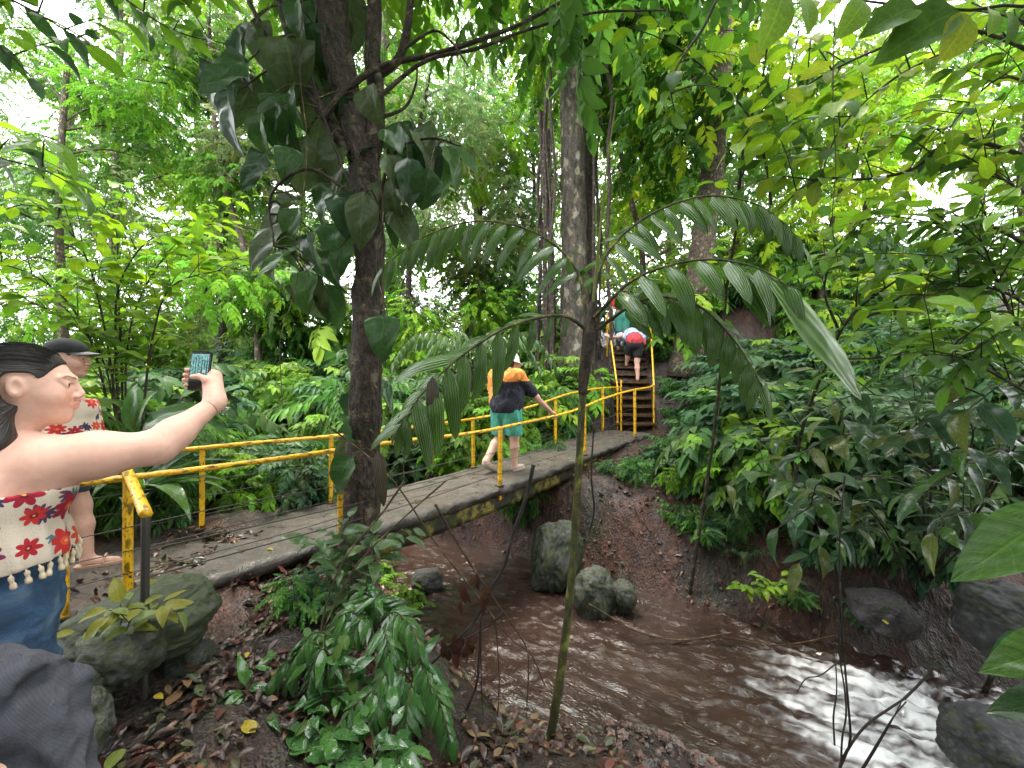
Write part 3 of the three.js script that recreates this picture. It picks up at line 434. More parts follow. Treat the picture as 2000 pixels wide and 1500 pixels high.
makeTree({ name: 'giant_tree', label: 'dark mossy trunk pressed against the massive pale trunk', trunk: [root(2.15, 11.3), V(2.12, 4, -11.3), V(2.1, 9, -11.4), V(2.4, 14, -11.6)], r0: 0.24, r1: 0.14, barkMat: darkBark, blobs: ring(2.6, 13, -12, 3, 130, 5), size: 0.6, tones: [TONE.mid, TONE.fresh], kind: 'small', seed: 2, dull: true });
makeTree({ name: 'giant_tree', label: 'leaning mottled grey tree up the slope from the stairs', trunk: [root(4.3, 10.2), V(4.5, 3.6, -10.1), V(4.95, 6.5, -10.2), V(5.3, 10.5, -10.3), V(5.6, 15, -10.4)], r0: 0.3, r1: 0.22, barkMat: bark(0.25, 0.22, 0.18, 0.05), blobs: [...ring(5.6, 14, -10.5, 4.2, 150, 7), ...ring(5, 8.5, -10.4, 1.6, 60, 3)], size: 0.6, tones: [TONE.fresh, TONE.mid, TONE.lime], kind: 'broad', seed: 3, dull: true });
{ // hanging roots beside the massive trunk
  for (let k = 0; k < 15; k++) {
    const r = mulberry(300 + k), x = (k < 10 ? 0.72 + 0.35 * r() : 2.0 + 0.5 * r()), d = 10.2 + 0.8 * r(), top = 7 + 4 * r(), c = [V(x + 0.3 * (r() - 0.5), top, -d)]; for (let y = top - 1; y > gY(x, d) + 0.2; y -= 1.1) c.push(V(x + 0.16 * (r() - 0.5), y, -d + 0.1 * (r() - 0.5))); c.push(root(x, d).add(V(0, -0.1, 0)));
    solo('hanging_root', tube(c, [0.02 + 0.045 * r(), 0.03 + 0.03 * r()], 40, 6, 0.25, k), darkBark, 'dark woody root hanging down beside the massive pale trunk', 'root', 'roots hanging beside the massive trunk');
  }
}
// ---------- forest trees behind the bridge ----------
const tall = (x, d, h, r0, spread, tones, kind, seed, label, group, size = 0.62, low = 0.35, n = 90, lean = 0) => {
  const b = root(x, d), top = V(x + lean + jit(0.6), b.y + h, -d + jit(0.6)), blobs = []; const levels = Math.round(h * (d < 16 ? 0.68 : 0.48));
  for (let k = 0; k < levels; k++) { const f = lerp(low, 1.05, k / (levels - 1)), s = spread * lerp(0.65, 1, Math.sin(f * 2.4)); blobs.push(...ring(x + lean * f, b.y + h * f, -d, s, n, 2, 0.6)); }
  return makeTree({ label, group, trunk: [b, b.clone().lerp(top, 0.33).add(V(jit(0.25), 0, jit(0.2))), b.clone().lerp(top, 0.66).add(V(jit(0.3), 0, jit(0.2))), top], r0, r1: r0 * 0.4, barkMat: seed % 3 ? greyBark : darkBark, blobs, size, tones, kind, seed, hang: 0.35, dull: true });
};
const farL = 'slender leafy tree in the forest across the stream', farG = 'forest trees across the stream', hillL = 'leafy tree on the slope beyond the stairs', hillG = 'trees on the slope beyond the stairs', backL = 'pale distant tree closing the forest behind', backG = 'distant trees closing the forest';
const T = TONE;
[[-12.5, 11.5, 12, 0.16, 2.4], [-9.6, 13.5, 15, 0.2, 2.6], [-7.2, 11.8, 11, 0.12, 2.0], [-5.4, 14.6, 15, 0.2, 2.5], [-3.4, 12.4, 11, 0.12, 1.9], [-2.0, 15.5, 9.5, 0.16, 2.1], [-14.5, 15, 16, 0.2, 3]].forEach(([x, d, h, r0, s], i) => tall(x, d, h, r0, s, [[T.mid, T.fresh], [T.fresh, T.pale], [T.mid, T.pale, T.fresh]][i % 3], ['small', 'small', 'broad'][i % 3], 20 + i, farL, farG, 0.36, 0.16, 130, jit(1)));
[[4.2, 13.5, 9, 0.13, 1.8], [6.8, 12.6, 10, 0.14, 1.7], [10.4, 12, 7, 0.14, 1.7], [7.6, 10.2, 5.5, 0.08, 1.2], [13.5, 10.5, 10, 0.16, 2.2]].forEach(([x, d, h, r0, s], i) => tall(x, d, h, r0, s, [[T.fresh, T.lime], [T.mid, T.fresh], [T.lime, T.fresh, T.mid]][i % 3], ['broad', 'small', 'broad'][i % 3], 40 + i, hillL, hillG, 0.36, 0.25, 90, jit(0.8)));
[[-22, 20, 17, 0.3, 4], [-16.5, 22, 18, 0.3, 4], [-11, 21, 17, 0.25, 3.6], [-6.5, 22, 18, 0.3, 3.6], [-1.5, 21.5, 14.5, 0.25, 3.0], [2.2, 24, 15, 0.25, 3.2], [0.3, 17.5, 13, 0.14, 1.9], [8, 21, 12, 0.3, 3.2], [13, 18, 8, 0.3, 3.0], [20, 18, 13, 0.3, 3.6], [-28, 17, 17, 0.3, 4]].forEach(([x, d, h, r0, s], i) => tall(x, d, h, r0, s, [[T.pale, T.mid], [T.fresh, T.pale]][i % 2], ['small', 'broad'][i % 2], 60 + i, backL, backG, 0.55, 0.08, 150));
// ---------- unseen forest behind and above the camera, placed to shade the foreground ----------
{
  const r = mulberry(808), blobs = [];
  for (let k = 0; k < 20; k++) { const a = lerp(0.05, Math.PI - 0.05, k / 19), q = lerp(5.5, 9, r()), x = Math.cos(a) * q * 1.25, z = Math.sin(a) * q + 0.5; for (let y = 1.5; y < 13; y += 3.6) blobs.push([x + (r() - 0.5) * 2, y, z + (r() - 0.5) * 2, 1.7, 1.3, 1.7, 26]); }
  for (let k = 0; k < 24; k++) { const x = lerp(-9, 9, r()), z = lerp(-0.6, 8, r()); blobs.push([x, lerp(9.5, 13.5, r()), z, 1.7, 0.9, 1.7, 30]); }
  boughs(scene, 'unseen_forest', [BOUGH.broad[0]], blobs, () => { const v = r(); return v; }, 2.6, 26, [TONE.mid, TONE.deep, TONE.fresh], new THREE.MeshStandardMaterial({ roughness: 0.9, side: THREE.DoubleSide, vertexColors: true })); scene.children[scene.children.length - 1].userData.label = 'unseen forest behind and above the camera, shading the foreground';
}
// ---------- canopy mostly out of view above the picture, placed to shade the bank ----------
makeTree({ name: 'canopy_tree', label: 'tall tree behind the path, mostly out of view, shading the bank', trunk: [root(-4.6, 1.2), V(-4.5, 3, -1.2), V(-4.3, 6, -1.4), V(-4, 9, -1.8)], r0: 0.22, r1: 0.1, barkMat: darkBark, blobs: [...ring(-4.2, 8.6, -1.2, 2.4, 100, 5)], size: 0.5, tones: [T.fresh, T.mid], kind: 'broad', seed: 90 });
makeTree({ name: 'canopy_tree', label: 'tall lime-leaved tree by the stream, mostly out of view, shading the bank', trunk: [root(5.4, 3.2), V(5.3, 3, -3.2), V(5.0, 6, -3.4), V(4.4, 9, -3.8)], r0: 0.2, r1: 0.1, barkMat: darkBark, blobs: [...ring(5.0, 8.6, -1.6, 2.2, 80, 5), ...ring(5.8, 5.4, -2.0, 1.0, 50, 2)], size: 0.5, tones: [T.lime, T.fresh, T.mid], kind: 'broad', seed: 91 });
// ---------- undergrowth: shrubs, each with its own stems and foliage ----------
function makeShrub(kind, tones, seed, h, name, label, group, size, count) {
  const r = mulberry(seed), t = thing(name, label, 'shrub', group, V(0, 0, 0)), stems = [], blobs = [];
  for (let k = 0; k < 7; k++) { const a = r() * 6.283, q = h * lerp(0.25, 0.6, r()), e = V(Math.cos(a) * q, h * lerp(0.5, 1, r()), Math.sin(a) * q); stems.push(tube([V(0, -0.1, 0), V(e.x * 0.3, e.y * 0.6, e.z * 0.3), e], [0.012, 0.004], 8, 4)); blobs.push([e.x, e.y, e.z, h * 0.3, h * 0.24, h * 0.3, Math.round(count / 7)], [e.x * 0.6, e.y * 0.5, e.z * 0.6, h * 0.3, h * 0.25, h * 0.3, Math.round(count / 16)]); }
  part('stem', join(stems), twigBark, t); boughs(t, 'foliage', TUFT[kind], blobs, r, size, 11, tones, foliageMat); return t;
}
const kinds = [
  [makeShrub('broad', [T.mid, T.fresh], 101, 1.0, 'leafy_shrub', '', '', 0.36, 110), 'bushy broad-leaved shrub in the forest undergrowth', 'broad-leaved undergrowth shrubs'],
  [makeShrub('lance', [T.deep, T.mid], 102, 0.8, 'narrow_leaved_shrub', '', '', 0.36, 90), 'dark narrow-leaved shrub in the forest undergrowth', 'narrow-leaved undergrowth shrubs'],
  [makeShrub('small', [T.blue, T.mid], 103, 0.7, 'small_leaved_shrub', '', '', 0.28, 120), 'dense small-leaved shrub in the forest undergrowth', 'small-leaved undergrowth shrubs'],
  [makeShrub('broad', [T.deep, T.blue], 104, 0.85, 'glossy_shrub', '', '', 0.42, 80), 'glossy dark-leaved shrub in the forest undergrowth', 'glossy dark undergrowth shrubs'],
];
kinds.forEach(([o, l, g]) => { o.userData.label = l; o.userData.group = g; o.userData.used = 0; });
const KIND = ['bushy broad-leaved shrub', 'dark narrow-leaved shrub', 'dense small-leaved shrub', 'glossy dark-leaved shrub'];
function shrubAt(k, x, d, s, turn, where) { const [proto] = kinds[k]; let o; if (!proto.userData.used) { proto.userData.used = 1; o = proto; } else { o = copyOf(proto); } o.userData.label = KIND[k] + ' ' + where; o.userData.group = KIND[k] + 's ' + where; o.position.copy(root(x, d)); o.scale.setScalar(s); o.rotation.y = turn; return o; }
{
  const r = mulberry(555), spots = [];
  const clear = (x, d) => { const [q, t] = streamAt(x, d); const bx = x - BRIDGE_A[0], bd = d - BRIDGE_A[1], s = bx * BDIR[0] + bd * BDIR[1], c = Math.abs(bx * BDIR[1] - bd * BDIR[0]); return Math.abs(q) > streamHalf(t) + 0.35 && !(c < 1.0 && s > -3 && s < BDIR[2] + 0.5) && !(x > 1.7 && x < 4.3 && d > 7.3 && d < 12); };
  const fill = (n, x0, x1, d0, d1, s0, s1, ks, where, ok = () => true) => { for (let i = 0, tries = 0; i < n && tries < n * 30; tries++) { const d = lerp(d0, d1, r()), x = lerp(x0, x1, r()); if (!clear(x, d) || !ok(x, d)) continue; if (spots.some((q) => Math.hypot(q[0] - x, q[1] - d) < 0.38)) continue; spots.push([x, d]); shrubAt(ks[Math.floor(r() * ks.length)], x, d, lerp(s0, s1, r()), r() * 6.28, where); i++; } };
  fill(40, -11, 0.9, 6.8, 12.5, 0.9, 1.7, [0, 0, 1, 2, 3, 1], 'across the stream behind the far rail', (x, d) => streamAt(x, d)[0] > 0);      // across the stream behind the bridge
  fill(18, -8.5, -3.6, 3.2, 7.2, 0.8, 1.4, [0, 1, 3], 'beside the path behind the bridge start', (x, d) => streamAt(x, d)[0] < 0 );           // near bank behind the path
  fill(50, 2.9, 8.5, 4.4, 9.4, 0.6, 1.25, [1, 2, 3, 3, 0], 'covering the bank opposite the rapids', (x, d) => streamAt(x, d)[0] > 1.9 && x / d < 1.35);  // right bank
  fill(44, 3.9, 11, 8.6, 13.5, 0.9, 1.6, [0, 0, 2, 1], 'on the slope beyond the stair rail');                                          // slope right of the stairs
  fill(12, -0.6, 2.0, 8.6, 12.5, 0.8, 1.5, [0, 1, 3], 'at the foot of the massive pale trunk');                                            // left of the stairs
  fill(12, -14, 8, 13, 16, 1.6, 2.8, [0, 0, 1, 2], 'deep in the forest under the far trees');                                              // deeper in
  for (const [k, x, d, s] of [[2, 1.75, 6.0, 0.3], [1, 2.6, 6.4, 0.4], [3, 2.6, 5.6, 0.55], [1, 2.75, 6.2, 0.6], [2, 1.5, 6.3, 0.25], [1, 1.9, 5.9, 0.35], [1, 2.1, 5.2, 0.3], [2, 2.0, 6.4, 0.35], [3, 2.35, 6.2, 0.4], [3, 3.0, 5.6, 0.6], [1, 3.2, 6.8, 0.5], [3, 2.95, 5.15, 0.5], [1, 2.65, 5.0, 0.4], [2, 3.35, 4.55, 0.35], [0, 2.2, 5.5, 0.3], [2, 2.35, 5.0, 0.4], [1, 3.3, 5.0, 0.55], [2, 3.0, 4.4, 0.3], [3, 3.7, 4.6, 0.5], [3, 4.3, 4.4, 0.6], [2, 3.6, 4.15, 0.3], [2, -1.35, 2.65, 0.35], [0, -2.7, 5.1, 0.6], [3, -3.2, 5.0, 0.7], [1, -2.2, 4.75, 0.5], [0, -3.6, 5.5, 0.7], [1, -3.0, 5.5, 0.5], [3, -2.35, 4.3, 0.5], [0, -3.7, 4.7, 0.6], [1, -1.9, 4.9, 0.4], [0, -1.0, 7.1, 0.6], [3, -2.1, 7.5, 0.7], [1, 0.1, 6.2, 0.5], [0, -4.3, 6.1, 0.7], [1, -3.15, 3.75, 0.5], [0, -2.75, 4.1, 0.5], [3, -2.3, 4.65, 0.45], [1, -3.5, 4.1, 0.6], [0, -1.75, 5.2, 0.4], [1, -3.6, 3.5, 0.5], [3, -4.1, 3.9, 0.7], [0, -1.2, 4.65, 0.35], [1, 0.6, 7.0, 0.4], [1, 3.9, 9.9, 0.45], [2, 3.75, 10.5, 0.5], [0, 4.0, 10.9, 0.6], [2, 3.65, 9.5, 0.3], [1, 3.85, 9.2, 0.35]]) shrubAt(k, x, d, s, r() * 6, x < 0.5 ? 'beside the stream by the bridge' : 'low on the red earth bank');
}
// ---------- ferns ----------
{
  const fm = mats(['mid', 'deep', 'blue'], { coat: 0.6 }), fg = G.lan.map((g) => g);
  const proto = (seed, n, len) => { const r = mulberry(seed), t = thing('fern', 'arching fern with paired leaflets on the red bank', 'fern', 'ferns on the red bank', V(0, 0, 0)); for (let k = 0; k < n; k++) { const a = k / n * 6.283 + r() * 0.5, q = len * lerp(0.8, 1.1, r()), e = [V(0, 0, 0), V(Math.cos(a) * q * 0.35, q * 0.55, Math.sin(a) * q * 0.35), V(Math.cos(a) * q * 0.75, q * 0.55, Math.sin(a) * q * 0.75), V(Math.cos(a) * q, q * 0.25, Math.sin(a) * q)]; frond(t, e, { n: 13, len: len * 0.27, from: 0.15, hang: 0.15, sweep: 0.35, mats: fm, geos: fg, r0: 0.004, seed: seed * 9 + k, taper: 0.3 }); } return t; };
  const f0 = proto(7, 6, 0.6), f1 = proto(8, 5, 0.5); f0.position.copy(root(2.45, 5.55)); f1.position.copy(root(2.75, 7.1));
  [[0, 3.0, 6.1, 0.9], [1, 2.7, 4.75, 0.7], [1, 0.35, 6.9, 0.9],  [1, -1.6, 7.6, 1.1], [0, -0.6, 8.0, 1.2], [1, -2.7, 8.6, 1.2]].forEach(([k, x, d, s], i) => { const c = copyOf(k ? f1 : f0); c.position.copy(root(x, d)); c.scale.setScalar(s); c.rotation.y = i * 2.1; });
}
// ---------- the forked tree in front of the bridge, with its climbing plant ----------
const px = (list, d) => list.map(([x, y, dd]) => P(x, y, dd ?? d));
{
  const b = root(-1.2, 3.12), t = thing('forked_tree', 'dark forked tree draped in big leaves, standing against the bridge side', 'tree', null, b), rel = (l) => l.map((p) => p.clone().sub(b));
  const mossyBark = bark(0.13, 0.105, 0.085, 0.04);
  part('trunk', tube(rel([b.clone().add(V(0, -0.3, 0)), b.clone().add(V(0.01, 0.25, 0)), ...px([[704, 1000], [713, 800], [719, 600], [722, 430], [712, 330]], 3.12)]), (u) => lerp(0.125, 0.11, u) * (1 + 0.7 * Math.exp(-u * 14)), 60, 16, 0.32, 3), mossyBark, t);
  for (const [x, y] of [[600, 1235], [640, 1260], [770, 1210]]) { const e = P(x, y, 3.0); e.y = Math.min(e.y, land(e.x, -e.z) + 0.02); part('root', tube(rel([b.clone().add(V(0, 0.3, 0)), b.clone().lerp(e, 0.45).add(V(0, 0.08, 0)), e, e.clone().lerp(b, -0.5).add(V(0, -0.2, 0))]), [0.07, 0.03], 16, 8, 0.25, x), mossyBark, t); }
  const limb = (r, d, l) => part('limb', tube(rel(px(l, d)), r, 40, 10, 0.2, l[0][0]), mossyBark, t);
  limb([0.105, 0.13], 3.12, [[714, 350], [695, 260], [668, 150], [652, 40], [640, -150], [650, -400]]);
  limb([0.075, 0.035], 3.1, [[718, 340], [736, 220], [728, 110], [731, 0], [720, -200]]);
  limb([0.06, 0.028], 3.1, [[705, 320], [640, 235], [592, 130], [552, 20], [520, -90]]);
  limb([0.022, 0.016], 3.05, [[640, 235], [560, 130], [500, 30], [470, -30]]);
  limb([0.034, 0.02], 3.1, [[732, 150], [775, 120], [795, 60], [805, -20], [830, -120]]);
  limb([0.026, 0.009], 3.0, [[628, 235], [680, 172], [750, 128], [850, 106], [930, 80], [1010, 50], [1100, 2], [1190, -40]]);
  limb([0.016, 0.006], 2.95, [[740, 190], [830, 120], [930, 95], [1040, 55], [1160, 25], [1300, 20]]);
  limb([0.012, 0.005], 2.95, [[790, 95], [850, 60], [880, 80], [915, 130]]); limb([0.014, 0.006], 3.0, [[745, 230], [790, 210], [812, 165], [815, 130]]);
  const blobs = []; for (const [x, y, d, s, n] of [[640, -330, 3.3, 0.9, 60], [500, -220, 3.2, 0.7, 50], [820, -200, 3.1, 0.7, 50], [1000, -230, 3.3, 0.8, 50], [720, -420, 3.6, 1.0, 60], [1150, -120, 3.1, 0.35, 18]]) { const p = P(x, y, d).sub(b); blobs.push([p.x, p.y, p.z, s, s * 0.55, s, n]); }
  boughs(t, 'crown', BOUGH.broad, blobs, mulberry(9), 1.0, 40, [T.fresh, T.mid, T.lime], foliageMat);
}
const climberMats = [leafMat(0.05, 0.13, 0.03, { through: 0.3, coat: 0.7, gloss: 0.22 }), leafMat(0.035, 0.09, 0.032, { through: 0.28, coat: 0.8, gloss: 0.2 }), leafMat(0.07, 0.17, 0.03, { through: 0.4, coat: 0.6, gloss: 0.26 }), leafMat(0.085, 0.13, 0.045, { through: 0.3, coat: 0.7, gloss: 0.24 })];
{
  const b = root(-1.1, 3.0), t = thing('climbing_vine', 'climbing plant with large dark drooping leaves on the forked tree', 'vine', null, b), r = mulberry(61);
  const stem = px([[730, 1120, 2.95], [738, 900, 2.95], [742, 700, 2.94], [740, 520, 2.93], [690, 380, 2.94], [640, 250, 2.95], [600, 120, 2.95], [570, 10, 2.95]]), side = px([[735, 420, 2.94], [770, 300, 2.95], [840, 270, 2.92], [900, 285, 2.9]]), left = px([[690, 380, 2.92], [600, 330, 2.9], [530, 380, 2.9], [535, 480, 2.9]]);
  part('stem', join([stem, side, left].map((l) => tube(l.map((p) => p.clone().sub(b)), [0.014, 0.007], 50, 6, 0.15))), twigBark, t);
  const all = curve(stem).getSpacedPoints(60).concat(curve(side).getSpacedPoints(14), curve(left).getSpacedPoints(14));
  const spots = [[455, 95, 125, 100], [505, 80, 110, 60], [425, 140, 115, 140], [470, 195, 150, 110], [545, 185, 150, 95], [575, 150, 130, 80], [430, 215, 140, 120], [615, 120, 140, 80], [600, 55, 120, 100], [655, 75, 130, 95], [570, 25, 110, 90], [530, 250, 115, 95], [500, 270, 115, 110], [488, 332, 115, 140], [548, 225, 120, 85], [645, 165, 140, 70], [690, 40, 110, 80], [400, 170, 110, 120],
    [640, 320, 130, 120], [598, 335, 120, 110], [690, 300, 120, 165], [655, 375, 130, 100], [620, 400, 120, 130], [705, 430, 140, 92], [680, 425, 120, 60], [560, 450, 120, 120], [530, 410, 110, 150], [510, 470, 130, 130], [560, 500, 120, 100], [535, 500, 110, 160], [600, 510, 110, 110], [640, 545, 130, 95], [660, 480, 120, 80], [590, 570, 120, 95], [618, 600, 120, 90], [520, 540, 100, 110], [580, 540, 110, 140], [650, 600, 100, 80],
    [790, 290, 110, 60], [835, 330, 135, 70], [865, 335, 130, 80], [850, 290, 120, 30], [900, 292, 110, 40], [800, 350, 125, 80], [830, 380, 120, 95], [780, 345, 120, 60], [760, 395, 110, 90], [890, 325, 110, 70], [775, 270, 90, 45], [765, 440, 100, 95], [790, 440, 100, 70],
    [685, 905, 110, 100], [695, 965, 120, 90], [755, 770, 90, 60], [690, 810, 110, 90], [660, 930, 100, 110], [670, 850, 90, 120], [745, 660, 100, 80], [690, 700, 80, 110], [695, 250, 110, 100], [720, 200, 100, 70], [625, 230, 120, 100], [560, 320, 100, 100]];
  for (const [x, y, l, an] of spots) {
    const d = lerp(2.75, 3.25, r()), a = (an + (r() - 0.5) * 30) * Math.PI / 180, c = P(x, y, d), len = l / F * d * lerp(0.75, 1.1, r()), dir = V(Math.cos(a), -Math.sin(a), (r() - 0.35) * 0.7).normalize(), at = c.clone().addScaledVector(dir, -len * 0.5), up = V((r() - 0.5) * 1.1, 0.45 + 0.6 * r(), 0.75).normalize();
    const lf = part('leaf', G.big[Math.floor(r() * 5)], climberMats[Math.floor(r() * 4)], t); placed(at.clone().sub(b), dir, up, V(len * lerp(0.85, 1.1, r()), len, len)).decompose(lf.position, lf.quaternion, lf.scale);
    let near = all[0]; for (const q of all) if (q.distanceTo(at) < near.distanceTo(at)) near = q; const inv = new THREE.Matrix4().compose(lf.position, lf.quaternion, lf.scale).invert(), loc = (p) => p.clone().sub(b).applyMatrix4(inv); if (near.distanceTo(at) < 0.7) part('petiole', tube([at, at.clone().lerp(near, 0.5).add(V(0, 0.06, 0)), near].map(loc), [0.012, 0.02], 8, 4), greenBark, lf);
  }
}
// ---------- the palm ----------
const palmLeaf = [leafMat(0.105, 0.235, 0.032, { ribs: 1, through: 0.45, coat: 0.7, gloss: 0.2, bump: 0.008 }), leafMat(0.088, 0.205, 0.03, { ribs: 1, through: 0.45, coat: 0.7, gloss: 0.18, bump: 0.008 })], palmGreen = palmLeaf, palmDark = palmLeaf, palmBack = palmLeaf;
const palmYellow = leafMat(0.32, 0.3, 0.03, { ribs: 1, through: 0.4, coat: 0.7 }), palmBrown = leafMat(0.09, 0.07, 0.045, { ribs: 1, through: 0.15, coat: 0.3 });
{
  const bx = P(1062, 1500, 2.2), b = root(bx.x, 2.2), t = thing('palm', 'slender palm with arching glossy fronds standing in front of the bridge', 'palm', null, b), rel = (l) => l.map((p) => p.clone().sub(b));
  part('stem', tube(rel([b.clone().add(V(0, -0.15, 0)), ...px([[1075, 1440], [1100, 1280], [1117, 1120], [1128, 960], [1134, 840], [1140, 740]], 2.2)]), (u) => lerp(0.024, 0.019, u) * (1 + 0.05 * Math.sin(u * 90)), 90, 10, 0.1, 2), bark(0.14, 0.17, 0.03, 0.004), t);
  part('crown_shaft', tube(rel(px([[1137, 770], [1141, 730], [1147, 685], [1152, 630], [1158, 590]], 2.2)), (u) => lerp(0.024, 0.037, Math.sin(u * 2.4)) * lerp(1, 0.5, smooth(0.6, 1, u)), 40, 12, 0.4, 8), bark(0.1, 0.075, 0.055, 0.02), t);
  part('spear', tube(rel(px([[1158, 600], [1172, 450], [1186, 320], [1203, 200]], 2.2)), [0.009, 0.003], 16, 6), leafMat(0.3, 0.33, 0.08), t);
  const f = (pts, o) => frond(t, rel(pts), { geos: G.palm, r0: 0.011, ...o });
  f(px([[1152, 650, 2.2], [1105, 618, 2.15], [1010, 632, 2.05], [915, 685, 1.95], [830, 762, 1.88], [770, 850, 1.85]]), { n: 11, len: 0.46, from: 0.12, hang: 0.42, sweep: 0.25, mats: palmDark, seed: 3, taper: 0.12, peak: 0.64, upBias: V(0.15, 0.55, 0.8) });
  f(px([[1150, 640, 2.22], [1122, 520, 2.3], [1040, 452, 2.35], [930, 432, 2.4], [830, 462, 2.42], [742, 525, 2.45]]), { n: 13, len: 0.33, from: 0.2, hang: 0.6, sweep: 0.35, mats: palmDark, seed: 4, taper: 0.5, upBias: V(0, 0.75, 0.6) });
  f(px([[1155, 620, 2.22], [1180, 505, 2.25], [1260, 425, 2.3], [1380, 383, 2.32], [1490, 405, 2.34], [1570, 475, 2.35]]), { n: 16, len: 0.27, from: 0.14, hang: 0.6, sweep: 0.25, mats: palmBack, seed: 5, taper: 0.7, geos: G.palmW, upBias: V(0, 0.8, 0.55) });
  f(px([[1160, 620, 2.18], [1240, 545, 2.05], [1360, 508, 1.92], [1470, 520, 1.8], [1560, 570, 1.72]]), { n: 7, len: 0.3, from: 0.15, hang: 0.5, sweep: 0.5, upBias: V(0, 0.8, 0.5), mats: palmGreen, seed: 6, taper: 0.7, terminal: false, geos: G.palmW });
  f(px([[1163, 645, 2.2], [1260, 585, 2.1], [1350, 590, 2.0], [1430, 660, 1.95], [1490, 755, 1.92]]), { n: 11, len: 0.27, from: 0.16, hang: 0.35, sweep: 0.45, upBias: V(0, 0.6, 0.8), mats: palmLeaf, seed: 7, taper: 0.6, geos: G.palmW });
  { // the broad fused blade at the end of the right frond
    const blade = leafGeo({ shape: 'elliptic', wid: 0.4, seg: 10, across: 4, fold: -0.4, droop: 0.65, wave: 0.05 }), at = P(1490, 528, 1.78).sub(b), tip = P(1705, 770, 1.62).sub(b), m = part('leaflet', blade, palmGreen[0], t), d = tip.clone().sub(at); placed(at, d.clone().normalize().add(V(0.1, 0.3, 0)), V(-0.2, 1, 0.5), d.length() * 1.1).decompose(m.position, m.quaternion, m.scale);
    const m2 = part('leaflet', blade, palmGreen[1], t); placed(P(1430, 510, 1.85).sub(b), V(0.5, -0.6, 0.2), V(0, 0.6, 1), 0.36).decompose(m2.position, m2.quaternion, m2.scale);
  }
  for (const [x, y, x2, y2, mt, lab] of [[808, 790, 845, 915, palmYellow, 'yellowing spotted leaflet'], [845, 735, 842, 850, palmBrown, 'withered brown leaflet'], [790, 800, 770, 900, palmGreen[0], null], [738, 880, 745, 1000, palmBrown, 'withered brown leaflet']]) { const a = P(x, y, 1.88), e = P(x2, y2, 1.86), d = e.clone().sub(a), m = part('leaflet', G.palm[0], mt, t); placed(a.sub(b), d.clone().add(V(0.02, 0.02, 0.03)), V(0.3, 0.2, 1), d.length() * 1.05).decompose(m.position, m.quaternion, m.scale); if (lab) m.userData.label = lab; }
}
{ // a second palm in the shade behind the bridge
  const b = root(-0.75, 7.6), t = thing('understory_palm', 'dark low palm with long fronds behind the far rail', 'palm', null, b), r = mulberry(71); part('stem', tube([V(0, -0.1, 0), V(0.02, 0.7, 0), V(0, 1.6, 0)], [0.05, 0.04], 16, 8, 0.2), darkBark, t);
  for (let k = 0; k < 9; k++) { const a = k / 9 * 6.283 + 0.3, q = lerp(1.3, 1.7, r()); frond(t, [V(0, 1.6, 0), V(Math.cos(a) * q * 0.35, 2.2, Math.sin(a) * q * 0.35), V(Math.cos(a) * q * 0.75, 2.15, Math.sin(a) * q * 0.75), V(Math.cos(a) * q, 1.65, Math.sin(a) * q)], { n: 14, len: 0.42, from: 0.15, hang: 0.7, sweep: 0.4, mats: palmDark, geos: G.palm, r0: 0.012, seed: 700 + k }); }
}
// ---------- leafy plants near the camera ----------
const ST = (l, r, o = {}) => Object.assign(l, { r, ...o });
{ // right, upper: a tree just out of the picture whose boughs reach in
  const b = root(4.3, 3.1);
  leafyPlant({ name: 'understory_tree', label: 'lime-leaved understory tree reaching its dark boughs over the stream', category: 'tree', base: b, seed: 501, leaf: 0.19, geos: G.ell, materials: [...mats(['lime', 'lime', 'fresh', 'mid']), leafMat(0.28, 0.38, 0.03)], twig: 0.5, twigs: 10, spacing: 0.1, from: 0.12, most: 295, stems: [
    ST([b.clone().add(V(0, -0.1, 0)), ...px([[2090, 700], [2070, 400], [2040, 150], [2000, -80]], 3.0)], 0.045, { twigs: 4, from: 0.6 }),
    ST(px([[2075, 330], [1990, 300], [1860, 272], [1785, 330], [1690, 350], [1590, 352], [1520, 410]], 2.95), 0.018, { from: 0.15 }), ST(px([[1600, 350], [1640, 255], [1730, 165], [1840, 105], [1960, 70], [2060, 60]].reverse(), 2.9), 0.014, { from: 0.1 }),
    ST(px([[2060, 120], [1900, 60], [1780, 75], [1620, 140], [1500, 222], [1420, 300]], 2.8), 0.014), ST(px([[2040, 180], [1960, 150], [1870, 230], [1840, 275]], 2.8), 0.01), ST(px([[2070, 420], [1960, 350], [1880, 300]], 2.7), 0.012), ST(px([[2080, 520], [1990, 470], [1900, 430], [1810, 440]], 2.6), 0.014),
    ST(px([[2060, 60, 1.9], [1960, 30, 1.85], [1880, 20, 1.8], [1790, 30, 1.8]]), 0.006, { twigs: 3 }), ST(px([[2030, -60, 2.2], [1800, -40, 2.2], [1640, -10, 2.1], [1540, 10, 2.0]]), 0.009, { twigs: 4 })] });
}
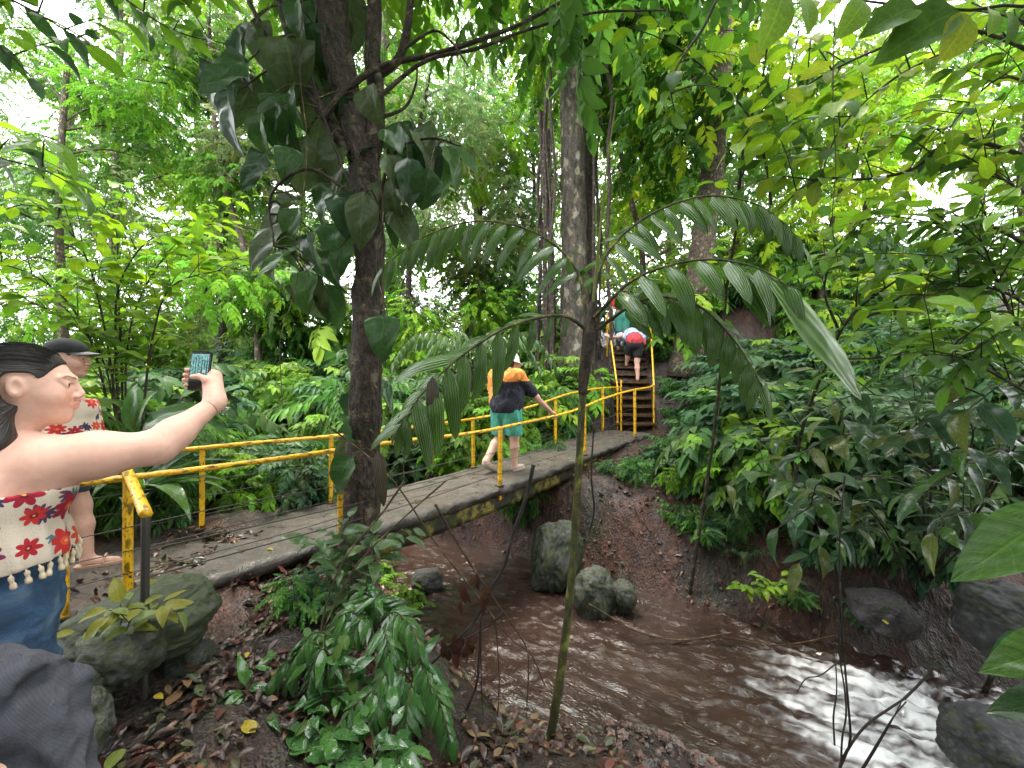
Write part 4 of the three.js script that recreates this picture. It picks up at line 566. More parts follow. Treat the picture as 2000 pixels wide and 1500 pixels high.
{ // a few big bright leaves hanging low on a bough, close to the camera
  const b = root(3.3, 1.5), t = thing('hanging_bough', 'leafy bough with a bright yellow-lime leaf hanging over the stream', 'branch', null, b), ms = [leafMat(0.45, 0.55, 0.02, { through: 0.6 }), leafMat(0.22, 0.4, 0.03, { through: 0.55 }), leafMat(0.09, 0.2, 0.02, { through: 0.4 })];
  part('stem', tube([b.clone().add(V(0, -0.1, 0)), P(2350, 500, 1.7), P(2200, 100, 1.75), P(2000, 10, 1.75), P(1900, 20, 1.75), P(1800, 15, 1.75), P(1600, -10, 1.8), P(1510, -20, 1.8)].map((p) => p.sub(b)), [0.016, 0.004], 40, 6), twigBark, t);
  for (const [x, y, x2, y2, k] of [[1895, 25, 1858, 108, 0], [1880, 20, 1765, 75, 2], [1800, 15, 1720, 40, 2], [1530, -20, 1512, 75, 1], [1560, -10, 1590, 50, 1], [1950, 20, 1990, 70, 2], [1930, 15, 1945, 60, 1], [1690, 0, 1660, 60, 1], [2010, 15, 2060, 120, 2]]) { const a = P(x, y, 1.75), e = P(x2, y2, 1.7), d = e.clone().sub(a), m = part('leaf', G.ell[k], ms[k], t); placed(a.sub(b), d.clone().add(V(0, 0.03, 0.02)), V(0.3, 0.35, 1), d.length() * 1.1).decompose(m.position, m.quaternion, m.scale); }
}
{ // right, upper middle: sapling with dark upright stems
  const b = root(2.05, 4.75);
  leafyPlant({ name: 'sapling', label: 'thin dark-stemmed sapling with lime leaves rising behind the palm fronds', category: 'tree', base: b, seed: 502, leaf: 0.2, geos: G.ell, materials: mats(['lime', 'fresh', 'fresh', 'mid']), twig: 0.45, twigs: 8, spacing: 0.13, from: 0.45, r0: 0.02, most: 240, stems: [
    ST([b.clone().add(V(0, -0.1, 0)), ...px([[1400, 800, 4.5], [1420, 560, 4.0], [1440, 430, 3.6], [1452, 290, 3.4], [1490, 150, 3.3], [1506, 0, 3.2], [1520, -120, 3.2]])], 0.024, { from: 0.55 }), ST(px([[1506, 400], [1498, 330], [1470, 240], [1400, 155], [1300, 80], [1200, 45]], 3.3), 0.012, { from: 0.05 }), ST(px([[1450, 310], [1510, 265], [1590, 205], [1680, 140]], 3.3), 0.012, { from: 0.15 }),
    ST(px([[1400, 0], [1370, 60], [1325, 125], [1310, 175], [1318, 215]], 3.0), 0.014, { twigs: 2, from: 0.5 }), ST(px([[1560, 60], [1535, 210], [1545, 290], [1530, 330]], 3.2), 0.008, { twigs: 3 })] });
}
{ // right, middle: the sunlit bush over the stream
  const b = root(3.15, 4.55);
  leafyPlant({ name: 'leafy_sapling', label: 'bushy sapling with crooked dark stem and bright leaves on the bank opposite', category: 'tree', base: b, seed: 503, leaf: 0.22, geos: G.ova, materials: [...mats(['lime', 'fresh', 'fresh', 'mid']), leafMat(0.16, 0.3, 0.02)], twig: 0.5, twigs: 13, spacing: 0.11, from: 0.3, most: 295, hang: 0.5, stems: [
    ST([b.clone().add(V(0, -0.1, 0)), ...px([[1560, 870, 4.4], [1610, 720, 4.1], [1660, 620, 3.8], [1740, 555, 3.5], [1830, 500, 3.2]])], 0.03, { from: 0.4 }), ST(px([[1655, 625, 3.85], [1720, 610, 3.6], [1800, 590, 3.4], [1880, 560, 3.2]]), 0.016), ST(px([[1640, 650, 3.9], [1610, 560, 3.8], [1650, 470, 3.6], [1720, 420, 3.5]]), 0.014), ST(px([[1620, 700, 4.0], [1700, 700, 3.7], [1790, 690, 3.4], [1870, 720, 3.1]]), 0.014), ST(px([[2060, 640, 2.6], [1960, 570, 2.5], [1880, 560, 2.5], [1780, 590, 2.5]]), 0.012), ST(px([[2060, 800, 2.5], [1960, 740, 2.4], [1880, 700, 2.4], [1800, 690, 2.4]]), 0.012), ST(px([[2060, 720, 2.4], [1990, 640, 2.4], [1930, 500, 2.4], [1900, 430, 2.4]]), 0.012)] });
}
{ // pinnate branch with rows of oblong leaflets, in front of that bush
  const b = root(4.2, 3.7), t = thing('pinnate_shrub', 'shrub with long feather leaves of oblong lime leaflets over the stream', 'shrub', null, b), rel = (l) => l.map((p) => p.clone().sub(b)), ms = [leafMat(0.14, 0.33, 0.02, { through: 0.5 }), leafMat(0.11, 0.27, 0.02, { through: 0.5 })];
  part('stem', tube(rel([b.clone().add(V(0, -0.1, 0)), P(2150, 800, 2.9), P(2120, 600, 2.7), P(2060, 540, 2.6)]), [0.02, 0.01], 20, 6), twigBark, t);
  frond(t, rel(px([[2060, 545], [1950, 518], [1830, 500], [1700, 495], [1590, 510], [1530, 535]], 2.55)), { n: 12, len: 0.17, from: 0.05, hang: 0.75, sweep: 0.1, mats: ms, geos: G.obl, seed: 31, taper: 0.75, r0: 0.006 });
  frond(t, rel(px([[2060, 545], [1960, 470], [1850, 435], [1740, 440], [1650, 470]], 2.6)), { n: 11, len: 0.17, from: 0.05, hang: 0.6, sweep: 0.1, mats: ms, geos: G.obl, seed: 32, taper: 0.75, r0: 0.006 });
  frond(t, rel(px([[2080, 620], [1980, 640], [1900, 690], [1850, 760]], 2.4)), { n: 9, len: 0.17, from: 0.05, hang: 0.5, sweep: 0.2, mats: ms, geos: G.obl, seed: 33, taper: 0.75, r0: 0.006 });
}
{ // right, lower: dark wet leaves over the far bank
  const b = root(4.15, 4.2);
  leafyPlant({ name: 'broad_leaved_bush', label: 'dark wet broad-leaved bush hanging over the far stream bank', category: 'shrub', base: b, seed: 504, leaf: 0.27, geos: [...G.ova, ...G.lan], materials: [...mats(['deep', 'mid', 'blue', 'deep', 'olive'], { coat: 1, gloss: 0.18 })], twig: 0.45, twigs: 7, spacing: 0.13, from: 0.25, most: 295, hang: 0.55, stems: [
    ST([b.clone().add(V(0, -0.1, 0)), ...px([[1840, 960, 3.9], [1740, 860, 3.6], [1640, 850, 3.3], [1540, 900, 3.1]])], 0.016), ST([b.clone(), ...px([[1820, 900, 3.8], [1780, 800, 3.5], [1680, 770, 3.3], [1600, 800, 3.2]])], 0.016), ST([b.clone(), ...px([[1880, 920, 3.6], [1900, 840, 3.3], [1850, 800, 3.0], [1760, 850, 2.8]])], 0.014), ST([b.clone(), ...px([[1800, 980, 3.8], [1700, 930, 3.4], [1600, 980, 3.1], [1520, 1030, 3.0]])], 0.014), ST([b.clone(), ...px([[1950, 940, 3.4], [1970, 880, 3.0], [1900, 900, 2.7], [1800, 960, 2.5]])], 0.014), ST([b.clone(), ...px([[1990, 860, 3.2], [2040, 760, 2.8], [1980, 740, 2.6], [1890, 800, 2.4]])], 0.014), ST([b.clone(), ...px([[1700, 1000, 3.8], [1580, 960, 3.6], [1480, 920, 3.5], [1400, 960, 3.4]])], 0.012), ST([b.clone(), ...px([[1720, 1040, 3.8], [1640, 1040, 3.5], [1560, 1100, 3.3]])], 0.01), ST([b.clone(), ...px([[1900, 1040, 3.5], [1880, 1000, 3.0], [1820, 1040, 2.8]])], 0.01)] });
}
{ // big leaves at the picture's lower right
  const b = root(2.55, 1.45), t = thing('big_leaved_plant', 'plant with big serrated deep green leaves beside the grey boulder', 'plant', null, b), ms = mats(['blue', 'deep', 'mid'], { coat: 1, gloss: 0.2, bump: 0.012 }), r = mulberry(88);
  part('stem', tube([V(0, -0.1, 0), V(0.02, 0.4, -0.05), V(0, 0.9, -0.1)], [0.014, 0.008], 12, 6), greenBark, t); part('stem', tube([V(0.05, -0.1, 0), V(0.1, 0.2, -0.1), V(0.0, 0.45, -0.2)], [0.012, 0.007], 12, 6), greenBark, t);
  for (const [x, y, d, x2, y2, d2] of [[2075, 990, 1.6, 1908, 1150, 1.58], [2110, 1250, 1.75, 1960, 1335, 1.7], [2120, 1360, 1.7, 1965, 1420, 1.7], [2080, 1000, 1.7, 2010, 900, 1.9], [2080, 1150, 1.7, 2160, 1330, 1.5], [2090, 1260, 1.8, 1960, 1290, 2.1], [2075, 1050, 1.7, 2230, 1000, 1.9]]) { const a = P(x, y, d), e = P(x2, y2, d2), dd = e.clone().sub(a), m = part('leaf', leafGeo({ shape: 'ovate', wid: 0.42, seg: 8, across: 4, fold: 0.2, droop: 0.5, wave: 0.1, seed: x }), ms[Math.floor(r() * 3)], t); placed(a.clone().sub(b), dd.clone().add(V(0, 0.08, 0)), V(0.1, 0.8, 0.7), dd.length() * 1.05).decompose(m.position, m.quaternion, m.scale); }
}
{ // left: bush of lime leaves on arching stems
  const b = root(-4.0, 4.25);
  leafyPlant({ name: 'arching_bush', label: 'tall bush of lime leaves on thin arching stems behind the women', category: 'shrub', base: b, seed: 505, leaf: 0.21, geos: G.ell, materials: [...mats(['lime', 'lime', 'fresh', 'fresh', 'lime'])], twig: 0.55, twigs: 12, spacing: 0.1, from: 0.35, most: 295, hang: 0.3, stems: [
    ST([b, ...px([[225, 650], [235, 550], [290, 470], [365, 440]], 4.2)], 0.018), ST([b.clone().add(V(0.1, 0, 0)), ...px([[300, 650], [335, 560], [420, 530], [490, 525]], 4.1)], 0.016), ST([b, ...px([[200, 620, 4.1], [150, 470, 3.9], [60, 400, 3.8], [-20, 420, 3.7]])], 0.016), ST([b, ...px([[170, 650, 4.0], [100, 560, 3.8], [20, 520, 3.6], [-80, 520, 3.5]])], 0.016), ST([b, ...px([[260, 620, 4.3], [340, 480, 4.4], [400, 440, 4.5], [450, 440, 4.6]])], 0.014), ST([b, ...px([[230, 560, 4.3], [220, 430, 4.4], [160, 370, 4.4], [90, 350, 4.4]])], 0.014), ST([b, ...px([[190, 680, 4.0], [120, 620, 3.8], [50, 590, 3.6], [-30, 610, 3.5]])], 0.012)] });
}
{ // upper left boughs
  const b = root(-4.3, 2.5);
  leafyPlant({ name: 'understory_tree', label: 'tree by the path with drooping mid green boughs above the women', category: 'tree', base: b, seed: 506, leaf: 0.22, geos: G.ova, materials: [...mats(['mid', 'fresh', 'fresh', 'deep'])], twig: 0.5, twigs: 8, spacing: 0.12, from: 0.12, most: 295, hang: 0.5, stems: [
    ST([b.clone().add(V(0, -0.1, 0)), ...px([[-350, 400, 2.6], [-330, 100, 2.6], [-250, -150, 2.7], [-100, -350, 2.9]])], 0.05, { twigs: 3, from: 0.7 }), ST(px([[-250, -120, 2.8], [-60, -40, 2.9], [80, 30, 3.0], [190, 100, 3.1]]), 0.016, { from: 0.2 }), ST(px([[-230, -160, 2.8], [0, -120, 3.0], [200, -30, 3.2], [340, 60, 3.3], [440, 85, 3.4]]), 0.016, { from: 0.25 }), ST(px([[-180, -250, 2.8], [100, -200, 3.1], [300, -80, 3.3], [430, -10, 3.4]]), 0.014), ST(px([[-320, 100, 2.5], [-150, 200, 2.4], [-20, 300, 2.35], [80, 330, 2.35], [150, 365, 2.3]]), 0.012, { twigs: 4 }), ST(px([[-300, 0, 2.6], [-150, 20, 2.6], [0, 90, 2.7], [60, 150, 2.7]]), 0.014)] });
}
{ // long glossy leaves beside the path
  const b = root(-3.05, 3.35), t = thing('strap_leaved_plant', 'clump of long glossy strap leaves behind the outstretched arm', 'plant', null, b), r = mulberry(93), ms = [leafMat(0.05, 0.16, 0.02, { coat: 1, gloss: 0.16 }), leafMat(0.035, 0.1, 0.025, { coat: 1, gloss: 0.14 }), leafMat(0.09, 0.22, 0.02, { coat: 1, gloss: 0.2 })], g = [0, 1, 2].map((k) => leafGeo({ shape: 'lance', wid: 0.24, seg: 8, across: 4, fold: 0.35, droop: 0.9 + 0.4 * k, wave: 0.08, seed: k }));
  part('stem', tube([V(0, -0.1, 0), V(0, 0.15, 0), V(0.02, 0.4, 0)], [0.03, 0.02], 8, 7), greenBark, t);
  for (let k = 0; k < 15; k++) { const a = k * 2.4, e = lerp(0.55, 1.25, r()), m = part('leaf', g[k % 3], ms[k % 3], t); placed(V(0.02 * Math.cos(a), 0.25 + 0.15 * r(), 0.02 * Math.sin(a)), V(Math.cos(a) * Math.cos(e), Math.sin(e), Math.sin(a) * Math.cos(e)), V(0, 1, 0), lerp(0.6, 0.85, r())).decompose(m.position, m.quaternion, m.scale); }
  for (const [x, y, x2, y2] of [[272, 850, 198, 775], [275, 850, 345, 800], [270, 850, 230, 800]]) { const A = P(x, y, 3.2), E = P(x2, y2, 3.0), d = E.clone().sub(A), m = part('leaf', g[1], ms[k2(x2)], t); placed(A.sub(b), d.clone().add(V(0, 0.25, 0)), V(0, 0.7, 0.7), d.length() * 1.35).decompose(m.position, m.quaternion, m.scale); }
  function k2(v) { return v % 3; }
}
// ---------- the glossy plants in the middle foreground ----------
{
  const glossy = [leafMat(0.05, 0.18, 0.025, { coat: 1, gloss: 0.13, through: 0.34 }), leafMat(0.075, 0.22, 0.028, { coat: 1, gloss: 0.15, through: 0.38 }), leafMat(0.04, 0.14, 0.025, { coat: 1, gloss: 0.12, through: 0.3 })];
  const clumps = [['glossy feather-leaved plant at the foot of the forked tree', [[730, 1190, 2.2], [690, 1240, 2.1], [640, 1230, 2.1], [780, 1240, 2.1], [820, 1260, 2.0], [700, 1160, 2.3], [590, 1300, 2.0], [760, 1290, 1.95]], -0.75, 2.25, 41], ['lower glossy feather-leaved plant leaning over the stream', [[720, 1420, 1.85], [790, 1440, 1.85], [850, 1400, 1.9], [880, 1450, 1.85], [660, 1420, 1.8], [830, 1330, 2.0], [730, 1350, 1.9]], -0.5, 2.05, 42], ['glossy feather-leaved plant spreading toward the leaf litter', [[560, 1330, 1.95], [520, 1340, 1.95], [600, 1350, 1.9], [640, 1320, 1.95], [580, 1260, 2.05]], -0.9, 2.0, 43]];
  for (const [label, tips, x, d, seed] of clumps) {
    const b = root(x, d), r = mulberry(seed), t = thing('feather_leaved_plant', label, 'plant', null, b);
    part('stem', join([tube([V(0, -0.1, 0), V(0.02, 0.15, 0), V(-0.02, 0.34, 0.01)], [0.008, 0.005], 8, 5), tube([V(0.03, -0.1, 0), V(0.06, 0.1, 0.03), V(0.05, 0.25, 0.05)], [0.008, 0.005], 8, 5)]), greenBark, t);
    for (const [tx, ty, td] of tips) { const e = P(tx, ty, td).sub(b), a = V(0.02, lerp(0.12, 0.34, r()), 0); frond(t, [a, a.clone().lerp(e, 0.4).add(V(0, 0.1, 0)), a.clone().lerp(e, 0.75).add(V(0, 0.08, 0)), e], { n: 7, len: 0.17, from: 0.3, hang: 0.35, sweep: 0.5, mats: glossy, geos: G.pin, r0: 0.0035, seed: seed * 31 + tx, taper: 0.6, upBias: V(0, 0.9, 0.45), rachis: greenBark }); }
  }
  const seedling = (label, b, tips, leaf, seed, geos = G.ova, materials = glossy, most = 200, hang = 0.4) => leafyPlant({ name: 'seedling', label, base: b, seed, leaf, geos, materials, twig: 0.16, twigs: 4, spacing: 0.06, from: 0.25, most, hang, r0: 0.005, face: 0.5, stemMat: greenBark, stems: tips.map((l) => ST([b.clone().add(V(0, -0.05, 0)), ...l], 0.005)) });
  const b1 = root(-0.85, 2.05); seedling('bushy seedling with pale ovate leaves among the glossy plants', b1, [px([[640, 1400], [630, 1330]], 1.95), px([[650, 1380], [690, 1310]], 1.95), px([[670, 1420], [720, 1400]], 1.9), px([[620, 1430], [580, 1400]], 1.9), px([[650, 1450], [690, 1470]], 1.8)], 0.12, 511, G.ova, [...glossy, leafMat(0.12, 0.24, 0.03)]);
  const b2 = root(-1.05, 2.75); seedling('veined pale green plant growing against the forked trunk', b2, [px([[690, 1160], [680, 1060], [640, 1040]], 2.7), px([[700, 1150], [730, 1060], [790, 1050]], 2.7), px([[700, 1160], [720, 1100], [760, 1090]], 2.65), px([[680, 1170], [640, 1080], [610, 1060]], 2.6)], 0.17, 512, G.ova, [leafMat(0.1, 0.2, 0.05, { coat: 1 }), leafMat(0.07, 0.17, 0.03, { coat: 1 }), leafMat(0.13, 0.24, 0.06, { coat: 1 })]);
  const b3 = root(-0.55, 1.75); seedling('low leafy seedling at the very edge of the bank', b3, [px([[690, 1500], [660, 1480]], 1.7), px([[760, 1490], [790, 1470]], 1.7), px([[720, 1500], [740, 1460]], 1.7), px([[560, 1490], [520, 1480]], 1.7)], 0.13, 513);
  const b4 = root(2.35, 4.7); seedling('small bright seedling sprouting from the red bank across the stream', b4, [px([[1510, 1150], [1525, 1125]], 4.2), px([[1510, 1150], [1490, 1130]], 4.2), px([[1515, 1150], [1535, 1145]], 4.2)], 0.15, 514, G.ova, mats(['fresh', 'lime']));
  const b5 = root(-0.9, 3.3 - 0.9); void b5;
  const b6 = root(-2.0, 2.0); seedling('yellow-green seedling between the mossy boulders', b6, [px([[240, 1190], [235, 1180]], 1.75), px([[330, 1180], [345, 1195]], 1.8), px([[250, 1200], [225, 1195]], 1.7)], 0.11, 515, G.ova, [leafMat(0.22, 0.3, 0.06), leafMat(0.3, 0.3, 0.03)]);
  const b7 = root(-1.15, 2.1); seedling('sparse seedling with big leaves on the leaf litter', b7, [px([[500, 1440], [470, 1420]], 1.85), px([[500, 1440], [530, 1400]], 1.9), px([[480, 1360], [480, 1340]], 1.95)], 0.15, 516, G.lan, glossy, 40);
}
// ---------- vines, dead stalks, twigs ----------
const strand = (name, label, l, d, r, mat, group, cat = 'vine') => solo(name, tube(px(l, d), typeof r === 'number' ? [r, r * 0.7] : r, 46, 5, 0.15, l[0][0]), mat, label, cat, group);
const tan = bark(0.24, 0.19, 0.12, 0.003), blackTwig = bark(0.04, 0.032, 0.026, 0.004);
strand('hanging_vine', 'pale thread-like vine hanging left of the forked trunk', [[592, -40], [586, 150], [600, 280], [588, 420], [578, 560], [548, 660], [549, 745], [552, 800]], 2.85, 0.004, tan);
strand('hanging_vine', 'green thread-like vine hanging in front of the lime-leaved boughs', [[1632, -40], [1627, 180], [1632, 330], [1626, 440], [1645, 560]], 2.7, 0.004, greenBark);
strand('hanging_vine', 'pale vine dangling down the face of the forked trunk', [[735, 300], [748, 420], [735, 520], [760, 640], [745, 760], [780, 840], [790, 950]], 2.85, 0.004, tan);
strand('dry_stalk', 'tan bent stalk crossing the glossy plants from the trunk', [[790, 940], [740, 1010], [680, 1080], [640, 1170], [615, 1320], [612, 1560]], 2.1, 0.006, tan, null, 'stalk');
strand('dry_stalk', 'second tan stalk running beside the bent one', [[870, 940], [790, 1010], [700, 1100], [645, 1200], [600, 1330], [590, 1580]], 2.15, 0.005, tan, null, 'stalk');
strand('dry_stalk', 'brown dead stalk drooping over the stream', [[640, 830], [760, 930], [850, 1060], [930, 1160], [1000, 1250], [1035, 1275], [1065, 1340]], 2.3, [0.005, 0.004], bark(0.15, 0.1, 0.06, 0.003), null, 'stalk');
strand('dry_stalk', 'pair-thick brown stalk drooping beside the dead leaves', [[850, 985], [905, 1080], [965, 1170], [1010, 1235], [1030, 1270], [1028, 1400]], 2.25, [0.008, 0.003], bark(0.13, 0.085, 0.05, 0.003), null, 'stalk');
strand('bare_stick', 'black forked stick slanting over the water', [[1042, 908], [1028, 970], [1000, 1050], [985, 1105], [960, 1150], [925, 1215], [870, 1270], [830, 1310]], 2.25, [0.012, 0.006], blackTwig, null, 'stick');
strand('bare_stick', 'thin black stick standing upright by the dead leaves', [[940, 1200], [935, 1290], [930, 1340], [895, 1420], [850, 1520]], 2.2, [0.006, 0.008], blackTwig, null, 'stick');
strand('hanging_vine', 'thin brown root hanging straight over the gravel', [[968, 1210], [975, 1330], [972, 1420], [985, 1560]], 2.2, 0.004, redBark);
strand('hanging_vine', 'thin black root hanging beside the brown root', [[938, 1230], [942, 1370], [950, 1450], [962, 1560]], 2.2, 0.004, blackTwig);
strand('thin_sapling', 'bare upright sapling pole rising past the bridge edge', [[1160, 830], [1155, 930], [1160, 1000], [1150, 1040]], 3.6, [0.008, 0.01], blackTwig, null, 'pole');
{ // dead leaves hanging on the black stick
  const b = P(930, 1200, 2.2), t = thing('dead_leaf_bunch', 'bunch of withered brown leaves hanging on the black stick over the water', 'leaves', null, b), r = mulberry(121), ms = [leafMat(0.09, 0.035, 0.02, { through: 0.15, coat: 0.4 }), leafMat(0.06, 0.03, 0.02, { through: 0.1, coat: 0.4 }), leafMat(0.13, 0.06, 0.03, { through: 0.2, coat: 0.4 })];
  part('twig', tube(px([[985, 1195], [950, 1225], [905, 1250], [860, 1280]], 2.2).map((p) => p.sub(b)), [0.006, 0.004], 12, 5), blackTwig, t);
  for (let k = 0; k < 26; k++) { const hi = k < 9, p = hi ? P(lerp(900, 955, r()), lerp(1120, 1170, r()), 2.2) : P(lerp(862, 935, r()), lerp(1235, 1275, r()), 2.2), m = part('leaf', G.lan[k % 3], ms[k % 3], t); placed(p.sub(b).add(V(0, 0, (r() - 0.5) * 0.1)), V((r() - 0.5) * 0.5, -1, (r() - 0.5) * 0.5), V(r() - 0.5, 0.2, 1), lerp(0.09, 0.16, r())).decompose(m.position, m.quaternion, m.scale); }
}
{ // bare twigs rising in front of the rapids
  const b = P(1640, 1600, 2.15), t = thing('bare_twigs', 'bare black branching twigs standing in front of the white rapids', 'twigs', null, b);
  for (const [r, l] of [[0.009, [[1640, 1600], [1640, 1500], [1655, 1465], [1690, 1418], [1735, 1385], [1765, 1365]]], [0.006, [[1642, 1495], [1660, 1450], [1657, 1380], [1650, 1300], [1643, 1200], [1640, 1050], [1650, 930]]], [0.005, [[1643, 1485], [1645, 1440], [1652, 1400], [1650, 1350], [1640, 1280], [1638, 1180]]], [0.005, [[1630, 1455], [1628, 1400], [1634, 1350], [1632, 1290]]], [0.005, [[1660, 1540], [1690, 1490], [1720, 1440], [1745, 1400], [1770, 1370]]], [0.004, [[1675, 1520], [1700, 1480], [1735, 1420], [1760, 1372]]], [0.004, [[1640, 1290], [1600, 1320], [1575, 1325], [1555, 1355]]], [0.007, [[1765, 1365], [1800, 1330], [1830, 1290]]]]) part('twig', tube(px(l, 2.15).map((p) => p.sub(b)), [r, r * 0.6], 30, 5, 0.25, l[0][1]), blackTwig, t);
}
{ // fallen sticks on the red bank
  const r = mulberry(131), dead = [bark(0.2, 0.12, 0.07, 0.003), bark(0.13, 0.08, 0.05, 0.003), bark(0.09, 0.06, 0.04, 0.003)];
  for (let k = 0; k < 64; k++) { let x, d; for (let q = 0; q < 30; q++) { x = lerp(0.6, 3.6, r()); d = lerp(4.0, 7.2, r()); const [s, tt] = streamAt(x, d); if (s > streamHalf(tt) - 0.1 && s < streamHalf(tt) + 1.9) break; } const a = r() * 3.14, l = lerp(0.15, 0.6, r()), pts = []; for (let i = 0; i < 4; i++) { const u = (i / 3 - 0.5) * l, X = x + Math.cos(a) * u, D = d + Math.sin(a) * u; pts.push(V(X, land(X, D) + 0.03 + 0.05 * r(), -D)); } solo('fallen_stick', tube(pts, [lerp(0.004, 0.009, r()), 0.003], 14, 5, 0.2, k), dead[k % 3], 'thin dead stick lying on the red earth bank', 'stick', 'sticks lying on the red bank'); }
  for (const l of [[[1150, 1180], [1250, 1235], [1330, 1250], [1430, 1235]], [[1300, 1260], [1400, 1245], [1520, 1260], [1640, 1240]], [[1480, 1200], [1540, 1260], [1560, 1285]], [[1380, 1270], [1330, 1300], [1290, 1310]]]) strand('fallen_branch', 'long dead branch trailing along the water edge', l, 3.95, [0.009, 0.005], dead[0], 'dead branches along the water edge', 'branch');
}
// ---------- leaf litter ----------
{
  const r = mulberry(141), g = [0, 1, 2, 3].map((k) => leafGeo({ shape: k % 2 ? 'ovate' : 'elliptic', wid: 0.5, seg: 4, fold: 0.3 + 0.4 * r(), droop: (r() - 0.3) * 1.8 + 0.1, wave: 0.25, seed: k })), lists = [[], [], [], []], cols = [[], [], [], []];
  const tones = [[0.06, 0.028, 0.018], [0.04, 0.022, 0.016], [0.1, 0.05, 0.028], [0.035, 0.02, 0.015], [0.085, 0.028, 0.018], [0.16, 0.1, 0.05], [0.05, 0.03, 0.02], [0.045, 0.02, 0.016], [0.05, 0.055, 0.022]];
  const drop = (x, d, s, y = land(x, d)) => { const k = Math.floor(r() * 4), m = placed(V(x, y + 0.012 + 0.02 * r(), -d), V(r() - 0.5, (r() - 0.5) * 0.35, r() - 0.5), V((r() - 0.5) * 0.7, 1, (r() - 0.5) * 0.7), s); lists[k].push(m); cols[k].push(tint(tones[Math.floor(r() * tones.length)], r, 0.4)); };
  for (let i = 0; i < 7000; i++) { const x = lerp(-2.7, 0.5, r()), d = lerp(1.0, 3.4, r()), [q, t] = streamAt(x, d); if (q > -streamHalf(t) - 0.05 || fbm(x * 2.2, d * 2.2, 5, 3) < -0.12 + 0.3 * (r() - 0.5)) continue; drop(x, d, lerp(0.03, 0.095, r())); }
  for (let i = 0; i < 9000; i++) { const x = lerp(0.2, 5, r()), d = lerp(3.8, 12, r()), [q, t] = streamAt(x, d); if (q < streamHalf(t) + 0.02 || fbm(x * 2.2, d * 2.2, 5, 3) < 0.0 + 0.3 * (r() - 0.5)) continue; drop(x, d, lerp(0.03, 0.095, r())); }
  for (let i = 0; i < 3500; i++) drop(lerp(-9, 1, r()), lerp(6.5, 12, r()), lerp(0.06, 0.14, r()));
  g.forEach((geo, k) => instanced('leaf_litter', geo, deadMat, lists[k], cols[k], scene)); taken.set('leaf_litter', 1);
  scene.children.filter((o) => o.name === 'leaf_litter').forEach((o, i) => { if (i) o.name = numbered('leaf_litter'); o.userData.label = 'wet brown fallen leaves carpeting the banks'; });
  const bright = [leafMat(0.5, 0.38, 0.03, { through: 0.3 }), leafMat(0.3, 0.36, 0.08, { through: 0.3 }), leafMat(0.32, 0.18, 0.09, { through: 0.2 })];
  for (const [x, y, d, s, mt, lab] of [[302, 1275, 1.75, 0.06, 0, 'small yellow fallen leaf on the path mud'], [485, 1273, 2.15, 0.05, 0, 'tiny yellow leaf in the litter below the bridge'], [240, 1460, 1.62, 0.12, 1, 'pale green fallen leaf on the litter'], [215, 1345, 1.7, 0.13, 2, 'curled tan fallen leaf against the small mossy rock'], [325, 1440, 1.8, 0.12, 2, 'broad tan fallen leaf in the litter'], [535, 1310, 2.05, 0.1, 2, 'pinkish tan leaf caught on the glossy plant'], [500, 1490, 1.75, 0.12, 0, 'yellow-green leaf among the low seedlings'], [1733, 1220, 3.62, 0.09, 0, 'yellow leaf resting on the purplish boulder']]) { const p = P(x, y, d), gy = land(p.x, d); if (mt !== 2 || y < 1300) void 0; if (lab.includes('purplish') || lab.includes('caught')) p.y += 0; else p.y = Math.max(gy + 0.02, Math.min(p.y, gy + 0.12)); const m = solo('fallen_leaf', G.ova[0], bright[mt], lab, 'leaf', 'bright fallen leaves'); placed(p, V(Math.cos(x), 0.15, Math.sin(x)), V(0.1, 1, 0.25), s).decompose(m.position, m.quaternion, m.scale); }
  const gd = G.ova[0]; for (let k = 0; k < 26; k++) { const s = lerp(0.2, 8, r()), c = lerp(-0.42, 0.44, r()), p = onBridge(s, c, deckY(s) + 0.014), m = solo('deck_leaf', gd, bright[k % 3], 'small pale leaf stuck to the wet bridge deck', 'leaf', 'leaves stuck on the bridge deck'); placed(p, V(r() - 0.5, 0.02, r() - 0.5), V(0.05, 1, 0.05), lerp(0.03, 0.07, r())).decompose(m.position, m.quaternion, m.scale); }
}
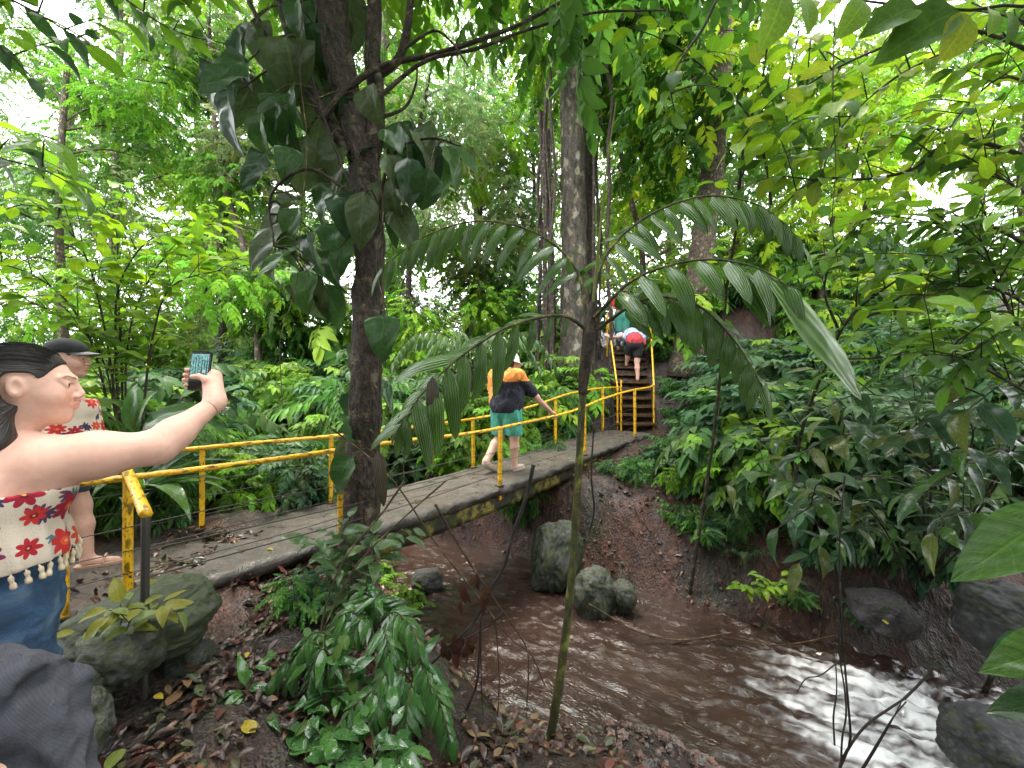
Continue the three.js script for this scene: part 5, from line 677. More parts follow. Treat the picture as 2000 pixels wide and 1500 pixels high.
// ---------- people: bodies as smooth unions of tapered capsules, meshed by surface nets ----------
const K = {
  cap: (a, b, ra, rb) => ({ a, b, ra, rb, lo: [Math.min(a.x - ra, b.x - rb), Math.min(a.y - ra, b.y - rb), Math.min(a.z - ra, b.z - rb)], hi: [Math.max(a.x + ra, b.x + rb), Math.max(a.y + ra, b.y + rb), Math.max(a.z + ra, b.z + rb)] }),
  ell: (c, r, m) => { const q = Math.max(r.x, r.y, r.z); return { c, r, m, lo: [c.x - q, c.y - q, c.z - q], hi: [c.x + q, c.y + q, c.z + q] }; },
};
function distTo(s, x, y, z) {
  if (s.a) { const dx = s.b.x - s.a.x, dy = s.b.y - s.a.y, dz = s.b.z - s.a.z, px = x - s.a.x, py = y - s.a.y, pz = z - s.a.z, h = clamp((px * dx + py * dy + pz * dz) / (dx * dx + dy * dy + dz * dz + 1e-12), 0, 1); return Math.hypot(px - h * dx, py - h * dy, pz - h * dz) - lerp(s.ra, s.rb, h); }
  let px = x - s.c.x, py = y - s.c.y, pz = z - s.c.z; if (s.m) { const e = s.m; const qx = e[0] * px + e[1] * py + e[2] * pz, qy = e[3] * px + e[4] * py + e[5] * pz, qz = e[6] * px + e[7] * py + e[8] * pz; px = qx; py = qy; pz = qz; }
  const k0 = Math.hypot(px / s.r.x, py / s.r.y, pz / s.r.z), k1 = Math.hypot(px / (s.r.x * s.r.x), py / (s.r.y * s.r.y), pz / (s.r.z * s.r.z)); return k1 < 1e-9 ? -Math.min(s.r.x, s.r.y, s.r.z) : k0 * (k0 - 1) / k1;
}
const smin = (a, b, k) => { const h = Math.max(k - Math.abs(a - b), 0) / k; return Math.min(a, b) - h * h * k * 0.25; };
// shapes: list of { ...primitive, k, sub }, extra(x, y, z, d) may cut the field; grid cell in metres
function sdfGeo(shapes, cell, extra, pad = 0.02, uvOf, blend = 0.03) {
  const lo = [1e9, 1e9, 1e9], hi = [-1e9, -1e9, -1e9]; shapes.forEach((s) => { if (!s.sub) for (let i = 0; i < 3; i++) { lo[i] = Math.min(lo[i], s.lo[i] - pad); hi[i] = Math.max(hi[i], s.hi[i] + pad); } });
  const n = [0, 1, 2].map((i) => Math.ceil((hi[i] - lo[i]) / cell) + 1), N = n[0] * n[1] * n[2], f = new Float32Array(N).fill(9);
  const field = (x, y, z) => { let d = 9; for (const s of shapes) { const k = s.k ?? blend; if (!s.sub) { if (x < s.lo[0] - 0.08 || y < s.lo[1] - 0.08 || z < s.lo[2] - 0.08 || x > s.hi[0] + 0.08 || y > s.hi[1] + 0.08 || z > s.hi[2] + 0.08) continue; d = smin(d, distTo(s, x, y, z), k); } else d = -smin(-d, distTo(s, x, y, z), k); } return extra ? extra(x, y, z, d) : d; };
  const B = 4, far = cell * 5.5 + 0.02; // block by block: only blocks near the surface are filled in
  for (let k = 0; k < n[2]; k += B) for (let j = 0; j < n[1]; j += B) for (let i = 0; i < n[0]; i += B) {
    const c = field(lo[0] + (i + 1.5) * cell, lo[1] + (j + 1.5) * cell, lo[2] + (k + 1.5) * cell), skip = Math.abs(c) > far;
    for (let kk = k, k1 = Math.min(n[2], k + B); kk < k1; kk++) for (let jj = j, j1 = Math.min(n[1], j + B); jj < j1; jj++) for (let ii = i, i1 = Math.min(n[0], i + B); ii < i1; ii++) f[ii + n[0] * (jj + n[1] * kk)] = skip ? c : field(lo[0] + ii * cell, lo[1] + jj * cell, lo[2] + kk * cell);
  }
  const id = new Int32Array(N).fill(-1), pos = [], idx = [], sx = 1, sy = n[0], sz = n[0] * n[1], off = [0, sx, sy, sx + sy, sz, sx + sz, sy + sz, sx + sy + sz], E = [[0, 1], [2, 3], [4, 5], [6, 7], [0, 2], [1, 3], [4, 6], [5, 7], [0, 4], [1, 5], [2, 6], [3, 7]];
  for (let k = 0; k < n[2] - 1; k++) for (let j = 0; j < n[1] - 1; j++) for (let i = 0; i < n[0] - 1; i++) {
    const o = i + j * sy + k * sz; let inside = 0; for (const q of off) if (f[o + q] < 0) inside++; if (inside === 0 || inside === 8) continue;
    let x = 0, y = 0, z = 0, c = 0; for (const [a, b] of E) { const fa = f[o + off[a]], fb = f[o + off[b]]; if ((fa < 0) === (fb < 0)) continue; const t = fa / (fa - fb); x += lerp(a & 1, b & 1, t); y += lerp((a >> 1) & 1, (b >> 1) & 1, t); z += lerp(a >> 2, b >> 2, t); c++; }
    id[o] = pos.length / 3; pos.push(lo[0] + (i + x / c) * cell, lo[1] + (j + y / c) * cell, lo[2] + (k + z / c) * cell);
  }
  for (let k = 1; k < n[2] - 1; k++) for (let j = 1; j < n[1] - 1; j++) for (let i = 1; i < n[0] - 1; i++) {
    const o = i + j * sy + k * sz, a = f[o] < 0;
    for (const [st, u, v] of [[sx, sy, sz], [sy, sz, sx], [sz, sx, sy]]) if (a !== (f[o + st] < 0)) { const p = id[o], q = id[o - u], r = id[o - u - v], s = id[o - v]; if (p < 0 || q < 0 || r < 0 || s < 0) continue; if (a) idx.push(p, q, r, p, r, s); else idx.push(p, r, q, p, s, r); }
  }
  const nor = []; const e = cell * 0.6; for (let i = 0; i < pos.length; i += 3) { const [x, y, z] = [pos[i], pos[i + 1], pos[i + 2]], v = V(field(x + e, y, z) - field(x - e, y, z), field(x, y + e, z) - field(x, y - e, z), field(x, y, z + e) - field(x, y, z - e)).normalize(); nor.push(v.x, v.y, v.z); }
  const g = new THREE.BufferGeometry(); g.setAttribute('position', new THREE.Float32BufferAttribute(pos, 3)); g.setAttribute('normal', new THREE.Float32BufferAttribute(nor, 3)); g.setIndex(idx);
  const uv = []; for (let i = 0; i < pos.length; i += 3) uv.push(...(uvOf ? uvOf(pos[i], pos[i + 1], pos[i + 2]) : [pos[i] + pos[i + 2], pos[i + 1]])); g.setAttribute('uv', new THREE.Float32BufferAttribute(uv, 2)); return g;
}
function colour(g, f) { const a = g.attributes.position, c = []; for (let i = 0; i < a.count; i++) c.push(...f(a.getX(i), a.getY(i), a.getZ(i))); g.setAttribute('color', new THREE.Float32BufferAttribute(c, 3)); return g; }
const poreBump = texture(256, 256, (u, v) => { const k = 0.5 + 0.3 * tiled(u, v, 70, 3, 3) + 0.25 * tiled(u, v, 9, 13, 3); return [k, k, k]; }, false); poreBump.repeat.set(7, 7);
const skinMat = new THREE.MeshPhysicalMaterial({ vertexColors: true, bumpMap: poreBump, bumpScale: 0.0008, roughness: 0.52, specularIntensity: 0.5, sheen: 0.2, sheenColor: col(0.9, 0.5, 0.4), sheenRoughness: 0.5 });
const cloth = (r, g, b, rough = 0.85) => new THREE.MeshStandardMaterial({ color: col(r, g, b), roughness: rough, bumpMap: weave, bumpScale: 0.004 });
const weave = texture(128, 128, (u, v) => { const k = 0.5 + 0.2 * Math.sin(u * 6.283 * 32) * Math.sin(v * 6.283 * 32) + 0.35 * tiled(u, v, 8, 3, 3); return [k, k, k]; }, false); weave.repeat.set(6, 6);
// floral print: cream cloth with red, plum and teal blossoms
const floral = (() => {
  const c = document.createElement('canvas'); c.width = c.height = 512; const x = c.getContext('2d'), r = mulberry(7); x.fillStyle = '#d8c8b6'; x.fillRect(0, 0, 512, 512); for (let k = 0; k < 5000; k++) { x.fillStyle = ['#cdbba8', '#e2d5c5', '#c9b7a4'][k % 3]; x.fillRect(r() * 512, r() * 512, 1 + 5 * r(), 1); }
  const blossom = (cx, cy, s, a, b) => { for (const [ox, oy] of [[0, 0], [512, 0], [-512, 0], [0, 512], [0, -512]]) { x.save(); x.translate(cx + ox, cy + oy); x.rotate(cx); x.fillStyle = a; for (let k = 0; k < 7; k++) { x.rotate(0.8976); x.beginPath(); x.ellipse(s * 0.6, 0, s * 0.48, s * 0.26, 0, 0, 7); x.fill(); } x.fillStyle = b; x.beginPath(); x.arc(0, 0, s * 0.32, 0, 7); x.fill(); x.fillStyle = '#e9a15c'; x.beginPath(); x.arc(0, 0, s * 0.12, 0, 7); x.fill(); x.restore(); } };
  const leafy = (cx, cy, s, a) => { x.save(); x.translate(cx, cy); x.rotate(r() * 6); x.fillStyle = a; for (let k = -2; k < 3; k++) { x.save(); x.rotate(k * 0.5); x.beginPath(); x.ellipse(s * 0.6, 0, s * 0.5, s * 0.16, 0, 0, 7); x.fill(); x.restore(); } x.restore(); };
  for (let k = 0; k < 16; k++) leafy(r() * 512, r() * 512, 34 + 20 * r(), ['#3c2f4e', '#4a3358', '#5b7f86', '#6d3550'][k % 4]);
  for (let k = 0; k < 13; k++) blossom((k % 4) * 128 + 60 + 50 * (r() - 0.5), Math.floor(k / 4) * 128 + 60 + 50 * (r() - 0.5), 38 + 26 * r(), ['#b21f2b', '#c9302f', '#a81a34', '#d2452f', '#7e2a52'][k % 5], ['#7d1524', '#e0563d'][k % 2]);
  const t = new THREE.CanvasTexture(c); t.wrapS = t.wrapT = THREE.RepeatWrapping; t.colorSpace = THREE.SRGBColorSpace; return t;
})();
const floralMat = new THREE.MeshStandardMaterial({ map: floral, roughness: 0.85, bumpMap: weave, bumpScale: 0.003 });
const denimMap = texture(256, 256, (u, v) => { const k = 0.75 + 0.35 * tiled(u, v, 5, 3, 4) + 0.05 * Math.sin((u + v) * 6.283 * 60), w = smooth(0.0, 0.35, tiled(u, v, 4, 23, 3)); return [lerp(0.3, 0.5, w) * k, lerp(0.45, 0.62, w) * k, lerp(0.62, 0.75, w) * k]; });
const denim = new THREE.MeshStandardMaterial({ map: denimMap, roughness: 0.9, bumpMap: weave, bumpScale: 0.004 });
const hairBump = texture(256, 64, (u, v) => { const k = 0.5 + 0.5 * tiled(u, v * 0.08, 60, 3, 3); return [k, k, k]; }, false);
const hairMat = new THREE.MeshPhysicalMaterial({ color: col(0.014, 0.011, 0.01), roughness: 0.42, bumpMap: hairBump, bumpScale: 0.006, sheen: 0.4, sheenColor: col(0.25, 0.22, 0.2) });
const eyeMat = new THREE.MeshPhysicalMaterial({ vertexColors: true, roughness: 0.12, clearcoat: 1 });

// head in its own axes: +z the way it looks, +y up, +x its left; about 0.225 m tall
function headShapes(M) {
  const q = (x, y, z) => V(x, y, z).applyMatrix4(M), R3 = new THREE.Matrix3().setFromMatrix4(M).transpose(), e = R3.elements, m = [e[0], e[3], e[6], e[1], e[4], e[7], e[2], e[5], e[8]];
  const el = (x, y, z, a, b, c, o = {}) => ({ ...K.ell(q(x, y, z), V(a, b, c), m), ...o }), cp = (x, y, z, x2, y2, z2, r1, r2, o = {}) => ({ ...K.cap(q(x, y, z), q(x2, y2, z2), r1, r2), ...o }), L = [];
  L.push(el(0, 0.028, -0.018, 0.074, 0.086, 0.094), el(0, -0.022, 0.022, 0.06, 0.08, 0.064, { k: 0.04 }), el(0, -0.07, 0.03, 0.046, 0.038, 0.05, { k: 0.03 }), el(0, -0.095, 0.062, 0.02, 0.015, 0.016, { k: 0.025 }));
  for (const s of [-1, 1]) L.push(el(s * 0.037, -0.03, 0.05, 0.026, 0.027, 0.027, { k: 0.025 }), cp(s * 0.01, 0.024, 0.083, s * 0.044, 0.022, 0.066, 0.008, 0.006, { k: 0.015 }), { ...el(s * 0.033, 0.006, 0.091, 0.019, 0.011, 0.016, { k: 0.012 }), sub: 1 }, el(s * 0.032, 0.004, 0.0705, 0.0155, 0.0125, 0.0125, { k: 0.004 }), cp(s * 0.018, 0.013, 0.083, s * 0.046, 0.012, 0.07, 0.004, 0.0035, { k: 0.006 }));
  L.push(cp(0, 0.02, 0.082, 0, -0.02, 0.1, 0.0075, 0.0095, { k: 0.014 }), el(0, -0.026, 0.097, 0.011, 0.0085, 0.0105, { k: 0.008 }));
  for (const s of [-1, 1]) L.push(el(s * 0.011, -0.031, 0.093, 0.008, 0.0065, 0.009, { k: 0.006 }), cp(0, -0.05, 0.0905, s * 0.021, -0.054, 0.08, 0.0062, 0.0035, { k: 0.006 }), cp(0, -0.0615, 0.0885, s * 0.018, -0.058, 0.08, 0.007, 0.0038, { k: 0.006 }), el(s * 0.076, -0.004, -0.014, 0.008, 0.028, 0.017, { k: 0.012 }), { ...el(s * 0.084, 0.0, -0.011, 0.007, 0.016, 0.009, { k: 0.006 }), sub: 1 });
  return L;
}
const skinTone = (base) => (lx, ly, lz) => { // rosy lips, cheeks and ears, dark brows, on the head's own axes
  const lips = Math.exp(-(((ly + 0.0565) / 0.008) ** 2 + (lx / 0.021) ** 2)) * (lz > 0.07 ? 1 : 0), cheek = Math.exp(-(((ly + 0.03) / 0.028) ** 2 + ((Math.abs(lx) - 0.04) / 0.02) ** 2)) * (lz > 0.02 ? 1 : 0), brow = smooth(0.0042, 0.002, Math.abs(ly - 0.0235 - 0.006 * Math.exp(-(((Math.abs(lx) - 0.032) / 0.012) ** 2)))) * smooth(0.008, 0.014, Math.abs(lx)) * smooth(0.055, 0.047, Math.abs(lx)) * (lz > 0.05 ? 1 : 0);
  const n = 1 + 0.08 * fbm(lx * 40, ly * 40, lz * 40, 3); return [base[0] * n * lerp(1, 0.8, lips), base[1] * n * lerp(1, 0.5, lips) * lerp(1, 0.86, cheek), base[2] * n * lerp(1, 0.5, lips) * lerp(1, 0.84, cheek)].map((c, i) => lerp(c, [0.03, 0.02, 0.016][i], brow * 0.7));
};
function headMesh(parent, M, base, hair, cell = 0.004) { // the head is merged into the body's geometry; returns that geometry
  const g = sdfGeo([...headShapes(M), { ...K.cap(V(0, -0.05, -0.025).applyMatrix4(M), V(0, -0.15, -0.04).applyMatrix4(M), 0.05, 0.052), k: 0.03 }], cell, null, 0.012, null, 0.03), inv = M.clone().invert(), p = V(), f = skinTone(base);
  colour(g, (x, y, z) => { p.set(x, y, z).applyMatrix4(inv); return f(p.x, p.y, p.z); });
  for (const s of [-1, 1]) { const e = new THREE.SphereGeometry(0.0133, 16, 12), a = e.attributes.position, c = []; for (let i = 0; i < a.count; i++) { const t = a.getZ(i) / 0.0133; c.push(...(t > 0.93 ? [0.006, 0.005, 0.005] : t > 0.82 ? [0.06, 0.035, 0.02] : [0.62, 0.58, 0.55])); } e.setAttribute('color', new THREE.Float32BufferAttribute(c, 3)); const m = part('eye', e, eyeMat, parent); M.clone().multiply(new THREE.Matrix4().makeTranslation(s * 0.032, 0.004, 0.0705)).decompose(m.position, m.quaternion, m.scale); }
  if (hair) part('hair', hair(M), hairMat, parent);
  return g;
}
const headFrame = (at, dir, up = V(0, 1, 0)) => { const m = basis(dir, up); m.setPosition(at); return m; };
// sleek hair: a shell over the skull, drawn back from the face, with a fall behind
const sleekHair = (fall) => (M) => {
  const q = (x, y, z) => V(x, y, z).applyMatrix4(M), R3 = new THREE.Matrix3().setFromMatrix4(M).transpose(), e = R3.elements, m = [e[0], e[3], e[6], e[1], e[4], e[7], e[2], e[5], e[8]], inv = M.clone().invert(), p = V();
  const L = [{ ...K.ell(q(0, 0.031, -0.021), V(0.083, 0.094, 0.102), m) }, { ...K.ell(q(0, -0.02, -0.06), V(0.07, 0.075, 0.06), m), k: 0.03 }]; for (const [a, b, r1, r2] of fall) L.push({ ...K.cap(q(...a), q(...b), r1, r2), k: 0.04 });
  return sdfGeo(L, 0.005, (x, y, z, d) => { p.set(x, y, z).applyMatrix4(inv); const line = p.z * 0.86 - p.y * 0.5 - 0.026 + 0.35 * Math.max(0, 0.03 - p.y) * (p.z > -0.03 ? 1 : 0) + 0.1 * Math.abs(p.x) - 0.35 * smooth(-0.035, -0.1, p.y) * (p.z < 0 ? 1 : 0), ear = 0.04 - Math.hypot((p.y + 0.004) * 0.8, p.z + 0.008); return Math.max(d + 0.0007 * Math.sin(Math.atan2(p.x, p.y - 0.03) * 46 + p.z * 30), line, Math.abs(p.x) > 0.055 && p.z > -0.05 && p.y < 0.04 ? ear : -1); }, 0.02, (x, y, z) => { p.set(x, y, z).applyMatrix4(inv); return [Math.atan2(p.x, p.y - 0.02) * 0.32 * 2, p.z * 2]; });
};
// loose strands drawn back over the skull and down, thin as threads
function strands(M, n, seed, drop) {
  const r = mulberry(seed), list = [];
  for (let k = 0; k < n; k++) { const a = lerp(-1.25, 1.25, r()), lift = 1.0 + 0.05 * r(), q = (ph) => V(Math.sin(a) * 0.0835 * Math.sin(ph) ** 0.4, 0.031 + 0.0945 * Math.sin(ph) * Math.cos(a * 0.9), -0.021 + 0.1025 * Math.cos(ph)).multiplyScalar(lift), pts = [q(0.75 + 0.15 * r()), q(1.3), q(1.9), q(2.5)], e = pts[3]; for (let j = 1; j <= 3; j++) pts.push(V(e.x + (r() - 0.5) * 0.03 * j, e.y - drop * j / 3 * lerp(0.5, 1, r()), e.z - 0.03 - 0.02 * j * r())); list.push(tube(pts.map((p) => p.applyMatrix4(M)), [0.0006, 0.0004], 16, 3)); }
  return join(list);
}
// a hand: palm and five bent fingers; M puts the wrist at the origin, fingers along +y, palm facing +z, thumb to +x * side
function handShapes(M, side, curl, thumb) {
  const q = (x, y, z) => V(x * side, y, z).applyMatrix4(M), L = [];
  for (const [x, r] of [[-0.026, 0.0125], [-0.009, 0.014], [0.009, 0.0145], [0.025, 0.014]]) L.push({ ...K.cap(q(x * 0.7, 0.012, 0), q(x, 0.085, 0.002), r * 1.15, r), k: 0.02 });
  [[0.027, 0.084, 0.072, 0.0085], [0.0095, 0.089, 0.079, 0.0088], [-0.009, 0.086, 0.073, 0.0084], [-0.026, 0.078, 0.057, 0.0075]].forEach(([x, y, l, r], i) => { let a = 0, c = V(x, y, 0.002), w = curl[i]; for (const [f, rr] of [[0.46, r], [0.3, r * 0.95], [0.24, r * 0.88]]) { a += w; const n = V(c.x * 1.02, c.y + Math.cos(a) * l * f, c.z + Math.sin(a) * l * f); L.push({ ...K.cap(q(c.x, c.y, c.z), q(n.x, n.y, n.z), rr * 1.06, rr * 0.97), k: 0.006 }); c = n; } });
  const th = thumb ?? [[0.024, 0.02, 0.004], [0.05, 0.052, 0.018], [0.052, 0.083, 0.03], [0.046, 0.104, 0.034]]; for (let i = 0; i < 3; i++) L.push({ ...K.cap(q(...th[i]), q(...th[i + 1]), [0.016, 0.0115, 0.0098][i], [0.0115, 0.0098, 0.0085][i]), k: i ? 0.006 : 0.016 });
  return L;
}
const plainSkin = (base) => (x, y, z) => { const n = 1 + 0.1 * fbm(x * 40, y * 40, z * 40, 3) + 0.08 * fbm(x * 6, y * 6, z * 6, 2), red = 1 - 0.14 * Math.max(0, fbm(x * 14 + 5, y * 14, z * 14, 3)) - 0.06 * smooth(0.35, 0.5, fbm(x * 90, y * 90, z * 90, 2)); return [base[0] * n, base[1] * n * red, base[2] * n * red]; };
const withColor = (list) => mergeGeometries(list.map((g) => g.toNonIndexed()));
const C = (a, b, ra, rb, k) => ({ ...K.cap(a, b, ra, rb), ...(k ? { k } : {}) });
const grow = (s, w) => s.a ? { ...K.cap(s.a, s.b, s.ra + w, s.rb + w), k: s.k } : { ...K.ell(s.c, s.r.clone().addScalar(w), s.m), k: s.k };
// flattened torso: an oval section given by front direction
const oval = (c, rx, ry, rz, front) => { const f = front.clone().setY(0).normalize(), r = V(f.z, 0, -f.x); return { ...K.ell(c, V(rx, ry, rz), [r.x, r.y, r.z, 0, 1, 0, f.x, f.y, f.z]), k: 0.06 }; };
const FAIR = [0.68, 0.41, 0.32], TANNED = [0.6, 0.36, 0.28];

// --- the woman holding up a phone ---
{
  const t = thing('person', 'dark-haired person in strapless floral top and jeans holding up a phone', 'person'), face = V(0.8, 0.02, -0.6).normalize(), body = V(0.55, 0, -0.83).normalize(), side = V(body.z, 0, -body.x); // side: to the left hand
  const H = headFrame(P(62, 756, 1.2), face, V(-0.04, 1, 0)), neck = V(0, -0.13, -0.045).applyMatrix4(H), sh = P(82, 902, 1.17), shL = neck.clone().addScaledVector(side, -0.17).add(V(0, -0.1, 0)), chest = neck.clone().add(V(-0.02, -0.23, 0.0)).addScaledVector(body, -0.02), hip = V(-1.53, 0.97, -1.2);
  void shL; const shFar = neck.clone().addScaledVector(side, 0.17).add(V(0, -0.085, 0)), el = P(306, 874, 1.33), wr = P(417, 790, 1.5);
  const gL = land(-1.55, 1.2), knee = [V(-1.5, 0.52, -1.3), V(-1.62, 0.52, -1.16)], ank = [V(-1.54, gL + 0.08, -1.24), V(-1.66, gL + 0.08, -1.1)];
  const torso = [C(neck.clone().add(V(0, 0.02, 0)), neck.clone().add(V(0, -0.09, 0)), 0.05, 0.065, 0.05), oval(chest.clone().add(V(0, 0.07, 0)), 0.16, 0.13, 0.1, body), oval(chest.clone().add(V(0, -0.07, 0)), 0.145, 0.15, 0.11, body), oval(chest.clone().lerp(hip, 0.5), 0.135, 0.17, 0.105, body), oval(hip, 0.17, 0.15, 0.13, body), C(sh.clone().add(V(-0.01, -0.01, -0.01)), chest.clone().add(V(0, 0.1, 0)), 0.06, 0.08, 0.07), C(shFar, chest.clone().add(V(0, 0.1, 0)), 0.055, 0.08, 0.07)];
  const bust = [-1, 1].map((s) => ({ ...K.ell(chest.clone().add(V(0, 0.06, 0)).addScaledVector(body, 0.075).addScaledVector(side, s * 0.07), V(0.068, 0.07, 0.068)), k: 0.05 }));
  const arm = [C(sh, sh.clone().lerp(el, 0.45), 0.07, 0.066, 0.05), C(sh.clone().lerp(el, 0.45), el, 0.066, 0.05), C(el, el.clone().lerp(wr, 0.3), 0.049, 0.048), C(el.clone().lerp(wr, 0.3), wr, 0.048, 0.03)], arm2 = [C(shFar, shFar.clone().add(V(0.05, -0.27, 0.02)), 0.055, 0.045), C(shFar.clone().add(V(0.05, -0.27, 0.02)), shFar.clone().add(V(0.0, -0.5, -0.02)), 0.042, 0.03), C(shFar.clone().add(V(0.0, -0.5, -0.02)), shFar.clone().add(V(0.0, -0.6, -0.03)), 0.033, 0.02)];
  const legs = knee.flatMap((k, i) => [C(hip.clone().addScaledVector(side, i ? 0.08 : -0.08).add(V(0, -0.05, 0)), k, 0.093, 0.06, 0.05), C(k, ank[i], 0.058, 0.042), C(ank[i], ank[i].clone().addScaledVector(body, 0.17).add(V(0, -0.045, 0)), 0.04, 0.03)]);
  const bodyGeo = colour(sdfGeo([...torso, ...bust, ...arm, ...arm2, ...legs], 0.0115, null, 0.03, null, 0.035), plainSkin(FAIR));
  // phone and the hand round it
  const phone = P(389, 724, 1.55), W = basis(V(0.02, 0.12, 1), V(0.03, 1, 0)); // phone axes: +z the screen, +y its top
  const pm = W.clone().setPosition(phone), loc = (x, y, z) => V(x, y, z).applyMatrix4(pm);
  const hx = V(-0.62, 0.12, -0.1).normalize(); void hx;
  const hs = [], cap = (a, b, ra, rb, k) => hs.push({ ...K.cap(loc(...a), loc(...b), ra, rb), k });
  const wl = wr.clone().applyMatrix4(pm.clone().invert());
  cap([wl.x, wl.y, wl.z], [0.05, -0.058, -0.004], 0.027, 0.024, 0.03); cap([wl.x - 0.004, wl.y + 0.02, wl.z - 0.012], [0.047, -0.02, -0.022], 0.026, 0.02, 0.03); cap([wl.x, wl.y + 0.01, wl.z - 0.02], [0.03, -0.05, -0.028], 0.024, 0.017, 0.03); cap([0.046, -0.015, -0.018], [0.04, -0.05, -0.026], 0.02, 0.018, 0.02); cap([0.048, -0.05, -0.014], [0.032, -0.03, -0.024], 0.02, 0.014, 0.02);
  cap([0.052, -0.05, 0.0], [0.046, -0.036, 0.017], 0.018, 0.013, 0.02); cap([0.046, -0.036, 0.017], [0.014, -0.024, 0.017], 0.0125, 0.0105, 0.008); cap([0.014, -0.024, 0.017], [-0.012, -0.026, 0.0155], 0.0105, 0.0085, 0.006);
  [[0.0, 0.0085], [-0.019, 0.009], [-0.038, 0.0088], [-0.058, 0.0078]].forEach(([y, r], i) => { const reach = [-0.046, -0.05, -0.05, -0.043][i]; cap([0.036, y + 0.0, -0.022], [0.0, y + 0.006, -0.0205], r * 1.15, r * 1.05, 0.008); cap([0.0, y + 0.006, -0.0205], [-0.032, y + 0.004, -0.018], r * 1.05, r, 0.005); cap([-0.032, y + 0.004, -0.018], [reach, y + 0.002, -0.003], r, r * 0.85, 0.005); cap([reach, y + 0.002, -0.003], [reach + 0.003, y + 0.001, 0.008], r * 0.85, r * 0.75, 0.005); });
  cap([wl.x, wl.y, wl.z], wr.clone().lerp(el, 0.25).applyMatrix4(pm.clone().invert()).toArray(), 0.0275, 0.033, 0.02);
  const handGeo = colour(sdfGeo(hs, 0.003, null, 0.01, null, 0.01), plainSkin(FAIR));
  const headGeo = headMesh(t, H, FAIR, sleekHair([[[0, -0.02, -0.09], [0.01, -0.16, -0.12], 0.06, 0.05], [[0.01, -0.16, -0.12], [-0.01, -0.27, -0.14], 0.05, 0.035], [[-0.06, -0.01, -0.06], [-0.066, -0.15, -0.06], 0.034, 0.038], [[-0.066, -0.15, -0.06], [-0.06, -0.24, -0.085], 0.038, 0.03]]), 0.0032);
  part('body', withColor([bodyGeo, handGeo, headGeo]), skinMat, t); part('hair_strands', strands(H, 170, 77, 0.2), hairMat, t).userData.kind = 'stuff';
  // strapless top, jeans, tassels, bracelet
  const cx = chest.x, cz = chest.z, around = (x, y, z) => [Math.atan2(x - cx, z - cz) * 0.16 / 0.34, y / 0.34], topHem = (x, y, z) => 1.115 + 0.05 * ((x - cx) * body.x + (z - cz) * body.z) - 0.02;
  part('top', sdfGeo([...torso.slice(1), ...bust, C(chest.clone().add(V(0, -0.12, 0)), hip.clone().add(V(0, 0.02, 0)), 0.15, 0.19, 0.05)].map((s) => grow(s, 0.014)), 0.0085, (x, y, z, d) => Math.max(d + 0.006 * Math.sin(Math.atan2(x - cx, z - cz) * 17 + y * 9) * smooth(1.3, 1.1, y), y - (chest.y + 0.075), topHem(x, y, z) - y, -(d + 0.016)), 0.03, around, 0.04), floralMat, t);
  part('jeans', sdfGeo([oval(hip, 0.172, 0.15, 0.132, body), ...torso.slice(2, 4), ...legs.filter((_, i) => i % 3 < 2)].map((s) => grow(s, 0.016)), 0.012, (x, y, z, d) => Math.max(d + 0.006 * Math.sin(y * 70 + 4 * fbm(x * 6, y * 3, z * 6, 2)) * fbm(x * 5, y * 7, z * 5, 2) + 0.012 * fbm(x * 9, y * 14, z * 9, 3), y - 1.1, gL + 0.12 - y), 0.03, (x, y, z) => [(x + z) * 2, y * 2], 0.04), denim, t);
  const tas = new THREE.MeshStandardMaterial({ color: col(0.62, 0.5, 0.36), roughness: 0.9 }), tg = tube([V(0, 0, 0), V(0.002, -0.012, 0), V(0, -0.034, 0)], (u) => [0.0025, 0.007, 0.0055, 0.0085][Math.min(3, Math.floor(u * 4))], 8, 7, 0.3);
  for (let k = 0; k < 40; k++) { const a = k / 40 * 6.283, d = V(Math.sin(a), 0, Math.cos(a)); let rr = 0.3; const y = topHem(0, 0, 0); for (; rr > 0.05; rr -= 0.004) { const q = V(cx, y + 0.006, cz).addScaledVector(d, rr); let best = 9; for (const s of [...torso.slice(1), ...bust]) best = Math.min(best, distTo(s, q.x, q.y, q.z)); if (Math.min(best, distTo(C(chest.clone().add(V(0, -0.12, 0)), hip.clone().add(V(0, 0.02, 0)), 0.15, 0.19), q.x, q.y, q.z)) < 0.022) break; } const q = V(cx, 0, cz).addScaledVector(d, rr), m = part('tassel', tg, tas, t); m.position.set(q.x, topHem(q.x, 0, q.z) + 0.004, q.z); m.scale.set(0.85, 1.25, 0.85); m.rotation.set((R() - 0.5) * 0.3, R() * 6, (R() - 0.5) * 0.3); }
  const br = part('bracelet', new THREE.TorusGeometry(0.031, 0.0016, 6, 40), new THREE.MeshStandardMaterial({ color: col(0.2, 0.06, 0.04), roughness: 0.4 }), t); const bd = wr.clone().sub(el).normalize(); placed(wr.clone().addScaledVector(bd, -0.018), bd, V(0, 1, 0)).decompose(br.position, br.quaternion, br.scale);
  // --- the phone she holds ---
  const ph = thing('phone', 'black phone showing the forest on its lit screen, held in the raised hand', 'phone', null, phone); ph.quaternion.setFromRotationMatrix(W);
  const sp = new THREE.Shape(), w = 0.036, h = 0.075, rr = 0.009; sp.moveTo(-w + rr, -h); sp.lineTo(w - rr, -h); sp.quadraticCurveTo(w, -h, w, -h + rr); sp.lineTo(w, h - rr); sp.quadraticCurveTo(w, h, w - rr, h); sp.lineTo(-w + rr, h); sp.quadraticCurveTo(-w, h, -w, h - rr); sp.lineTo(-w, -h + rr); sp.quadraticCurveTo(-w, -h, -w + rr, -h);
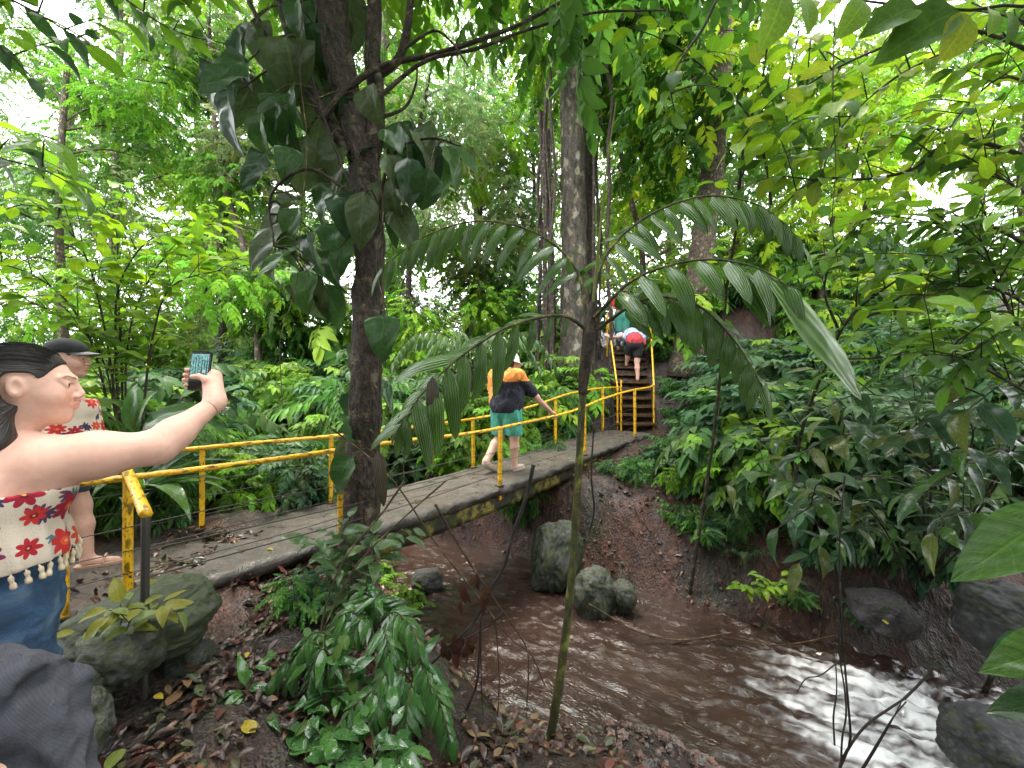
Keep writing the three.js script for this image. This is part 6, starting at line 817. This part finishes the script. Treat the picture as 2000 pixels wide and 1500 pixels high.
  const cg = new THREE.ExtrudeGeometry(sp, { depth: 0.007, bevelEnabled: true, bevelThickness: 0.0012, bevelSize: 0.0012, bevelSegments: 2 }); cg.translate(0, 0, -0.0085); part('case', cg, new THREE.MeshPhysicalMaterial({ color: col(0.006, 0.006, 0.007), roughness: 0.2, clearcoat: 0.6 }), ph);
  const cv = document.createElement('canvas'); cv.width = 160; cv.height = 256; const c2 = cv.getContext('2d'), r2 = mulberry(5); c2.fillStyle = '#a6e6e4'; c2.fillRect(0, 0, 160, 256); for (let k = 0; k < 900; k++) { const y = r2() * 256; c2.fillStyle = ['#2f7d78', '#1d5650', '#57aaa0', '#8fe0d8', '#e4fbf8', '#28433a'][Math.floor(r2() * 6)]; c2.globalAlpha = 0.55; c2.fillRect(r2() * 160, y, 3 + r2() * 7, 3 + r2() * 12); } c2.globalAlpha = 0.85; for (const x of [22, 40, 66, 96, 120, 141]) { c2.fillStyle = '#12332f'; c2.fillRect(x, 10 + r2() * 60, 3 + r2() * 6, 240); } c2.globalAlpha = 0.9; c2.fillStyle = '#3a4038'; c2.fillRect(0, 200, 160, 56); c2.globalAlpha = 1; c2.fillStyle = '#ffffff'; c2.beginPath(); c2.arc(124, 162, 15, 0, 7); c2.fill(); c2.fillStyle = '#cfd8d8'; c2.beginPath(); c2.arc(124, 162, 10, 0, 7); c2.fill();
  const ct = new THREE.CanvasTexture(cv); ct.colorSpace = THREE.SRGBColorSpace; const scr = part('screen', new THREE.PlaneGeometry(0.066, 0.104), new THREE.MeshStandardMaterial({ color: 0x000000, emissive: 0xffffff, emissiveMap: ct, emissiveIntensity: 0.1, roughness: 0.15 }), ph); scr.position.set(0, 0.012, 0.0006);
}
// --- the woman in the cap on the bridge end ---
{
  const t = thing('person', 'person in dark cap and red floral top standing where the bridge begins', 'person'), body = V(0.85, 0, -0.52).normalize(), side = V(body.z, 0, -body.x), face = V(0.93, -0.02, -0.36).normalize();
  const ft = V(-2.92, 0.36, -2.62), hd = P(136, 702, 2.66), H = headFrame(hd, face), neck = V(0, -0.13, -0.045).applyMatrix4(H), hip = V(neck.x - 0.03, 1.2, neck.z), chest = neck.clone().add(V(0, -0.22, 0)), S = (s, d = 0.17, y = -0.1) => neck.clone().addScaledVector(side, s * d).add(V(0, y, 0));
  const torso = [C(neck, neck.clone().add(V(0, -0.09, 0)), 0.052, 0.07, 0.05), oval(chest, 0.165, 0.17, 0.11, body), oval(chest.clone().lerp(hip, 0.55), 0.15, 0.18, 0.12, body), oval(hip, 0.175, 0.15, 0.14, body), C(S(-1), chest.clone().add(V(0, 0.05, 0)), 0.055, 0.09, 0.07), C(S(1), chest.clone().add(V(0, 0.05, 0)), 0.055, 0.09, 0.07)];
  const arms = [-1, 1].flatMap((s) => { const a = S(s), e = a.clone().add(V(0, -0.27, 0)).addScaledVector(side, s * 0.05), w = e.clone().addScaledVector(body, 0.16).add(V(0, -0.14, 0)); return [C(a, e, 0.052, 0.04), C(e, w, 0.038, 0.026), C(w, w.clone().addScaledVector(body, 0.08).add(V(0, -0.04, 0)), 0.03, 0.018)]; });
  const legs = [-1, 1].flatMap((s) => { const a = hip.clone().addScaledVector(side, s * 0.085).add(V(0, -0.07, 0)), f = ft.clone().addScaledVector(side, s * 0.09).addScaledVector(body, s * 0.12).add(V(0, 0.09, 0)), k = a.clone().lerp(f, 0.5).addScaledVector(body, 0.03); return [C(a, k, 0.09, 0.056, 0.05), C(k, k.clone().lerp(f, 0.4), 0.053, 0.054), C(k.clone().lerp(f, 0.4), f, 0.054, 0.036), C(f.clone().add(V(0, -0.045, 0)), f.clone().addScaledVector(body, 0.15).add(V(0, -0.062, 0)), 0.034, 0.022)]; });
  const bodyGeo = colour(sdfGeo([...torso, ...arms, ...legs], 0.013, null, 0.03, null, 0.035), plainSkin(TANNED)), head = headMesh(t, H, TANNED, sleekHair([[[0, -0.02, -0.085], [0, -0.16, -0.1], 0.065, 0.06], [[0.0, -0.16, -0.1], [0, -0.27, -0.1], 0.06, 0.04], [[-0.06, -0.02, -0.03], [-0.06, -0.16, -0.02], 0.035, 0.03], [[0.06, -0.02, -0.03], [0.06, -0.16, -0.02], 0.035, 0.03]]), 0.0045);
  part('body', withColor([bodyGeo, head]), skinMat, t);
  const cx = chest.x, cz = chest.z, hem = 1.1;
  part('top', sdfGeo([...torso.slice(1), arms[0], arms[3], C(chest, V(hip.x, 1.12, hip.z), 0.17, 0.24, 0.05)].map((s) => grow(s, 0.02)), 0.011, (x, y, z, d) => Math.max(d + 0.009 * Math.sin(Math.atan2(x - cx, z - cz) * 15 + y * 6) * smooth(1.45, 1.15, y), y - (neck.y - 0.13), hem - y, -(d + 0.02)), 0.03, (x, y, z) => [Math.atan2(x - cx, z - cz) * 0.17 / 0.34, y / 0.34], 0.04), floralMat, t);
  part('shorts', sdfGeo([oval(hip, 0.175, 0.15, 0.14, body), legs[0], legs[4]].map((s) => grow(s, 0.02)), 0.013, (x, y, z, d) => Math.max(d, y - 1.25, 0.88 - y), 0.03, null, 0.04), cloth(0.03, 0.04, 0.07), t);
  const tas = new THREE.MeshStandardMaterial({ color: col(0.62, 0.5, 0.36), roughness: 0.9 }), tg = tube([V(0, 0, 0), V(0.002, -0.012, 0), V(0, -0.04, 0)], (u) => [0.003, 0.008, 0.006, 0.01][Math.min(3, Math.floor(u * 4))], 8, 6, 0.3);
  for (let k = 0; k < 34; k++) { const a = k / 34 * 6.283, m = part('tassel', tg, tas, t); m.position.set(hip.x + Math.sin(a) * 0.255, hem + 0.008, hip.z + Math.cos(a) * 0.255); m.rotation.y = a; }
  for (const s of [-1, 1]) { const f = ft.clone().addScaledVector(side, s * 0.09).addScaledVector(body, s * 0.12), g = new THREE.BoxGeometry(0.09, 0.022, 0.25, 2, 1, 6); const a = g.attributes.position; for (let i = 0; i < a.count; i++) { const u = a.getZ(i) / 0.125; a.setX(i, a.getX(i) * (1 - 0.35 * Math.abs(u) ** 3)); } g.computeVertexNormals(); const m = part('sandal', g, cloth(0.5, 0.32, 0.24), t); placed(f.clone().addScaledVector(body, 0.065).add(V(0, 0.014, 0)), body, V(0, 1, 0)).decompose(m.position, m.quaternion, m.scale); const st = part('strap', tube([V(-0.04, 0.01, 0.02), V(-0.02, 0.055, 0.03), V(0.02, 0.055, 0.03), V(0.04, 0.01, 0.02)], [0.008, 0.008], 12, 5), m.material, m); void st; }
  // cap: its own thing, worn on the head
  const cap = thing('cap', 'dark baseball cap with a grey curved peak worn by the floral-topped person', 'cap', null, hd.clone()); cap.quaternion.setFromRotationMatrix(H);
  const cm = cloth(0.012, 0.013, 0.016, 0.8), dome = new THREE.SphereGeometry(1, 28, 14, 0, 6.2832, 0, 1.62); dome.scale(0.092, 0.088, 0.112); dome.translate(0, 0.05, -0.018); part('crown', dome, cm, cap);
  const peak = new THREE.BufferGeometry(), pp = [], pi = []; for (let j = 0; j <= 1; j++) for (let i = 0; i <= 12; i++) for (let k = 0; k <= 4; k++) { const a = lerp(-1.15, 1.15, i / 12), r = k / 4, z0 = 0.1 * Math.cos(a) - 0.018, len = 0.078 * Math.cos(a * 0.75); pp.push(0.086 * Math.sin(a) * (1 - 0.08 * r), 0.056 - 0.012 * r - 0.02 * Math.sin(a) ** 2 - j * 0.004, z0 + len * r); } for (let j = 0; j <= 1; j++) for (let i = 0; i < 12; i++) for (let k = 0; k < 4; k++) { const o = j * 65 + i * 5 + k; j ? pi.push(o, o + 1, o + 5, o + 1, o + 6, o + 5) : pi.push(o, o + 5, o + 1, o + 1, o + 5, o + 6); } for (let i = 0; i < 12; i++) { const o = i * 5 + 4; pi.push(o, o + 5, o + 65, o + 5, o + 70, o + 65); } peak.setAttribute('position', new THREE.Float32BufferAttribute(pp, 3)); peak.setIndex(pi); peak.computeVertexNormals(); part('peak', peak, cloth(0.1, 0.1, 0.1, 0.6), cap);
  part('button', new THREE.SphereGeometry(0.007, 10, 8).translate(0, 0.139, -0.018), cm, cap);
}
// --- the man walking away over the bridge ---
{
  const t = thing('person', 'broad person in navy and orange shirt and teal shorts walking over the bridge', 'person'), body = V(BDIR[0], 0, -BDIR[1]).normalize(), side = V(body.z, 0, -body.x), base = onBridge(4.15, 0.06, deckY(4.05) + 0.012);
  const up = (y, f = 0, s = 0) => base.clone().add(V(0, y * 0.93, 0)).addScaledVector(body, f).addScaledVector(side, s), H = headFrame(up(1.58, 0.09, -0.04), body.clone().add(V(0, -0.3, 0)).normalize());
  const neck = up(1.5, 0.0), hip = up(0.93), chest = up(1.26), LS = -1; // side * -1 is the right hand
  const torso = [C(neck.clone().add(V(0, 0.03, 0)), neck.clone().add(V(0, -0.08, 0)), 0.062, 0.085, 0.05), oval(chest.clone().add(V(0, 0.05, 0)), 0.235, 0.2, 0.15, body), oval(up(1.1, 0.03), 0.235, 0.22, 0.18, body), oval(hip, 0.195, 0.15, 0.15, body), C(up(1.42, 0, 0.19), chest, 0.07, 0.12, 0.07), C(up(1.42, 0, -0.19), chest, 0.07, 0.12, 0.07)];
  void LS; const hand = P(1078, 806, 6.15), shR = up(1.4, 0, -0.21), elR = shR.clone().lerp(hand, 0.5).add(V(0.0, -0.03, 0.09)), shL = up(1.4, 0, 0.21), elL = up(1.15, 0.02, 0.28), wL = up(0.98, 0.18, 0.24);
  const arms = [C(shR, elR, 0.06, 0.047), C(elR, hand, 0.046, 0.03), C(shL, elL, 0.06, 0.047), C(elL, wL, 0.045, 0.03)], hands = [...handShapes(placed(hand, V(0.3, -0.6, 0.4), hand.clone().sub(elR)), 1, [0.5, 0.5, 0.5, 0.5]), ...handShapes(placed(wL, V(0, 0, -1), V(0.2, -1, 0)), -1, [0.3, 0.3, 0.35, 0.4])];
  const fR = up(0.09, 0.06, -0.1), fL = up(0.17, -0.3, 0.1), kR = up(0.5, 0.06, -0.1), kL = up(0.5, 0.0, 0.11), legs = [C(up(0.86, 0, -0.1), kR, 0.1, 0.066, 0.05), C(kR, kR.clone().lerp(fR, 0.35), 0.062, 0.062), C(kR.clone().lerp(fR, 0.35), fR, 0.062, 0.042), C(fR.clone().add(V(0, -0.04, 0)), up(0.032, 0.22, -0.12), 0.042, 0.03), C(up(0.86, 0, 0.1), kL, 0.1, 0.066, 0.05), C(kL, kL.clone().lerp(fL, 0.35), 0.062, 0.064), C(kL.clone().lerp(fL, 0.35), fL, 0.064, 0.042), C(fL, up(0.04, -0.17, 0.11), 0.04, 0.032)];
  const skin = [0.6, 0.36, 0.28]; part('body', withColor([colour(sdfGeo([...torso, ...arms, ...legs], 0.014, null, 0.03, null, 0.035), plainSkin(skin)), colour(sdfGeo(hands, 0.0042, null, 0.01, null, 0.008), plainSkin(skin)), headMesh(t, H, skin, sleekHair([]), 0.006)]), skinMat, t);
  const shirtGeo = sdfGeo([...torso.slice(1), C(shR, shR.clone().lerp(elR, 0.75), 0.06, 0.056), C(shL, shL.clone().lerp(elL, 0.75), 0.06, 0.056), oval(up(0.98), 0.205, 0.18, 0.165, body)].map((s) => grow(s, 0.02)), 0.012, (x, y, z, d) => { const e = d + 0.022 * fbm(x * 6, y * 4, z * 6, 3) + 0.008 * fbm(x * 16, y * 8, z * 16, 2); return Math.max(e - 0.004, y - (neck.y + 0.01), base.y + 0.8 - y); }, 0.03, null, 0.05);
  const mid = up(0); colour(shirtGeo, (x, y, z) => { const s = (x - mid.x) * side.x + (z - mid.z) * side.z, h = (y - base.y) / 0.93, edge = h - (1.34 + 0.03 * Math.sin(s * 9)) + Math.max(0, (s + 0.02)) * 1.9, n = fbm(x * 6, y * 20, z * 6, 2); return edge > 0 ? (n > 0.4 ? [0.1, 0.05, 0.03] : [0.8, 0.27, 0.05]) : [0.014, 0.014, 0.028]; }); part('shirt', shirtGeo, new THREE.MeshStandardMaterial({ vertexColors: true, roughness: 0.85, bumpMap: weave, bumpScale: 0.004 }), t);
  part('shorts', sdfGeo([oval(hip, 0.2, 0.16, 0.155, body), C(up(0.86, 0, -0.1), kR, 0.115, 0.1), C(up(0.86, 0, 0.1), kL, 0.115, 0.1)].map((s) => grow(s, 0.018)), 0.013, (x, y, z, d) => Math.max(d + 0.025 * fbm(x * 8, y * 4, z * 8, 3), y - base.y - 0.93, base.y + 0.49 - y), 0.03, null, 0.04), cloth(0.07, 0.33, 0.25), t);
  const shoe = (a, b) => { const g = sdfGeo([C(a, b, 0.047, 0.04), C(a.clone().add(V(0, -0.02, 0)), b.clone().add(V(0, -0.01, 0)), 0.045, 0.04)], 0.008, (x, y, z, d) => Math.max(d, base.y - 0.006 - y)); part('shoe', g, cloth(0.42, 0.34, 0.27), t); }; shoe(fR.clone().add(V(0, -0.045, 0)), up(0.035, 0.2, -0.12)); shoe(fL.clone().add(V(0, -0.02, 0)), up(0.05, -0.14, 0.11));
  const hat = thing('sun_hat', 'white pointed sun hat on the person crossing the bridge', 'hat', null, V(0, 0.0, 0).applyMatrix4(H)); hat.quaternion.setFromRotationMatrix(H); part('crown', new THREE.LatheGeometry([[0.001, 0.165], [0.03, 0.155], [0.07, 0.12], [0.09, 0.07], [0.1, 0.03]].map(([a, b]) => new THREE.Vector2(a, b)), 28), cloth(0.72, 0.74, 0.78), hat); part('brim', new THREE.LatheGeometry([[0.098, 0.034], [0.125, 0.018], [0.145, 0.004]].map(([a, b]) => new THREE.Vector2(a, b)), 32), cloth(0.7, 0.72, 0.76), hat);
}
// --- the two people on the stairs ---
{
  const dirv = V(STAIR_B.x - STAIR_A.x, 0, STAIR_B.z - STAIR_A.z).normalize(), side = V(dirv.z, 0, -dirv.x), at = (k, y, f = 0, s = 0) => STAIR_A.clone().lerp(STAIR_B, k).add(V(0, y + 0.025, 0)).addScaledVector(dirv, f).addScaledVector(side, s);
  { // bending, one hand on the rail, a striped towel over the back
    const t = thing('person', 'person in black shorts bending forward on the stairs, hand on the rail', 'person'), k0 = 0.55, hip = at(k0, 0.92, 0.0, -0.1), chest = at(k0, 1.15, 0.42, -0.08), skin = [0.6, 0.36, 0.28], H = headFrame(at(k0, 1.28, 0.68, -0.08), dirv.clone().add(V(0, -0.25, 0)).normalize());
    const fR = at(k0, 0.08, 0.0, -0.17), kR = at(k0, 0.5, 0.03, -0.16), fL = at(k0 + 0.2, 0.0, -0.05, 0.06).add(V(0, 0.08, 0)), kL = at(k0, 0.62, 0.18, 0.04), shL = chest.clone().addScaledVector(side, 0.18).add(V(0, 0.04, 0)), hand = P(1190, 658, 10.2), shR = chest.clone().addScaledVector(side, -0.18).add(V(0, 0.03, 0)), hR = at(k0, 0.8, 0.4, -0.35);
    const shapes = [oval(hip, 0.19, 0.15, 0.16, dirv), C(hip, chest, 0.15, 0.14, 0.06), C(shL, shR, 0.085, 0.085, 0.06), C(chest, V(0, -0.1, -0.03).applyMatrix4(H), 0.08, 0.055, 0.05), C(hip.clone().addScaledVector(side, -0.09), kR, 0.105, 0.066, 0.05), C(kR, kR.clone().lerp(fR, 0.4), 0.062, 0.058), C(kR.clone().lerp(fR, 0.4), fR, 0.058, 0.04), C(fR.clone().add(V(0, -0.04, 0)), fR.clone().add(V(0, -0.05, 0)).addScaledVector(dirv, 0.15), 0.036, 0.026), C(hip.clone().addScaledVector(side, 0.09), kL, 0.105, 0.066, 0.05), C(kL, fL, 0.06, 0.04), C(fL.clone().add(V(0, -0.04, 0)), fL.clone().add(V(0, -0.05, 0)).addScaledVector(dirv, 0.15), 0.036, 0.026), C(shL, shL.clone().lerp(hand, 0.5).add(V(0, -0.03, 0)), 0.052, 0.042), C(shL.clone().lerp(hand, 0.5).add(V(0, -0.03, 0)), hand, 0.04, 0.028), C(shR, hR, 0.05, 0.03)];
    part('body', withColor([colour(sdfGeo(shapes, 0.016, null, 0.03, null, 0.035), plainSkin(skin)), colour(sdfGeo(handShapes(placed(hand, V(-0.3, -0.2, -1), V(-0.6, 0.3, -0.2)), -1, [0.6, 0.6, 0.6, 0.6]), 0.006, null, 0.012, null, 0.008), plainSkin(skin)), headMesh(t, H, skin, sleekHair([[[0, 0, -0.09], [0, 0.03, -0.15], 0.045, 0.04]]), 0.008)]), skinMat, t);
    part('shorts', sdfGeo([oval(hip, 0.195, 0.155, 0.165, dirv), C(hip.clone().addScaledVector(side, -0.09), hip.clone().addScaledVector(side, -0.09).lerp(kR, 0.62), 0.115, 0.095), C(hip.clone().addScaledVector(side, 0.09), hip.clone().addScaledVector(side, 0.09).lerp(kL, 0.62), 0.115, 0.095)].map((s) => grow(s, 0.014)), 0.015, (x, y, z, d) => Math.max(d, -(hip.y + 0.12 - y)), 0.03, null, 0.04), cloth(0.012, 0.011, 0.014), t);
    part('shirt', sdfGeo([C(hip.clone().add(V(0, 0.05, 0)), chest, 0.165, 0.155), C(shL, shR, 0.09, 0.09)].map((s) => grow(s, 0.012)), 0.016, null, 0.03), cloth(0.4, 0.03, 0.04), t);
    const towel = thing('towel', 'towel striped pale blue, navy and red draped over the bending back', 'towel', null, hip.clone()), tg = sdfGeo([C(hip.clone().add(V(0, 0.09, 0)), chest.clone().add(V(0, 0.03, 0)), 0.185, 0.18), C(shL.clone().addScaledVector(side, 0.1).add(V(0, -0.04, 0)), shR.clone().addScaledVector(side, -0.1).add(V(0, -0.08, 0)), 0.1, 0.1, 0.08), C(shR.clone().addScaledVector(side, -0.08), hip.clone().addScaledVector(side, -0.2).add(V(0, 0.0, 0)), 0.08, 0.05, 0.08)].map((s) => grow(s, 0.018)), 0.014, (x, y, z, d) => Math.max(d + 0.012 * fbm(x * 9, y * 5, z * 9, 3), -(d + 0.018), hip.y - 0.02 + 0.06 * fbm(x * 5, 1, z * 5, 2) - y), 0.03); tg.translate(-hip.x, -hip.y, -hip.z);
    colour(tg, (x, y, z) => { const f = x * dirv.x + z * dirv.z + y * 0.9, s = x * side.x + z * side.z; return f < 0.16 ? [0.5, 0.05, 0.06] : f < 0.25 + 0.1 * s ? [0.06, 0.07, 0.18] : Math.sin(s * 60 + f * 20) > 0.75 ? [0.2, 0.28, 0.5] : [0.55, 0.64, 0.8]; }); part('cloth', tg, new THREE.MeshStandardMaterial({ vertexColors: true, roughness: 0.9 }), towel);
  }
  { // standing above in red
    const t = thing('person', 'person in red top and teal shorts standing at the top of the stairs', 'person'), k0 = 0.98, skin = [0.58, 0.35, 0.26], u = (y, f = 0, s = 0) => at(k0, y, f, s + 0.12), H = headFrame(u(1.56, 0.08, -0.05), dirv.clone().add(V(0, -0.2, 0)).normalize()), shL = u(1.38, 0.02, 0.18), shR = u(1.38, 0.02, -0.18), hR = u(1.52, 0.1, -0.14), eR = u(1.4, 0.02, -0.42), hL = u(0.85, 0.12, 0.24);
    const torso = [C(u(1.48), u(1.36), 0.055, 0.075, 0.05), oval(u(1.22), 0.185, 0.2, 0.125, dirv), oval(u(0.95), 0.18, 0.17, 0.14, dirv), C(shL, u(1.25), 0.06, 0.1, 0.06), C(shR, u(1.25), 0.06, 0.1, 0.06)], arms = [C(shR, eR, 0.055, 0.043), C(eR, hR, 0.042, 0.03), C(shL, u(1.1, 0.02, 0.26), 0.055, 0.043), C(u(1.1, 0.02, 0.26), hL, 0.04, 0.03)], legs = [-1, 1].flatMap((s) => [C(u(0.88, 0, s * 0.09), u(0.46, 0.04, s * 0.1), 0.1, 0.062, 0.05), C(u(0.46, 0.04, s * 0.1), u(0.08, 0, s * 0.1), 0.06, 0.04), C(u(0.04, 0, s * 0.1), u(0.03, 0.15, s * 0.11), 0.036, 0.026)]);
    part('body', withColor([colour(sdfGeo([...torso, ...arms, ...legs], 0.016, null, 0.03, null, 0.035), plainSkin(skin)), colour(sdfGeo(handShapes(placed(hR, V(0, -1, 0), V(0.5, 0.5, 0)), 1, [0.3, 0.3, 0.3, 0.3]), 0.006, null, 0.012, null, 0.008), plainSkin(skin)), headMesh(t, H, skin, sleekHair([]), 0.008)]), skinMat, t);
    part('top', sdfGeo([...torso.slice(1), C(shR, shR.clone().lerp(eR, 0.5), 0.06, 0.055), C(shL, u(1.22, 0.02, 0.22), 0.06, 0.055)].map((s) => grow(s, 0.016)), 0.015, (x, y, z, d) => Math.max(d, y - u(1.45).y, u(1.0).y - y), 0.03, null, 0.04), cloth(0.62, 0.035, 0.03), t);
    part('shorts', sdfGeo([torso[2], legs[0], legs[3]].map((s) => grow(s, 0.022)), 0.015, (x, y, z, d) => Math.max(d, y - u(1.04).y, u(0.5).y - y), 0.03, null, 0.04), cloth(0.07, 0.3, 0.24), t);
    part('leggings', sdfGeo(legs.filter((_, i) => i % 3 < 2).map((s) => grow(s, 0.012)), 0.015, (x, y, z, d) => Math.max(d, y - u(0.52).y, u(0.12).y - y), 0.03), cloth(0.03, 0.045, 0.09), t);
    const hood = thing('head_scarf', 'red cloth wrapped over the head of the person atop the stairs', 'scarf', null, V(0, 0, 0).applyMatrix4(H)), hg = sdfGeo([{ ...K.ell(V(0, 0.03, -0.02), V(0.1, 0.112, 0.12)) }, C(V(0, -0.05, -0.08), V(0, -0.2, -0.1), 0.08, 0.11, 0.05)], 0.01, (x, y, z, d) => Math.max(d, z - 0.05 + 0.3 * y, -(d + 0.012)), 0.02); hood.quaternion.setFromRotationMatrix(H); part('cloth', hg, cloth(0.6, 0.03, 0.03), hood);
  }
}
// --- the person crouching beside the camera: dark denim leg in view ---
{
  const t = thing('person', 'crouching person in dark slate denim, only a bent leg in view', 'person'), g0 = land(-0.95, 0.75), knee = P(30, 1265, 0.85), hip = V(-1.62, 0.62, -0.62), foot = V(-0.82, g0 + 0.06, -0.72), chest = V(-1.6, 1.05, -0.55), H = headFrame(V(-1.55, 1.38, -0.58), V(0.8, -0.2, -0.6).normalize());
  const kneeB = V(-1.25, g0 + 0.12, -0.35), dir = V(0.8, 0, -0.6).normalize(), side = V(dir.z, 0, -dir.x), legs = [C(hip.clone().addScaledVector(side, 0.08), knee.clone().add(V(-0.04, -0.13, 0)), 0.105, 0.085, 0.05), C(knee.clone().add(V(-0.04, -0.13, 0)), V(-0.88, 0.6, -0.78), 0.088, 0.085), C(V(-0.88, 0.6, -0.78), foot, 0.085, 0.05), C(hip.clone().addScaledVector(side, -0.08), kneeB, 0.1, 0.065), C(kneeB, V(-1.6, g0 + 0.1, -0.25), 0.06, 0.045)];
  const torso = [oval(hip, 0.17, 0.14, 0.15, dir), C(hip, chest, 0.14, 0.14, 0.06), oval(chest, 0.18, 0.15, 0.12, dir), C(chest, V(0, -0.12, -0.04).applyMatrix4(H), 0.07, 0.055, 0.05)], arms = [-1, 1].flatMap((s) => { const a = chest.clone().addScaledVector(side, s * 0.18).add(V(0, 0.08, 0)), e = a.clone().add(V(0.02, -0.26, 0)), w = e.clone().addScaledVector(dir, 0.2); return [C(a, e, 0.055, 0.043), C(e, w, 0.042, 0.03), C(w, w.clone().addScaledVector(dir, 0.1), 0.03, 0.02)]; });
  part('body', withColor([colour(sdfGeo([...torso, ...arms, ...legs, C(foot.clone().add(V(0, -0.02, 0)), foot.clone().addScaledVector(dir, 0.16).add(V(0, -0.03, 0)), 0.038, 0.028)], 0.016, null, 0.03, null, 0.035), plainSkin(FAIR)), headMesh(t, H, FAIR, sleekHair([[[0, -0.02, -0.09], [0, -0.2, -0.1], 0.05, 0.04]]), 0.007)]), skinMat, t);
  const slate = texture(256, 256, (u, v) => { const k = 0.85 + 0.25 * tiled(u, v, 6, 3, 4) + 0.08 * Math.sin((u + v) * 6.283 * 60); return [0.26 * k, 0.27 * k, 0.31 * k]; });
  part('trousers', sdfGeo([torso[0], ...legs].map((s) => grow(s, 0.02)), 0.012, (x, y, z, d) => Math.max(d + 0.03 * fbm(x * 6, y * 8, z * 6, 3) + 0.008 * Math.sin((x * 0.6 + y) * 55 + 5 * fbm(x * 5, y * 5, z * 5, 2)), g0 + 0.14 - y), 0.03, (x, y, z) => [(x - z) * 2.5, y * 2.5], 0.05), new THREE.MeshStandardMaterial({ map: slate, roughness: 0.9, bumpMap: weave, bumpScale: 0.005 }), t);
  part('shirt', sdfGeo([...torso.slice(1, 3), arms[0], arms[3]].map((s) => grow(s, 0.02)), 0.016, (x, y, z, d) => Math.max(d, y - 1.2), 0.03, null, 0.04), cloth(0.03, 0.03, 0.035), t);
}
renderer.render(scene, camera);
